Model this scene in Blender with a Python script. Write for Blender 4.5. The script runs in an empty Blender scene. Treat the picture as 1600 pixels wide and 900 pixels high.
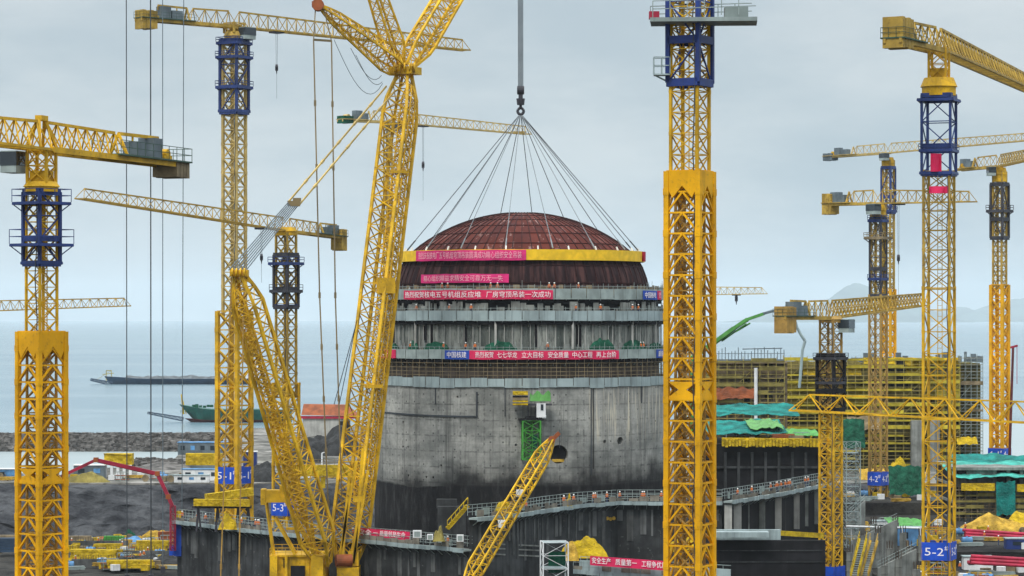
import bpy, bmesh, math, random
from mathutils import Vector, Matrix, noise as mnoise
R = random.Random(7)
scene = bpy.context.scene
COL = scene.collection
F = 4500.0          # focal length in photo pixels
HZ = 497.0          # horizon row of the photo
ZE = 42.0           # eye height above the sea (sea level is z = 0)
PI = math.pi

def at(px, py, d):
    return Vector(((px - 800.0) / F * d, d, ZE - (py - HZ) / F * d))

def gx(px, d):
    return (px - 800.0) / F * d

def gz(py, d):
    return ZE - (py - HZ) / F * d

# ------------------------------------------------------------------ materials
MATS = {}

def nodes_of(name):
    m = bpy.data.materials.new(name)
    m.use_nodes = True
    nt = m.node_tree
    nt.nodes.clear()
    out = nt.nodes.new('ShaderNodeOutputMaterial')
    b = nt.nodes.new('ShaderNodeBsdfPrincipled')
    nt.links.new(b.outputs[0], out.inputs[0])
    MATS[name] = m
    return m, nt, b

def N(nt, t, **kw):
    n = nt.nodes.new(t)
    for k, v in kw.items():
        if k in ('operation', 'blend_type', 'data_type', 'noise_dimensions', 'feature', 'use_clamp', 'wave_type', 'bands_direction', 'interpolation_type'):
            setattr(n, k, v)
    return n

def setin(nt, sock, v):
    if isinstance(v, bpy.types.NodeSocket):
        nt.links.new(v, sock)
    else:
        sock.default_value = v

def math_(nt, op, a, b=0.0, c=None, clamp=False):
    n = N(nt, 'ShaderNodeMath', operation=op, use_clamp=clamp)
    setin(nt, n.inputs[0], a)
    setin(nt, n.inputs[1], b)
    if c is not None:
        setin(nt, n.inputs[2], c)
    return n.outputs[0]

def mix_(nt, f, a, b, blend='MIX'):
    n = nt.nodes.new('ShaderNodeMix')
    n.data_type = 'RGBA'
    n.blend_type = blend
    setin(nt, n.inputs[0], f)
    setin(nt, n.inputs[6], a if isinstance(a, bpy.types.NodeSocket) else (*a[:3], 1))
    setin(nt, n.inputs[7], b if isinstance(b, bpy.types.NodeSocket) else (*b[:3], 1))
    return n.outputs[2]

def ramp_(nt, f, lo, hi):
    n = nt.nodes.new('ShaderNodeMapRange')
    n.interpolation_type = 'SMOOTHSTEP'
    setin(nt, n.inputs[0], f)
    n.inputs[1].default_value = lo
    n.inputs[2].default_value = hi
    n.inputs[3].default_value = 0
    n.inputs[4].default_value = 1
    return n.outputs[0]

def coords(nt, scale=(1, 1, 1), kind='Object'):
    tc = nt.nodes.new('ShaderNodeTexCoord')
    mp = nt.nodes.new('ShaderNodeMapping')
    mp.inputs['Scale'].default_value = scale
    nt.links.new(tc.outputs[kind], mp.inputs[0])
    return mp.outputs[0]

def noise_(nt, vec, scale, detail=4, rough=0.55):
    n = nt.nodes.new('ShaderNodeTexNoise')
    n.inputs['Scale'].default_value = scale
    n.inputs['Detail'].default_value = detail
    n.inputs['Roughness'].default_value = rough
    nt.links.new(vec, n.inputs['Vector'])
    return n.outputs['Fac']

def mat(name, col, rough=0.6, var=0.3, scale=0.5, rust=0.0, rustcol=(0.12, 0.05, 0.02), metal=0.0, streak=0.0, spec=0.4, bump=0.0):
    """painted or raw material: mottled colour, patches of rust or dirt, vertical streaks"""
    m, nt, b = nodes_of(name)
    v = coords(nt)
    f = noise_(nt, v, scale, 5)
    f = ramp_(nt, f, 0.3, 0.7)
    c = mix_(nt, f, [x * (1 - var) for x in col], [min(1, x * (1 + var)) for x in col])
    if name.startswith('yellow') or name.startswith('navy'):      # each section was painted and weathered apart
        ob = nt.nodes.new('ShaderNodeTexCoord')
        sz = nt.nodes.new('ShaderNodeSeparateXYZ')
        nt.links.new(ob.outputs['Object'], sz.inputs[0])
        wn = nt.nodes.new('ShaderNodeTexWhiteNoise')
        wn.noise_dimensions = '1D'
        nt.links.new(math_(nt, 'FLOOR', math_(nt, 'DIVIDE', math_(nt, 'ADD', sz.outputs[2], math_(nt, 'MULTIPLY', sz.outputs[0], .31)), 5.6)), wn.inputs['W'])
        c = mix_(nt, math_(nt, 'MULTIPLY', wn.outputs[0], .5), c, [x * .62 + .008 for x in col])
        fd = noise_(nt, coords(nt), 2.3, 5, .7)
        c = mix_(nt, math_(nt, 'MULTIPLY', ramp_(nt, fd, .52, .7), .55), c, [x * .3 + .02 for x in col])
    if rust > 0:
        f2 = noise_(nt, v, scale * 3.1 + 0.3, 6, 0.7)
        f2 = ramp_(nt, f2, 0.72 - 0.3 * rust, 0.80 - 0.2 * rust)
        c = mix_(nt, f2, c, rustcol)
    if streak > 0:
        vs = coords(nt, (1.1, 1.1, 0.06))
        f3 = noise_(nt, vs, 1.0, 5, 0.65)
        f3 = math_(nt, 'MULTIPLY', ramp_(nt, f3, 0.42, 0.75), streak)
        c = mix_(nt, f3, c, [x * 0.25 for x in col])
    nt.links.new(c, b.inputs['Base Color'])
    b.inputs['Roughness'].default_value = rough
    b.inputs['Metallic'].default_value = metal
    b.inputs['Specular IOR Level'].default_value = spec
    if bump > 0:
        vb = coords(nt)
        f5 = noise_(nt, vb, 1.3, 5, 0.6)
        bp = nt.nodes.new('ShaderNodeBump')
        bp.inputs['Strength'].default_value = 1.0
        bp.inputs['Distance'].default_value = bump
        nt.links.new(f5, bp.inputs['Height'])
        nt.links.new(bp.outputs[0], b.inputs['Normal'])
    return m

# painted steel
mat('yellow_fresh', (0.84, 0.42, 0.003), 0.6, 0.22, 0.3, 0.3, (0.36, 0.15, 0.008), streak=.25, spec=.2)
mat('yellow_mast', (0.64, 0.37, 0.010), 0.6, 0.35, 0.45, 0.38, (0.16, 0.075, 0.025), spec=.25)
mat('yellow_worn', (0.43, 0.28, 0.045), 0.6, 0.4, 0.5, 0.5, (0.11, 0.06, 0.035), spec=.25)
mat('yellow_crawler', (0.63, 0.375, 0.008), 0.55, 0.38, 0.4, 0.42, (0.15, 0.085, 0.02), spec=.25)
mat('yellow_pale', (0.52, 0.38, 0.13), 0.6, 0.3, 0.4, 0.4, (0.17, 0.11, 0.06), spec=.25)
mat('yellow_brown', (0.40, 0.24, 0.05), 0.6, 0.3, 0.5, 0.4, (0.12, 0.06, 0.04))
mat('yellow_net', (0.58, 0.40, 0.015), 0.85, 0.4, 0.6, 0.42, (0.22, 0.14, 0.025), streak=.2, spec=.15, bump=.5)
mat('navy', (0.014, 0.038, 0.17), 0.5, 0.35, 0.6, 0.15, (0.05, 0.06, 0.10))
mat('navy_bright', (0.011, 0.034, 0.18), 0.5, 0.3, 0.6, 0.12, (0.04, 0.06, 0.12))
mat('dark_steel', (0.035, 0.035, 0.045), 0.55, 0.4, 0.5, 0.3, (0.09, 0.06, 0.04))
mat('cable', (0.035, 0.042, 0.05), 0.5, 0.3, 0.2)
mat('cable_pale', (0.19, 0.22, 0.24), 0.45, 0.2, 0.2)
mat('rope_tan', (0.17, 0.125, 0.055), 0.6, 0.4, 0.08)
mat('galv', (0.27, 0.325, 0.315), 0.5, 0.25, 0.4, 0.15, (0.1, 0.08, 0.06), streak=0.3)
mat('galv_blue', (0.28, 0.35, 0.36), 0.6, 0.2, 0.25, 0.1, (0.1, 0.09, 0.07), streak=0.55)
mat('grey_box', (0.10, 0.13, 0.15), 0.5, 0.3, 0.5, 0.1)
mat('green_deck', (0.03, 0.07, 0.045), 0.6, 0.3, 0.5, 0.1)
mat('green_machine', (0.05, 0.26, 0.035), 0.55, 0.3, 0.5, 0.2, (0.05, 0.10, 0.04))
mat('green_lime', (0.075, 0.26, 0.05), 0.5, 0.25, 0.6)
mat('red_paint', (0.30, 0.012, 0.04), 0.5, 0.3, 0.5, 0.1)
mat('red_deep', (0.36, 0.012, 0.045), 0.5, 0.3, 0.5, 0.15)
mat('sign_blue', (0.008, 0.07, 0.50), 0.45, 0.18, 0.8)
mat('banner_red', (0.60, 0.012, 0.085), 0.7, 0.18, 0.7)
mat('banner_pink', (0.64, 0.02, 0.17), 0.7, 0.2, 0.6)
mat('banner_blue', (0.012, 0.06, 0.36), 0.7, 0.15, 0.6)
mat('banner_yellow', (0.80, 0.50, 0.012), 0.6, 0.15, 0.8)
mat('letter_white', (0.85, 0.80, 0.82), 0.6, 0.06, 0.6)
mat('letter_pink', (0.85, 0.42, 0.52), 0.6, 0.1, 0.6)
mat('white_paint', (0.70, 0.72, 0.73), 0.55, 0.12, 0.5, 0.1, (0.25, 0.22, 0.2), streak=0.25)
mat('glass_dark', (0.02, 0.03, 0.04), 0.12, 0.2, 0.5, spec=0.7)
mat('orange_rust', (0.24, 0.062, 0.016), 0.7, 0.35, 0.5, 0.3, (0.14, 0.04, 0.02))
mat('teal_net', (0.010, 0.17, 0.15), 0.8, 0.5, 0.35, 0.45, (0.02, 0.10, 0.10), spec=.15, bump=.5)
mat('teal_light', (0.06, 0.36, 0.30), 0.8, 0.3, 0.5, 0.2, (0.3, 0.5, 0.45), spec=.15, bump=.5)
mat('net_green', (0.012, 0.085, 0.05), 0.85, 0.4, 0.6, spec=.15, bump=.4)
mat('ship_blue', (0.02, 0.045, 0.085), 0.6, 0.3, 0.2, 0.1)
mat('ship_green', (0.015, 0.11, 0.085), 0.6, 0.3, 0.25, 0.15, (0.08, 0.08, 0.06))
mat('ship_red', (0.10, 0.015, 0.015), 0.7, 0.3, 0.3)
mat('cargo_sand', (0.10, 0.115, 0.125), 0.9, 0.4, 0.3)
mat('conc', (0.21, 0.22, 0.205), 0.9, 0.4, 0.3, 0.35, (0.08, 0.082, 0.08), streak=0.65, spec=.15)
mat('conc_light', (0.40, 0.40, 0.375), 0.85, 0.25, 0.3, 0.15, (0.2, 0.2, 0.19), streak=0.4)
mat('conc_dark', (0.048, 0.051, 0.053), 0.85, 0.5, 0.22, 0.38, (0.15, 0.155, 0.15), streak=0.75, spec=.12)
mat('bitumen_shade', (0.011, 0.011, 0.013), 0.8, 0.5, 0.3, 0.14, (0.045, 0.045, 0.045), streak=0.4, spec=.2)  # black for coated parts; also puts shade into soffits, openings and voids
mat('rebar', (0.062, 0.048, 0.038), 0.8, 0.4, 0.5, 0.3, (0.02, 0.015, 0.012))
mat('plank', (0.20, 0.155, 0.09), 0.85, 0.4, 0.6, 0.25, (0.08, 0.07, 0.05))
mat('olive_net', (0.21, 0.175, 0.045), 0.9, 0.45, 0.25, 0.35, (0.07, 0.065, 0.035), streak=0.4)
mat('pole', (0.33, 0.27, 0.07), 0.6, 0.4, 0.4, 0.2, (0.08, 0.06, 0.03))
mat('tarp_blue', (0.08, 0.22, 0.42), 0.6, 0.4, 0.6)
mat('tarp_sand', (0.46, 0.29, 0.045), 0.85, 0.45, 0.5, 0.4, (0.17, 0.11, 0.04), spec=.15, bump=.5)
mat('olive_dark', (0.12, 0.105, 0.035), 0.9, 0.5, 0.3, 0.4, (0.03, 0.03, 0.02), streak=.5, spec=.1)
mat('plank_grey', (0.19, 0.175, 0.145), 0.9, 0.45, 0.5, 0.35, (0.07, 0.065, 0.055), streak=.3, spec=.1)
mat('conc_mid', (0.10, 0.105, 0.105), 0.9, 0.45, 0.3, 0.3, (0.04, 0.042, 0.042), streak=.7, spec=.1)
mat('skin', (0.45, 0.28, 0.2), 0.6, 0.1, 3)
mat('cloth_blue', (0.03, 0.05, 0.12), 0.8, 0.3, 3)
mat('cloth_orange', (0.55, 0.14, 0.03), 0.8, 0.2, 3)
mat('helmet_white', (0.8, 0.8, 0.8), 0.4, 0.05, 3)
mat('rock_dark', (0.10, 0.105, 0.11), 0.95, 0.55, 0.35, 0.4, (0.035, 0.037, 0.04))
mat('stone', (0.115, 0.11, 0.105), 0.95, 0.55, 0.5, 0.4, (0.04, 0.04, 0.04), spec=.1)
mat('hill', (0.05, 0.075, 0.06), 0.95, 0.4, 0.002)
mat('spoil', (0.022, 0.023, 0.024), 0.95, 0.5, 0.4, 0.3, (0.055, 0.055, 0.05))

def special_materials():
    # containment concrete: uv is (arc metres to the right of the front, metres above the eye)
    m, nt, b = nodes_of('containment')
    uv = nt.nodes.new('ShaderNodeUVMap').outputs[0]
    sp = nt.nodes.new('ShaderNodeSeparateXYZ')
    nt.links.new(uv, sp.inputs[0])
    u, v = sp.outputs[0], sp.outputs[1]
    def mp(sc):
        n = nt.nodes.new('ShaderNodeMapping')
        n.inputs['Scale'].default_value = sc
        nt.links.new(uv, n.inputs[0])
        return n.outputs[0]
    big = noise_(nt, mp((0.10, 0.16, 1)), 1, 6, 0.65)
    c = mix_(nt, ramp_(nt, big, 0.33, 0.68), (0.17, 0.178, 0.168), (0.46, 0.46, 0.425))
    fine = noise_(nt, mp((1.6, 1.0, 1)), 1, 6, 0.75)
    c = mix_(nt, math_(nt, 'MULTIPLY', ramp_(nt, fine, 0.4, 0.75), 0.45), c, (0.09, 0.09, 0.088))
    # formwork lifts and joints
    for src, step, wdt in ((v, 2.6, 0.05), (u, 4.2, 0.035), (v, 0.87, 0.06), (u, 1.05, 0.05)):
        fr = math_(nt, 'FRACT', math_(nt, 'DIVIDE', src, step))
        d = math_(nt, 'ABSOLUTE', math_(nt, 'SUBTRACT', fr, 0.5))
        ln = math_(nt, 'LESS_THAN', d, wdt)
        brk = ramp_(nt, noise_(nt, mp((0.3, 0.3, 1)), 1.0 + step, 3), 0.42, 0.6)
        k = 0.62 if step > 2 else 0.22
        c = mix_(nt, math_(nt, 'MULTIPLY', math_(nt, 'MULTIPLY', ln, brk), k), c, (0.07, 0.07, 0.068))
    # tie holes on a regular grid, many of them filled
    hx = math_(nt, 'SUBTRACT', math_(nt, 'FRACT', math_(nt, 'DIVIDE', u, 2.1)), 0.5)
    hy = math_(nt, 'SUBTRACT', math_(nt, 'FRACT', math_(nt, 'DIVIDE', v, 1.3)), 0.25)
    hx = math_(nt, 'MULTIPLY', hx, 2.1)
    hy = math_(nt, 'MULTIPLY', hy, 1.3)
    rr = math_(nt, 'ADD', math_(nt, 'MULTIPLY', hx, hx), math_(nt, 'MULTIPLY', hy, hy))
    hole = math_(nt, 'MULTIPLY', math_(nt, 'LESS_THAN', rr, 0.022), ramp_(nt, noise_(nt, mp((0.35, 0.35, 1)), 1.9, 2), 0.48, 0.55))
    c = mix_(nt, math_(nt, 'MULTIPLY', hole, 0.8), c, (0.03, 0.03, 0.03))
    # lift to lift tone differences
    fl = math_(nt, 'FLOOR', math_(nt, 'DIVIDE', v, 2.6))
    fu = math_(nt, 'FLOOR', math_(nt, 'DIVIDE', u, 8.4))
    wn = nt.nodes.new('ShaderNodeTexWhiteNoise')
    wn.noise_dimensions = '2D'
    cb = nt.nodes.new('ShaderNodeCombineXYZ')
    nt.links.new(fl, cb.inputs[0])
    nt.links.new(fu, cb.inputs[1])
    nt.links.new(cb.outputs[0], wn.inputs['Vector'])
    c = mix_(nt, math_(nt, 'MULTIPLY', wn.outputs[0], 0.35), c, (0.15, 0.155, 0.15))
    # dark run-off streaks and pale lime streaks
    st = noise_(nt, mp((0.9, 0.035, 1)), 1, 6, 0.7)
    c = mix_(nt, math_(nt, 'MULTIPLY', ramp_(nt, st, 0.48, 0.71), 0.72), c, (0.05, 0.053, 0.05))
    st2 = noise_(nt, mp((1.3, 0.05, 1)), 1.7, 4, 0.6)
    right = math_(nt, 'MULTIPLY', ramp_(nt, u, 10.5, 12.5), ramp_(nt, v, -22, -17))
    c = mix_(nt, math_(nt, 'MULTIPLY', math_(nt, 'MULTIPLY', ramp_(nt, st2, 0.52, 0.64), right), 0.9), c, (0.66, 0.60, 0.46))
    c = mix_(nt, math_(nt, 'MULTIPLY', right, 0.25), c, (0.36, 0.35, 0.32))
    # tall dark joint
    ln = math_(nt, 'MULTIPLY', math_(nt, 'LESS_THAN', math_(nt, 'ABSOLUTE', math_(nt, 'SUBTRACT', u, 12.3)), 0.16), math_(nt, 'GREATER_THAN', v, -25.0))
    c = mix_(nt, math_(nt, 'MULTIPLY', ln, 0.85), c, (0.02, 0.02, 0.02))
    # bituminous coat on the lower part, with a ragged brushed upper edge
    e1 = noise_(nt, mp((0.45, 0.05, 1)), 1, 5, 0.6)
    e2 = noise_(nt, mp((0.12, 0.12, 1)), 1, 4, 0.6)
    edge = math_(nt, 'ADD', math_(nt, 'MULTIPLY', math_(nt, 'SUBTRACT', e1, 0.5), 4.5), math_(nt, 'MULTIPLY', math_(nt, 'SUBTRACT', e2, 0.5), 10.0))
    lvl = math_(nt, 'ADD', math_(nt, 'MULTIPLY', ramp_(nt, u, -15.5, -11.5), 2.3), -27.1)
    h = math_(nt, 'SUBTRACT', math_(nt, 'ADD', lvl, edge), v)
    coat = ramp_(nt, h, -2.4, 2.8)
    solid = ramp_(nt, math_(nt, 'SUBTRACT', -25.5, v), -0.5, 2.5)
    coat = math_(nt, 'MAXIMUM', math_(nt, 'MULTIPLY', coat, 0.93), math_(nt, 'MULTIPLY', solid, ramp_(nt, u, -20.0, -12.0)))
    coat = math_(nt, 'MAXIMUM', coat, ramp_(nt, math_(nt, 'SUBTRACT', -27.6, math_(nt, 'ADD', v, math_(nt, 'MULTIPLY', edge, 0.12))), -0.2, 0.6))
    cc = mix_(nt, ramp_(nt, noise_(nt, mp((0.5, 0.12, 1)), 1.2, 5, 0.7), 0.45, 0.8), (0.008, 0.008, 0.009), (0.055, 0.055, 0.056))
    c = mix_(nt, coat, c, cc)
    nt.links.new(c, b.inputs['Base Color'])
    b.inputs['Roughness'].default_value = 0.85
    b.inputs['Specular IOR Level'].default_value = 0.25
    bp = nt.nodes.new('ShaderNodeBump')
    bp.inputs['Strength'].default_value = 0.5
    bp.inputs['Distance'].default_value = 0.12
    nt.links.new(fine, bp.inputs['Height'])
    nt.links.new(bp.outputs[0], b.inputs['Normal'])

    # dome plates: primer red-brown plates, each a slightly different tone, chalk-white scuffs
    m, nt, b = nodes_of('dome_plate')
    uv = nt.nodes.new('ShaderNodeUVMap').outputs[0]
    sp = nt.nodes.new('ShaderNodeSeparateXYZ')
    nt.links.new(uv, sp.inputs[0])
    u, v = sp.outputs[0], sp.outputs[1]
    fl = math_(nt, 'FLOOR', math_(nt, 'MULTIPLY', v, 7.0))
    fu = math_(nt, 'FLOOR', math_(nt, 'MULTIPLY', u, 72.0))
    wn = nt.nodes.new('ShaderNodeTexWhiteNoise')
    wn.noise_dimensions = '2D'
    cb = nt.nodes.new('ShaderNodeCombineXYZ')
    nt.links.new(fl, cb.inputs[0])
    nt.links.new(fu, cb.inputs[1])
    nt.links.new(cb.outputs[0], wn.inputs['Vector'])
    c = mix_(nt, wn.outputs[0], (0.070, 0.016, 0.012), (0.125, 0.030, 0.021))
    o = coords(nt)
    c = mix_(nt, math_(nt, 'MULTIPLY', ramp_(nt, noise_(nt, o, 0.35, 5, 0.7), 0.45, 0.75), 0.6), c, (0.055, 0.025, 0.03))
    mpn = nt.nodes.new('ShaderNodeMapping')
    mpn.inputs['Scale'].default_value = (110, 11, 1)
    nt.links.new(uv, mpn.inputs[0])
    sc = noise_(nt, mpn.outputs[0], 1.0, 4, 0.7)
    upper = ramp_(nt, v, 0.35, 0.42)
    c = mix_(nt, math_(nt, 'MULTIPLY', math_(nt, 'MULTIPLY', ramp_(nt, sc, 0.56, 0.70), upper), 0.6), c, (0.42, 0.30, 0.28))
    sk = nt.nodes.new('ShaderNodeMapping')
    sk.inputs['Scale'].default_value = (160, 2.0, 1)
    nt.links.new(uv, sk.inputs[0])
    skn = noise_(nt, sk.outputs[0], 1.0, 3, 0.6)
    skirt = mix_(nt, ramp_(nt, skn, .4, .7), (0.016, 0.008, 0.010), (0.075, 0.034, 0.032))
    c = mix_(nt, math_(nt, 'LESS_THAN', v, 0.36), c, skirt)
    nt.links.new(c, b.inputs['Base Color'])
    b.inputs['Roughness'].default_value = 0.75
    b.inputs['Specular IOR Level'].default_value = 0.12

    # sea
    m, nt, b = nodes_of('sea')
    o = coords(nt, (0.035, 0.10, 1))
    w1 = noise_(nt, o, 1.0, 6, 0.65)
    o2 = coords(nt, (0.0012, 0.006, 1))
    w2 = noise_(nt, o2, 1.0, 4, 0.6)
    c = mix_(nt, ramp_(nt, w2, 0.35, 0.7), (0.10, 0.185, 0.24), (0.18, 0.265, 0.31))
    c = mix_(nt, math_(nt, 'MULTIPLY', ramp_(nt, w1, 0.45, 0.8), 0.35), c, (0.33, 0.42, 0.45))
    nt.links.new(c, b.inputs['Base Color'])
    b.inputs['Roughness'].default_value = 0.22
    b.inputs['IOR'].default_value = 1.33
    bp = nt.nodes.new('ShaderNodeBump')
    bp.inputs['Strength'].default_value = 0.5
    bp.inputs['Distance'].default_value = 0.6
    nt.links.new(w1, bp.inputs['Height'])
    nt.links.new(bp.outputs[0], b.inputs['Normal'])

    m, nt, b = nodes_of('calm_water')
    o = coords(nt, (0.05, 0.15, 1))
    w1 = noise_(nt, o, 1.0, 4, 0.6)
    c = mix_(nt, w1, (0.26, 0.32, 0.34), (0.34, 0.40, 0.41))  # pale base colour stands in for the sky's reflection on the water
    nt.links.new(c, b.inputs['Base Color'])
    b.inputs['Roughness'].default_value = 0.35
    b.inputs['IOR'].default_value = 1.33
    bp = nt.nodes.new('ShaderNodeBump')
    bp.inputs['Strength'].default_value = 0.15
    bp.inputs['Distance'].default_value = 0.2
    nt.links.new(w1, bp.inputs['Height'])
    nt.links.new(bp.outputs[0], b.inputs['Normal'])

    # pit and yard ground
    m, nt, b = nodes_of('ground')
    o = coords(nt)
    n1 = noise_(nt, o, 0.05, 6, 0.65)
    n2 = noise_(nt, o, 0.5, 6, 0.7)
    c = mix_(nt, ramp_(nt, n1, 0.35, 0.65), (0.014, 0.014, 0.015), (0.060, 0.058, 0.052))
    c = mix_(nt, math_(nt, 'MULTIPLY', ramp_(nt, n2, 0.45, 0.7), 0.7), c, (0.012, 0.012, 0.013))
    nt.links.new(c, b.inputs['Base Color'])
    b.inputs['Roughness'].default_value = 0.95
    b.inputs['Specular IOR Level'].default_value = 0.08
    bp = nt.nodes.new('ShaderNodeBump')
    bp.inputs['Strength'].default_value = 0.8
    bp.inputs['Distance'].default_value = 0.6
    nt.links.new(n2, bp.inputs['Height'])
    nt.links.new(bp.outputs[0], b.inputs['Normal'])
    # yard surface: pale dusty hardstanding
    m, nt, b = nodes_of('yard')
    o = coords(nt)
    n1 = noise_(nt, o, 0.06, 6, 0.65)
    c = mix_(nt, ramp_(nt, n1, 0.38, 0.62), (0.10, 0.098, 0.088), (0.30, 0.29, 0.27))
    c = mix_(nt, math_(nt, 'MULTIPLY', ramp_(nt, noise_(nt, o, 0.25, 6), 0.45, 0.62), 0.8), c, (0.05, 0.052, 0.045))
    nt.links.new(c, b.inputs['Base Color'])
    b.inputs['Roughness'].default_value = 0.95
    b.inputs['Specular IOR Level'].default_value = 0.08
    # rough rock of the pit side
    m, nt, b = nodes_of('pit_rock')
    o = coords(nt)
    n1 = noise_(nt, o, 0.10, 7, 0.7)
    n2 = noise_(nt, o, 0.6, 6, 0.75)
    c = mix_(nt, ramp_(nt, n1, 0.38, 0.68), (0.024, 0.026, 0.031), (0.105, 0.11, 0.118))
    c = mix_(nt, math_(nt, 'MULTIPLY', ramp_(nt, n2, 0.5, 0.75), 0.55), c, (0.02, 0.02, 0.023))
    nt.links.new(c, b.inputs['Base Color'])
    b.inputs['Roughness'].default_value = 0.95
    b.inputs['Specular IOR Level'].default_value = 0.08
    bp = nt.nodes.new('ShaderNodeBump')
    bp.inputs['Strength'].default_value = 1.0
    bp.inputs['Distance'].default_value = 0.8
    nt.links.new(n2, bp.inputs['Height'])
    nt.links.new(bp.outputs[0], b.inputs['Normal'])
special_materials()
def upper_concrete():
    # unfinished upper lift: greenish grey pours of unequal tone, dark formed pockets, wet streaks
    m, nt, b = nodes_of('upper_concrete')
    uv = nt.nodes.new('ShaderNodeUVMap').outputs[0]
    sp = nt.nodes.new('ShaderNodeSeparateXYZ')
    nt.links.new(uv, sp.inputs[0])
    u = sp.outputs[0]
    def mp(sc):
        n = nt.nodes.new('ShaderNodeMapping')
        n.inputs['Scale'].default_value = sc
        nt.links.new(uv, n.inputs[0])
        return n.outputs[0]
    wn = nt.nodes.new('ShaderNodeTexWhiteNoise')
    wn.noise_dimensions = '1D'
    nt.links.new(math_(nt, 'FLOOR', math_(nt, 'DIVIDE', math_(nt, 'ADD', u, math_(nt, 'MULTIPLY', noise_(nt, mp((.2, 0, 1)), 1, 2), 4.0)), 1.9)), wn.inputs['W'])
    c = mix_(nt, wn.outputs[0], (0.085, 0.098, 0.090), (0.34, 0.355, 0.325))
    st = noise_(nt, mp((1.3, 0.22, 1)), 1, 6, 0.75)
    c = mix_(nt, math_(nt, 'MULTIPLY', ramp_(nt, st, .42, .66), .85), c, (0.035, 0.042, 0.040))
    st = noise_(nt, mp((2.2, 0.5, 1)), 1.7, 5, 0.7)
    c = mix_(nt, math_(nt, 'MULTIPLY', ramp_(nt, st, .58, .7), .5), c, (0.42, 0.43, 0.39))
    nt.links.new(c, b.inputs['Base Color'])
    b.inputs['Roughness'].default_value = .9
    b.inputs['Specular IOR Level'].default_value = .2
upper_concrete()

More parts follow.
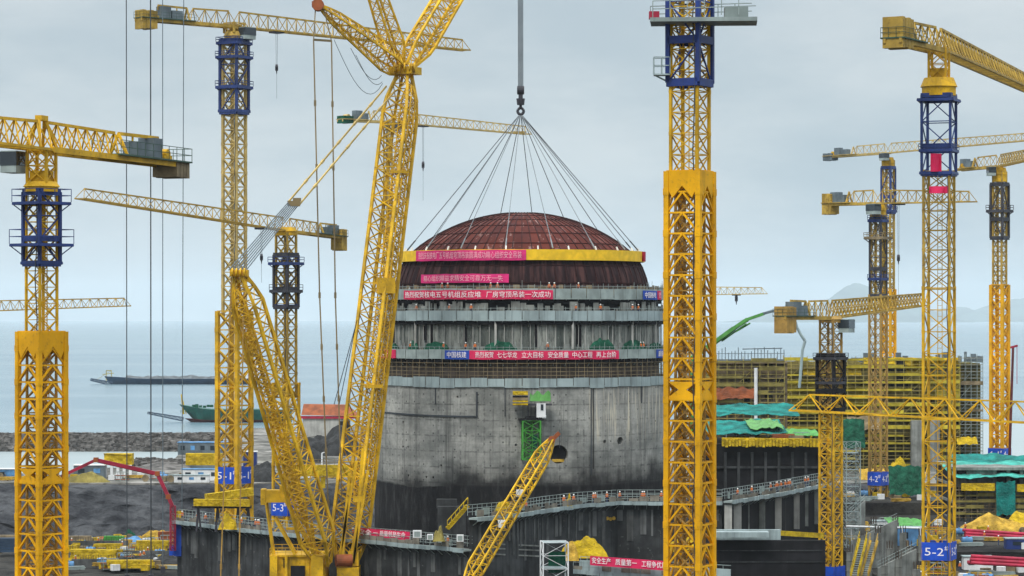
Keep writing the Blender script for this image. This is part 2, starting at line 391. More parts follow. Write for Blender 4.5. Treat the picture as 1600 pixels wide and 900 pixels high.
# ------------------------------------------------------------------ mesh builder
class MB:
    def __init__(s):
        s.v, s.f, s.uv = [], [], None
    def add(s, vs, fs):
        o = len(s.v)
        s.v.extend(vs)
        s.f.extend([tuple(i + o for i in f) for f in fs])
    def box(s, c, size, yaw=0.0):
        hx, hy, hz = size[0] / 2, size[1] / 2, size[2] / 2
        cs, sn = math.cos(yaw), math.sin(yaw)
        vs = []
        for z in (-hz, hz):
            for x, y in ((-hx, -hy), (hx, -hy), (hx, hy), (-hx, hy)):
                vs.append((c[0] + x * cs - y * sn, c[1] + x * sn + y * cs, c[2] + z))
        s.add(vs, [(3, 2, 1, 0), (4, 5, 6, 7), (0, 1, 5, 4), (1, 2, 6, 5), (2, 3, 7, 6), (3, 0, 4, 7)])
    def bar(s, a, b, w, h=None):
        a, b = Vector(a), Vector(b)
        d = b - a
        if d.length < 1e-6:
            return
        d.normalize()
        up = Vector((0, 0, 1)) if abs(d.z) < 0.97 else Vector((0, 1, 0))
        sx = d.cross(up).normalized()
        uz = sx.cross(d)
        h = h or w
        vs = []
        for p in (a, b):
            for i, j in ((-1, -1), (1, -1), (1, 1), (-1, 1)):
                vs.append(tuple(p + sx * (i * w / 2) + uz * (j * h / 2)))
        s.add(vs, [(0, 1, 2, 3), (7, 6, 5, 4), (0, 4, 5, 1), (1, 5, 6, 2), (2, 6, 7, 3), (3, 7, 4, 0)])
    def tube(s, a, b, r, n=8, r2=None):
        a, b = Vector(a), Vector(b)
        d = (b - a)
        if d.length < 1e-6:
            return
        d.normalize()
        up = Vector((0, 0, 1)) if abs(d.z) < 0.97 else Vector((0, 1, 0))
        sx = d.cross(up).normalized()
        uz = sx.cross(d)
        r2 = r if r2 is None else r2
        vs = []
        for p, rr in ((a, r), (b, r2)):
            for k in range(n):
                t = 2 * PI * k / n
                vs.append(tuple(p + sx * (rr * math.cos(t)) + uz * (rr * math.sin(t))))
        fs = [(k, k + n, (k + 1) % n + n, (k + 1) % n) for k in range(n)]
        fs += [tuple(range(n)), tuple(range(2 * n - 1, n - 1, -1))]
        s.add(vs, fs)
    def path(s, pts, r, n=6):
        for a, b in zip(pts[:-1], pts[1:]):
            s.tube(a, b, r, n)
    def poly(s, pts, th):
        """flat polygon given by 3d points, thickened along its normal"""
        p = [Vector(q) for q in pts]
        nrm = (p[1] - p[0]).cross(p[2] - p[1]).normalized() * (th / 2)
        n = len(p)
        vs = [tuple(q - nrm) for q in p] + [tuple(q + nrm) for q in p]
        fs = [tuple(range(n - 1, -1, -1)), tuple(range(n, 2 * n))]
        fs += [(k, (k + 1) % n, (k + 1) % n + n, k + n) for k in range(n)]
        s.add(vs, fs)
    def lathe(s, c, prof, n=96, a0=0.0, a1=2 * PI, closed=False):
        """prof: (r, z) list; angle measured from the front (-y), positive to +x"""
        full = abs(a1 - a0 - 2 * PI) < 1e-6
        m = n if full else n + 1
        vs = []
        for k in range(m):
            t = a0 + (a1 - a0) * k / n
            for r, z in prof:
                vs.append((c[0] + r * math.sin(t), c[1] - r * math.cos(t), c[2] + z))
        q = len(prof)
        fs = []
        qs = q if closed else q - 1
        for k in range(n):
            k2 = (k + 1) % m
            for j in range(qs):
                j2 = (j + 1) % q
                fs.append((k * q + j, k2 * q + j, k2 * q + j2, k * q + j2))
        if not full and closed:
            fs.append(tuple(range(q)))
            fs.append(tuple(range((m - 1) * q + q - 1, (m - 1) * q - 1, -1)))
        s.add(vs, fs)
    def build(s, name, m, parent=None, smooth=False, loc=None):
        me = bpy.data.meshes.new(name)
        base = Vector((0, 0, 0))
        if parent is not None:
            base = ORIGIN[parent.name]
        elif loc is not None:
            base = Vector(loc)
        me.from_pydata([(x - base.x, y - base.y, z - base.z) for x, y, z in s.v], [], s.f)
        me.materials.append(MATS[m])
        if smooth:
            me.polygons.foreach_set('use_smooth', [True] * len(me.polygons))
        o = bpy.data.objects.new(name, me)
        COL.objects.link(o)
        if parent is not None:
            o.parent = parent
            ORIGIN[o.name] = base
        else:
            o.location = base
            ORIGIN[o.name] = base
        return o

ORIGIN = {}

def thing(name, label, cat, loc, group=None):
    o = bpy.data.objects.new(name, None)
    o.empty_display_size = 0.5
    COL.objects.link(o)
    o.location = loc
    ORIGIN[o.name] = Vector(loc)
    tag(o, label, cat, group)
    return o

def tag(o, label, cat, group=None):
    o['label'] = label
    o['category'] = cat
    if group:
        o['group'] = group
    return o

def struct(o, kind='structure'):
    o['kind'] = kind
    return o

def copy_tree(o, loc, label, rz=0.0):
    c = o.copy()
    COL.objects.link(c)
    c.location = loc
    c.rotation_euler = (0, 0, rz)
    c['label'] = label
    for ch in list(o.children):
        k = ch.copy()
        COL.objects.link(k)
        k.parent = c
        for g in list(ch.children):
            q = g.copy()
            COL.objects.link(q)
            q.parent = k
    return c

def text_geo(body, size, extrude=0.0, align='CENTER', sx=1.0):
    cu = bpy.data.curves.new('lettering', 'FONT')
    cu.body = body
    cu.size = size
    cu.align_x = align
    cu.align_y = 'CENTER'
    cu.extrude = extrude
    cu.resolution_u = 2
    o = bpy.data.objects.new('lettering', cu)
    COL.objects.link(o)
    dg = bpy.context.evaluated_depsgraph_get()
    me = o.evaluated_get(dg).to_mesh()
    vs = [(v.co.x * sx, v.co.y, v.co.z) for v in me.vertices]
    fs = [tuple(p.vertices) for p in me.polygons]
    o.evaluated_get(dg).to_mesh_clear()
    bpy.data.objects.remove(o)
    bpy.data.curves.remove(cu)
    return vs, fs

def text_on_plane(body, size, centre, ex, ez, m, parent, extrude=0.02, width=None):
    vs, fs = text_geo(body, size, extrude)
    if width:
        w = max(v[0] for v in vs) - min(v[0] for v in vs)
        k = width / w
        vs = [(v[0] * k, v[1], v[2]) for v in vs]
    ex, ez = Vector(ex).normalized(), Vector(ez).normalized()
    ny = ex.cross(ez)
    mb = MB()
    mb.add([tuple(Vector(centre) + ex * v[0] + ez * v[1] + ny * v[2]) for v in vs], fs)
    return mb.build('lettering', m, parent)

# ------------------------------------------------------------------ lattice helpers
def corners(c, w, yaw):
    cs, sn = math.cos(yaw), math.sin(yaw)
    out = []
    for x, y in ((-1, -1), (1, -1), (1, 1), (-1, 1)):
        x, y = x * w / 2, y * w / 2
        out.append((c[0] + x * cs - y * sn, c[1] + x * sn + y * cs))
    return out

def mast(mb, c, z0, z1, w, yaw, chord, brace, panel, pat='X', splice=0):
    brace *= .78
    cr = corners(c, w, yaw)
    for x, y in cr:
        mb.box((x, y, (z0 + z1) / 2), (chord, chord, z1 - z0), yaw)
    n = max(1, round((z1 - z0) / panel))
    ph = (z1 - z0) / n
    for i in range(4):
        a, b = cr[i], cr[(i + 1) % 4]
        def P(t, z):
            return (a[0] + (b[0] - a[0]) * t, a[1] + (b[1] - a[1]) * t, z)
        for k in range(n):
            za, zb = z1 - k * ph, z1 - (k + 1) * ph
            mb.bar(P(0, za), P(1, za), brace * 0.9)
            if splice and k % splice == splice - 1:
                t = chord / w * 0.3
                th = chord * 0.35
                e = ph * 0.12
                mb.poly([P(t, zb + e), P(1 - t, zb + e), P(.62, zb + ph * .5), P(1 - t, za - e), P(t, za - e), P(.38, zb + ph * .5)], th)
                mb.bar(P(0, zb + e * .6), P(1, zb + e * .6), brace * 1.2, brace * 1.6)
                continue
            if pat == 'X':
                mb.bar(P(0, za), P(1, zb), brace)
                mb.bar(P(1, za), P(0, zb), brace)
            elif pat == 'V':
                mb.bar(P(0, zb), P(.5, za), brace)
                mb.bar(P(1, zb), P(.5, za), brace)
            elif pat == 'Z':
                if (k + i) % 2:
                    mb.bar(P(0, za), P(1, zb), brace)
                else:
                    mb.bar(P(1, za), P(0, zb), brace)
            elif pat == 'K':
                s = 1 if k % 2 else 0
                mb.bar(P(s, zb), P(1 - s, (za + zb) / 2), brace)
                mb.bar(P(s, za), P(1 - s, (za + zb) / 2), brace)
        mb.bar(P(0, z0), P(1, z0), brace)

def ladder(mb, c, z0, z1, yaw, off=0.25):
    cs, sn = math.cos(yaw), math.sin(yaw)
    for s in (-.25, .25):
        p = (c[0] + s * cs - off * sn, c[1] + s * sn + off * cs)
        mb.bar((p[0], p[1], z0), (p[0], p[1], z1), 0.07)
    z = z0
    while z < z1:
        mb.bar((c[0] - .25 * cs - off * sn, c[1] - .25 * sn + off * cs, z), (c[0] + .25 * cs - off * sn, c[1] + .25 * sn + off * cs, z), 0.05)
        z += 0.6

def frame_dir(A, B):
    d = (B - A)
    d.normalize()
    s = d.cross(Vector((0, 0, 1))).normalized()
    u = s.cross(d).normalized()
    return d, s, u

def truss3(mb, A, B, w, h0, h1, panel, chord, brace):
    """triangular jib: two bottom chords, one top chord; A, B on the bottom centre line"""
    A, B = Vector(A), Vector(B)
    L = (B - A).length
    d, s, u = frame_dir(A, B)
    n = max(2, round(L / panel))
    def bl(t, q):
        return A + (B - A) * t + s * (q * w / 2)
    def tp(t):
        return A + (B - A) * t + u * (h0 + (h1 - h0) * t)
    for q in (-1, 1):
        mb.bar(bl(0, q), bl(1, q), chord)
    t0, t1 = 0.5 / n, 1 - 0.5 / n
    mb.bar(tp(t0), tp(t1), chord * 1.1)
    for k in range(n):
        ta, tm, tb = k / n, (k + .5) / n, (k + 1) / n
        for q in (-1, 1):
            mb.bar(bl(ta, q), tp(tm), brace)
            mb.bar(bl(tb, q), tp(tm), brace)
        mb.bar(bl(ta, -1), bl(ta, 1), brace)
        mb.bar(bl(ta, -1), bl(tb, 1), brace * .8)
    mb.bar(bl(1, -1), bl(1, 1), brace)

def truss4(mb, A, B, side, w0, w1, h0, h1, panel, chord, brace, taper=0.0, pat='X'):
    """box boom between A and B; side is the width direction; both ends narrow over `taper` metres"""
    A, B = Vector(A), Vector(B)
    L = (B - A).length
    d = (B - A).normalized()
    s = Vector(side)
    s = (s - d * s.dot(d)).normalized()
    u = s.cross(d).normalized()
    n = max(2, round(L / panel))
    def dims(t):
        k = 1.0
        if taper > 0:
            k = min(1.0, 0.35 + 0.65 * t * L / taper, 0.35 + 0.65 * (1 - t) * L / taper)
        return (w0 + (w1 - w0) * t) * k, (h0 + (h1 - h0) * t) * k
    def C(t, i):
        w, h = dims(t)
        x, y = ((-1, -1), (1, -1), (1, 1), (-1, 1))[i]
        return A + (B - A) * t + s * (x * w / 2) + u * (y * h / 2)
    for k in range(n):
        ta, tb = k / n, (k + 1) / n
        for i in range(4):
            j = (i + 1) % 4
            mb.bar(C(ta, i), C(tb, i), chord)
            mb.bar(C(ta, i), C(ta, j), brace)
            if pat == 'X':
                mb.bar(C(ta, i), C(tb, j), brace)
                mb.bar(C(ta, j), C(tb, i), brace * .8)
            else:
                if k % 2:
                    mb.bar(C(ta, i), C(tb, j), brace)
                else:
                    mb.bar(C(ta, j), C(tb, i), brace)
    for i in range(4):
        mb.bar(C(1, i), C(1, (i + 1) % 4), brace)

def rail_loop(mb, pts, h, r=0.05, mids=1, post=1.6, close=True):
    n = len(pts)
    for i in range(n if close else n - 1):
        a, b = Vector(pts[i]), Vector(pts[(i + 1) % n])
        for k in range(mids + 1):
            dz = Vector((0, 0, h * (k + 1) / (mids + 1)))
            mb.bar(a + dz, b + dz, r)
        m = max(1, round((b - a).length / post))
        for k in range(m):
            p = a + (b - a) * (k / m)
            mb.bar(p, p + Vector((0, 0, h)), r)

def platform(mb, c, z, w, yaw, th, rail, inner=None, r=0.06):
    """square walkway round a mast, hollow when inner is given, with railing and knee braces"""
    cr = corners(c, w, yaw)
    if inner:
        g = (w - inner) / 2
        cs, sn = math.cos(yaw), math.sin(yaw)
        for x, y, sx, sy in ((0, -(w - g) / 2, w, g), (0, (w - g) / 2, w, g), (-(w - g) / 2, 0, g, inner), ((w - g) / 2, 0, g, inner)):
            mb.box((c[0] + x * cs - y * sn, c[1] + x * sn + y * cs, z), (sx, sy, th), yaw)
        ci = corners(c, inner, yaw)
        for a, b in zip(cr, ci):
            mb.bar((a[0], a[1], z), (b[0], b[1], z - g * 1.1), r * 1.6)
    else:
        mb.box((c[0], c[1], z), (w, w, th), yaw)
    if rail > 0:
        rail_loop(mb, [(x, y, z + th / 2) for x, y in cr], rail, r)

# ------------------------------------------------------------------ tower crane
def tower_crane(label, px, d, yaw, base, secs, cage, plats, ring, head, jb, tip, cj, jh, jw=None, panel=None,
                ymat='yellow_mast', jmat='yellow_worn', cmat='navy', weight=None, wmat='yellow_worn', cab=1, truss_cj=0.55,
                sign=None, hook=None, coarse=False, machinery=True, peak=False, boxhead=True):
    S = F / d
    yw = math.radians(yaw)
    kk = abs(math.cos(yw)) + abs(math.sin(yw))
    X = gx(px, d)
    c = (X, d)
    root = thing('tower_crane', label, 'tower crane', (X, d, base), 'tower cranes')
    for i, (y0, y1, pw, ch, br, pn, pat, m, spl) in enumerate(secs):
        mb = MB()
        z1 = gz(y0, d)
        z0 = base if y1 is None else gz(y1, d)
        w = pw / S / kk - ch * .5
        mast(mb, c, z0, z1, w, yw, ch, br, pn, pat, spl)
        if spl:                                          # collar plates at the top of the wide section
            cr = corners(c, w + ch * .15, yw)
            for q in range(4):
                a, b = cr[q], cr[(q + 1) % 4]
                def P(t, z):
                    return (a[0] + (b[0] - a[0]) * t, a[1] + (b[1] - a[1]) * t, z)
                H = 42 / S
                mb.poly([P(0, z1), P(1, z1), P(1, z1 - H * .5), P(.8, z1 - H), P(.5, z1 - H * .55), P(.2, z1 - H), P(0, z1 - H * .5)], ch * .5)
        if spl:                                          # darker brown mast standing inside the wide section
            ib = MB()
            mast(ib, c, z0, z1 - .5, w * .62, yw, ch * .45, br * .75, pn * .9, 'X')
            ib.build('inner_mast', 'yellow_brown', root)
        if not coarse:
            ladder(mb, c, z0, z1, yw, w * .2)
            n_ = max(1, round((z1 - z0) / pn))
            for x_, y_ in corners(c, w, yw):                # bolted joints
                for k_ in range(0, n_ + 1, 2):
                    mb.box((x_, y_, z0 + (z1 - z0) * k_ / n_), (ch * 1.14, ch * 1.14, ch * 1.3), yw)
        mb.build('mast' if i == 0 else 'lower_mast', m, root)
    if cage:
        y0, y1, pw, ch, br = cage
        mb = MB()
        z1, z0 = gz(y0, d), gz(y1, d)
        w = pw / S / kk - ch * .5
        mast(mb, c, z0, z1, w, yw, ch, br, (z1 - z0) / (2 if coarse else 3), 'Z')
        for z in (z0, z0 + (z1 - z0) * .35, z1):
            for q in range(4):
                cr = corners(c, w, yw)
                a, b = cr[q], cr[(q + 1) % 4]
                mb.bar((*a, z), (*b, z), ch, ch * 1.8)
        cg = mb.build('climbing_frame', cmat, root)
        for (py, pw2, rl, pm) in plats:
            pb = MB()
            platform(pb, c, gz(py, d), pw2 / S / kk, yw, 4.5 / S, rl / S, w * .98, max(.05, .8 / S))
            pb.build('platform', pm, cg)
    if ring:
        y0, y1, pw = ring
        mb = MB()
        r = pw / S / 2
        z1, z0 = gz(y0, d), gz(y1, d)
        zm = (z0 + z1) / 2
        mb.tube((X, d, z0), (X, d, zm), r * .92, 20)
        mb.tube((X, d, zm), (X, d, z1), r, 20, r * .8)
        mb.build('slewing_ring', ymat, root)
    A, B = at(*tip), at(*cj)
    M = Vector((X, d, gz(jb, d)))
    dj, sj, uj = frame_dir(Vector((M.x, M.y, 0)), Vector((A.x, A.y, 0)))
    jyaw = math.atan2(dj.y, dj.x)
    jw = jw or jh * .8
    panel = panel or jh * 1.15
    ch, br = jh * .095, jh * .046
    if px > 1800:
        ch, br = .15, .105
    if head:
        y0, y1, pw = head
        mb = MB()
        w = pw / S / 1.35
        z1, z0 = gz(y0, d), gz(y1, d)
        mast(mb, c, z0, z1, w, jyaw, w * .13, w * .07, max(.8, (z1 - z0) / 2), 'X')
        if boxhead:
            mb.box((X, d, z0 + (z1 - z0) * .2), (w * .85, w * .85, (z1 - z0) * .3), jyaw)
        if peak:
            zt = gz(jb, d) + jh * 1.12
            for q in (-1, 1):
                for e in (-1, 1):
                    mb.bar(M + dj * (e * w * .9) + sj * (q * w * .4), Vector((X, d, zt)) + dj * (e * w * .25), w * .13)
            mb.box((X, d, zt), (w * .7, w * .35, .4), jyaw)
        mb.build('tower_head', ymat, root)
    mb = MB()
    truss3(mb, M, A, jw, jh, jh * .72, panel, ch, br)
    jo = mb.build('jib', jmat, root)
    # counter jib
    Bd = (B - M)
    L = Bd.length
    bd, bs, bu = frame_dir(M, B)
    byaw = math.atan2(bd.y, bd.x)
    mb = MB()
    if truss_cj > 0:
        truss3(mb, M, M + Bd * truss_cj, jw, jh, jh * .95, panel, ch, br)
        Tt = M + Bd * truss_cj + bu * jh * .95
        mb.bar(Tt, M + Bd * truss_cj + bs * (jw / 2), br * 2)
        mb.bar(Tt, M + Bd * truss_cj - bs * (jw / 2), br * 2)
    for q in (-1, 1):
        mb.bar(M + bs * (q * jw / 2), B + bs * (q * jw / 2), ch * 1.3, ch * 2.2)
    mb.build('counter_jib', jmat, root)
    mb = MB()
    P0 = M + Bd * max(.45, truss_cj * .8)
    mb.bar(P0 + bu * ch * 1.2, B + bu * ch * 1.2, jw * 1.5, ch * .6)
    if not coarse:
        for q in (-1, 1):
            rail_loop(mb, [P0 + bs * (q * jw * .72) + bu * ch * 1.4, B + bs * (q * jw * .72) + bu * ch * 1.4], 1.1, .05, 1, 1.5, False)
        rail_loop(mb, [B + bs * (jw * .72) + bu * ch * 1.4, B - bs * (jw * .72) + bu * ch * 1.4], 1.1, .05, 1, 1.0, False)
    mb.build('deck', 'green_deck' if not coarse else jmat, root)
    if machinery and not coarse:
        mb = MB()
        a_ = M + Bd * truss_cj + bu * jh * .95
        b_ = M + Bd * min(.9, truss_cj + .3) + bu * jh * .98
        mb.bar(a_, b_, ch, ch * 1.3)
        mb.bar(b_, b_ - bu * jh * .3, ch * .8)
        mb.bar(M + Bd * (truss_cj + .1), a_ + (b_ - a_) * .35, ch * .8)
        mb.build('service_gantry', jmat, root)
    if weight:
        wl, wh, drop = weight                           # length, height, how far below the deck
        mb = MB()
        n = 4
        for k in range(n):
            p = M + Bd * (1 - wl / L * (k + .6) / n)
            mb.box((p.x, p.y, p.z - drop + wh / 2), (wl / n * .9, jw * 1.25, wh * (1 - .06 * (k % 2))), byaw)
        mb.build('counterweight', wmat, root)
    if machinery:
        mb = MB()
        p = M + Bd * (truss_cj + .12)
        mb.box((p.x, p.y, p.z + jh * .40), (jh * .8, jw * .75, jh * .62), byaw)
        p = M + Bd * (truss_cj + .24)
        mb.box((p.x, p.y, p.z + jh * .50), (jh * .75, jw * .8, jh * .85), byaw)
        mb.build('winch_housing', 'grey_box', root)
        p = M + Bd * .86
        mb = MB()
        mb.tube(p + bs * jw * .4 + bu * jh * .35, p - bs * jw * .4 + bu * jh * .35, jh * .22, 12)
        mb.box((p.x, p.y, p.z + jh * .2), (jh * .7, jw * .8, jh * .2), byaw)
        mb.build('winch', ymat, root)
    if cab:
        mb = MB()
        k = jh * .62
        p = M + sj * (cab * (jw * .5 + k * .75)) + dj * (k * .6) - Vector((0, 0, k * .72))
        mb.box(p, (k * 1.5, k * 1.0, k * 1.25), jyaw)
        cb = mb.build('cab', 'galv', root)
        mb = MB()
        q = p + Vector((0, 0, k * .18))
        mb.box(q, (k * 1.56, k * 1.06, k * .78), jyaw)
        mb.build('window', 'glass_dark', cb)
    if hook:
        t, drop = hook
        p = M + (A - M) * t
        mb = MB()
        mb.box((p.x, p.y, p.z - .25), (jh * .8, jw * .9, .35), jyaw)
        mb.build('trolley', 'dark_steel', root)
        mb = MB()
        rr = max(.035, .28 / S)
        e = Vector((0, 0, -drop))
        for q in (-.22, .22):
            mb.tube(p + dj * q, p + e + dj * (q * .6), rr, 4)
        mb.tube(p + e, p + e * 1.0 + Vector((0, 0, -drop * .9 if drop < 9 else -9)), rr * .9, 4)
        mb.build('hoist_rope', 'cable_pale', root)
        mb = MB()
        h = max(.7, 9 / S)
        mb.tube(p + e + Vector((-.2 * h, 0, 0)), p + e + Vector((.2 * h, 0, 0)), h * .42, 12)
        mb.box(p + e + Vector((0, 0, -h * .3)), (h * .5, h * .35, h * .8))
        mb.tube(p + e + Vector((0, 0, -h * .7)), p + e + Vector((0, 0, -h * 1.3)), h * .13, 8, h * .05)
        mb.build('hook_block', 'dark_steel', root)
    if not coarse:                                       # supply cable tied down the mast
        kb = MB()
        zt = gz(secs[0][0], d) - .5
        cx_, cy_ = corners(c, secs[0][2] / S / kk, yw)[1]
        pts_ = []
        zc_ = zt
        k_ = 0
        while zc_ > base + 4:
            pts_.append((cx_ - .25 + .1 * math.sin(k_ * 2.3), cy_ - .12, zc_))
            zc_ -= 3.1
            k_ += 1
        kb.path(pts_, max(.045, .55 / S), 5)
        kb.build('supply_cable', 'cable', root)
    if sign:
        y0, y1, pw, txt = sign
        z1, z0 = gz(y0, d), gz(y1, d)
        w = pw / S / kk
        sb = None
        mb = MB()
        cr = corners(c, w, yw)
        for q in range(4):
            a, b = Vector((*cr[q], 0)), Vector((*cr[(q + 1) % 4], 0))
            nn = (b - a).normalized().cross(Vector((0, 0, 1)))
            m_ = (a + b) / 2 + nn * .08
            mb.box((m_.x, m_.y, (z0 + z1) / 2), ((b - a).length, .1, z1 - z0), yw + q * PI / 2)
        sb = mb.build('sign_board', 'sign_blue', root)
        for q in (0, 1):
            a, b = Vector((*cr[q], 0)), Vector((*cr[(q + 1) % 4], 0))
            ex = (b - a).normalized()
            nn = ex.cross(Vector((0, 0, 1)))
            cc = (a + b) / 2 + nn * .145
            cc.z = z0 + (z1 - z0) * .46
            if txt:
                text_on_plane(txt, (z1 - z0) * .62, cc - ex * ((b - a).length * .06), ex, (0, 0, 1), 'letter_white', sb, .01, (b - a).length * .68)
                text_on_plane('#', (z1 - z0) * .36, cc + ex * ((b - a).length * .38) + Vector((0, 0, (z1 - z0) * .24)), ex, (0, 0, 1), 'letter_white', sb, .01)
    return root

YF, YM, YW = 'yellow_fresh', 'yellow_mast', 'yellow_worn'
PIT = ZE - 46.0
YARD = ZE - 36.0

def build_cranes():
    # near left
    tower_crane('yellow flat-top tower crane cut by the left edge, navy climbing frame under its jib', 65, 220, -42, PIT,
                [(296, 525, 50, .17, .09, 1.25, 'X', YM, 0), (518, None, 78, .36, .17, 1.28, 'V', YF, 9)],
                (300, 412, 60, .24, .11), [(318, 92, 20, 'navy'), (383, 100, 22, 'navy'), (411, 66, 0, 'navy')],
                (284, 300, 58), (232, 286, 44), 234, (-215, 200, 195), (278, 259, 243.8), 2.15, 1.8, 1.75, YM, YM, 'navy',
                (2.6, 1.3, 1.1), 'plank', 1, .54, None, None, False, True, True)
    # near centre right
    r = tower_crane('bright orange-yellow tower crane mast standing in front of the reactor, blue frame at its top', 1078, 200, -28, PIT,
                [(-120, 275, 64, .20, .10, 1.45, 'X', YM, 0), (268, None, 79, .36, .17, 1.45, 'V', YF, 11)],
                (-60, 130, 74, .30, .13), [(-52, 110, 24, 'navy_bright')],
                (-80, -64, 70), (-130, -80, 50), -135, (1500, -330, 150), (1060, -90, 216), 2.3, 1.9, None, YM, YM, 'navy_bright',
                (3, 2, 1.2), YW, 0, .5)
    mb = MB()
    S = F / 200.
    cx = gx(1078, 200)
    mb.box((gx(1098, 200), 200 - 1.0, gz(36, 200)), (165 / S, 3.4, .28), math.radians(-4))
    for e in (-1, 1):
        rail_loop(mb, [at(1017, 33, 200) + Vector((0, e * 1.7 - 1, 0)), at(1176, 28, 200) + Vector((0, e * 1.7 - 1, 0))], 1.1, .06, 1, 1.2, False)
    mb.box(at(1150, 22, 199), (1.6, 1.2, .9))
    mb.build('work_platform', 'galv', r)
    mb = MB()
    mb.box(at(1034, 117, 199.4), (1.1, 1.0, .10))
    b0 = at(1034, 116, 199.4)
    rail_loop(mb, [b0 + Vector((x, y, 0)) for x, y in ((-.55, -.5), (.55, -.5), (.55, .5), (-.55, .5))], 1.15, .06, 1, .6)
    mb.bar(at(1024, 118, 199.4), at(1044, 128, 199.6), .1)
    mb.build('access_basket', 'galv_blue', r)
    mb = MB()
    mb.box(at(1022, 24, 199.2), (.7, .8, .5))
    mb.build('tool_box', 'red_deep', r)
    # right, sign 5-2
    r = tower_crane('tall yellow tower crane with red cloth on its navy frame and a blue 5-2 sign', 1467, 325, -20, PIT,
                [(268, 452, 54, .27, .13, 2.4, 'X', YW, 0), (450, None, 55, .30, .15, 2.5, 'Z', YM, 0)],
                (150, 272, 60, .28, .15), [(157, 74, 0, 'navy'), (236, 68, 8, 'navy'), (271, 66, 0, 'navy')],
                (122, 150, 58), (76, 124, 36), 80, (1612, 143, 385), (1394, 63, 313.5), 2.6, 1.9, 2.0, YM, YW, 'navy',
                (3.2, 3.4, .8), YW, 0, .62, (846, 874, 56, '5-2'), None, False, True)
    for (x0, x1, y0, y1) in ((1454, 1471, 240, 268), (1452, 1482, 291, 302)):
        mb = MB()
        n = 5
        p = [at(x0 + (x1 - x0) * k / n, y0, 323.1 + .15 * math.sin(k * 2.1)) for k in range(n + 1)]
        q = [at(x0 + (x1 - x0) * k / n, y1, 323.0 + .25 * math.sin(k * 1.7 + 1)) for k in range(n + 1)]
        for k in range(n):
            mb.poly([p[k], p[k + 1], q[k + 1], q[k]], .05)
        mb.build('red_cloth', 'banner_red', r)
    # back left, sign 5-1
    tower_crane('very tall tower crane behind the crawler crane with a blue 5-1 sign at its foot', 366, 560, -30, YARD - 3,
                [(70, 492, 37, .50, .24, 2.7, 'X', 'yellow_pale', 0), (486, None, 55, .75, .32, 3.6, 'X', YM, 0)],
                (64, 176, 46, .45, .24), [(68, 56, 7, 'navy'), (90, 58, 7, 'navy'), (137, 58, 8, 'navy'), (174, 50, 0, 'navy')],
                (50, 64, 34), (36, 52, 30), 42, (729, 79, 611), (216, 30, 546), 3.0, 2.2, 2.6, YW, YW, 'navy',
                (3.4, 3.6, 1.8), YW, 1, .5, (729, 755, 55, '5-1'), (.17, 7.0))
    # behind the crawler
    tower_crane('yellow tower crane behind the derrick mast, jib pointing up to the left', 447, 520, -35, PIT,
                [(365, 620, 33, .36, .18, 2.1, 'X', YW, 0), (600, None, 42, .42, .20, 2.4, 'Z', YM, 0)],
                (398, 480, 40, .40, .20), [(412, 56, 8, 'navy'), (455, 52, 8, 'dark_steel'), (478, 42, 0, 'navy')],
                (355, 368, 34), None, 361, (124, 310, 470), (534, 372, 538), 2.35, 1.9, 2.3, YM, 'yellow_worn', 'dark_steel',
                (2.0, 4.0, 2.4), YW, 0, .6, (779, 805, 44, '5-3'), (.13, 5.2))
    # far cranes
    tower_crane('pale far tower crane behind the crawler boom with green counter-jib, jib toward the hook', 606, 700, -30, YARD,
                [(195, None, 14, .30, .16, 2.2, 'Z', YW, 0)], None, [], (190, 197, 15), None, 191,
                (826, 210, 741), (531, 188, 690), 2.7, 2.0, 2.6, 'yellow_pale', 'yellow_pale', 'navy', (3.2, 1.8, .7), 'net_green', 1, .4, None, (.24, 9.5), True)
    tower_crane('far slim tower crane behind the scaffolded building, its long jib the topmost at right', 1388, 760, -35, YARD,
                [(250, 470, 20, .42, .2, 2.6, 'X', YW, 0), (452, None, 24, .6, .3, 3, 'X', YF, 0)],
                (262, 332, 24, .45, .22), [(330, 28, 5, 'navy')], (246, 264, 20), None, 239,
                (1612, 219, 711), (1290, 246, 779), 2.5, 1.9, 2.5, YM, 'yellow_pale', 'navy', (3.6, 2.0, 1.0), 'grey_box', 1, .55, None, None, True)
    tower_crane('tower crane with dark climbing frame before the scaffolded building and blue 4-2 sign low down', 1372, 620, -35, PIT,
                [(322, 470, 25, .36, .18, 2.3, 'X', YW, 0), (460, None, 30, .40, .18, 3.2, 'X', 'yellow_brown', 0)],
                (342, 462, 28, .42, .22), [(345, 34, 6, 'navy'), (372, 46, 6, 'plank'), (436, 34, 5, 'navy')], (320, 338, 26), None, 318,
                (1521, 315, 597), (1290, 320, 632), 2.9, 2.1, 2.5, YM, YW, 'dark_steel', (2.8, 4.6, 2.2), YW, 1, .55, (737, 758, 32, '4-2'), (.22, 11.5), True)
    tower_crane('far tower crane near the right edge with dark frame and orange-yellow lower mast', 1562, 722, -38, YARD,
                [(268, 450, 23, .42, .2, 2.5, 'X', YW, 0), (445, None, 31, .75, .34, 3.4, 'X', YF, 0)],
                (288, 372, 31, .5, .25), [(330, 44, 7, 'dark_steel'), (372, 30, 0, 'navy')], (262, 284, 24), None, 260,
                (1660, 238, 660), (1498, 266, 735), 2.9, 2.1, 2.6, YM, YW, 'dark_steel', None, YW, 1, .6, (700, 716, 36, '4-1'), None, True)
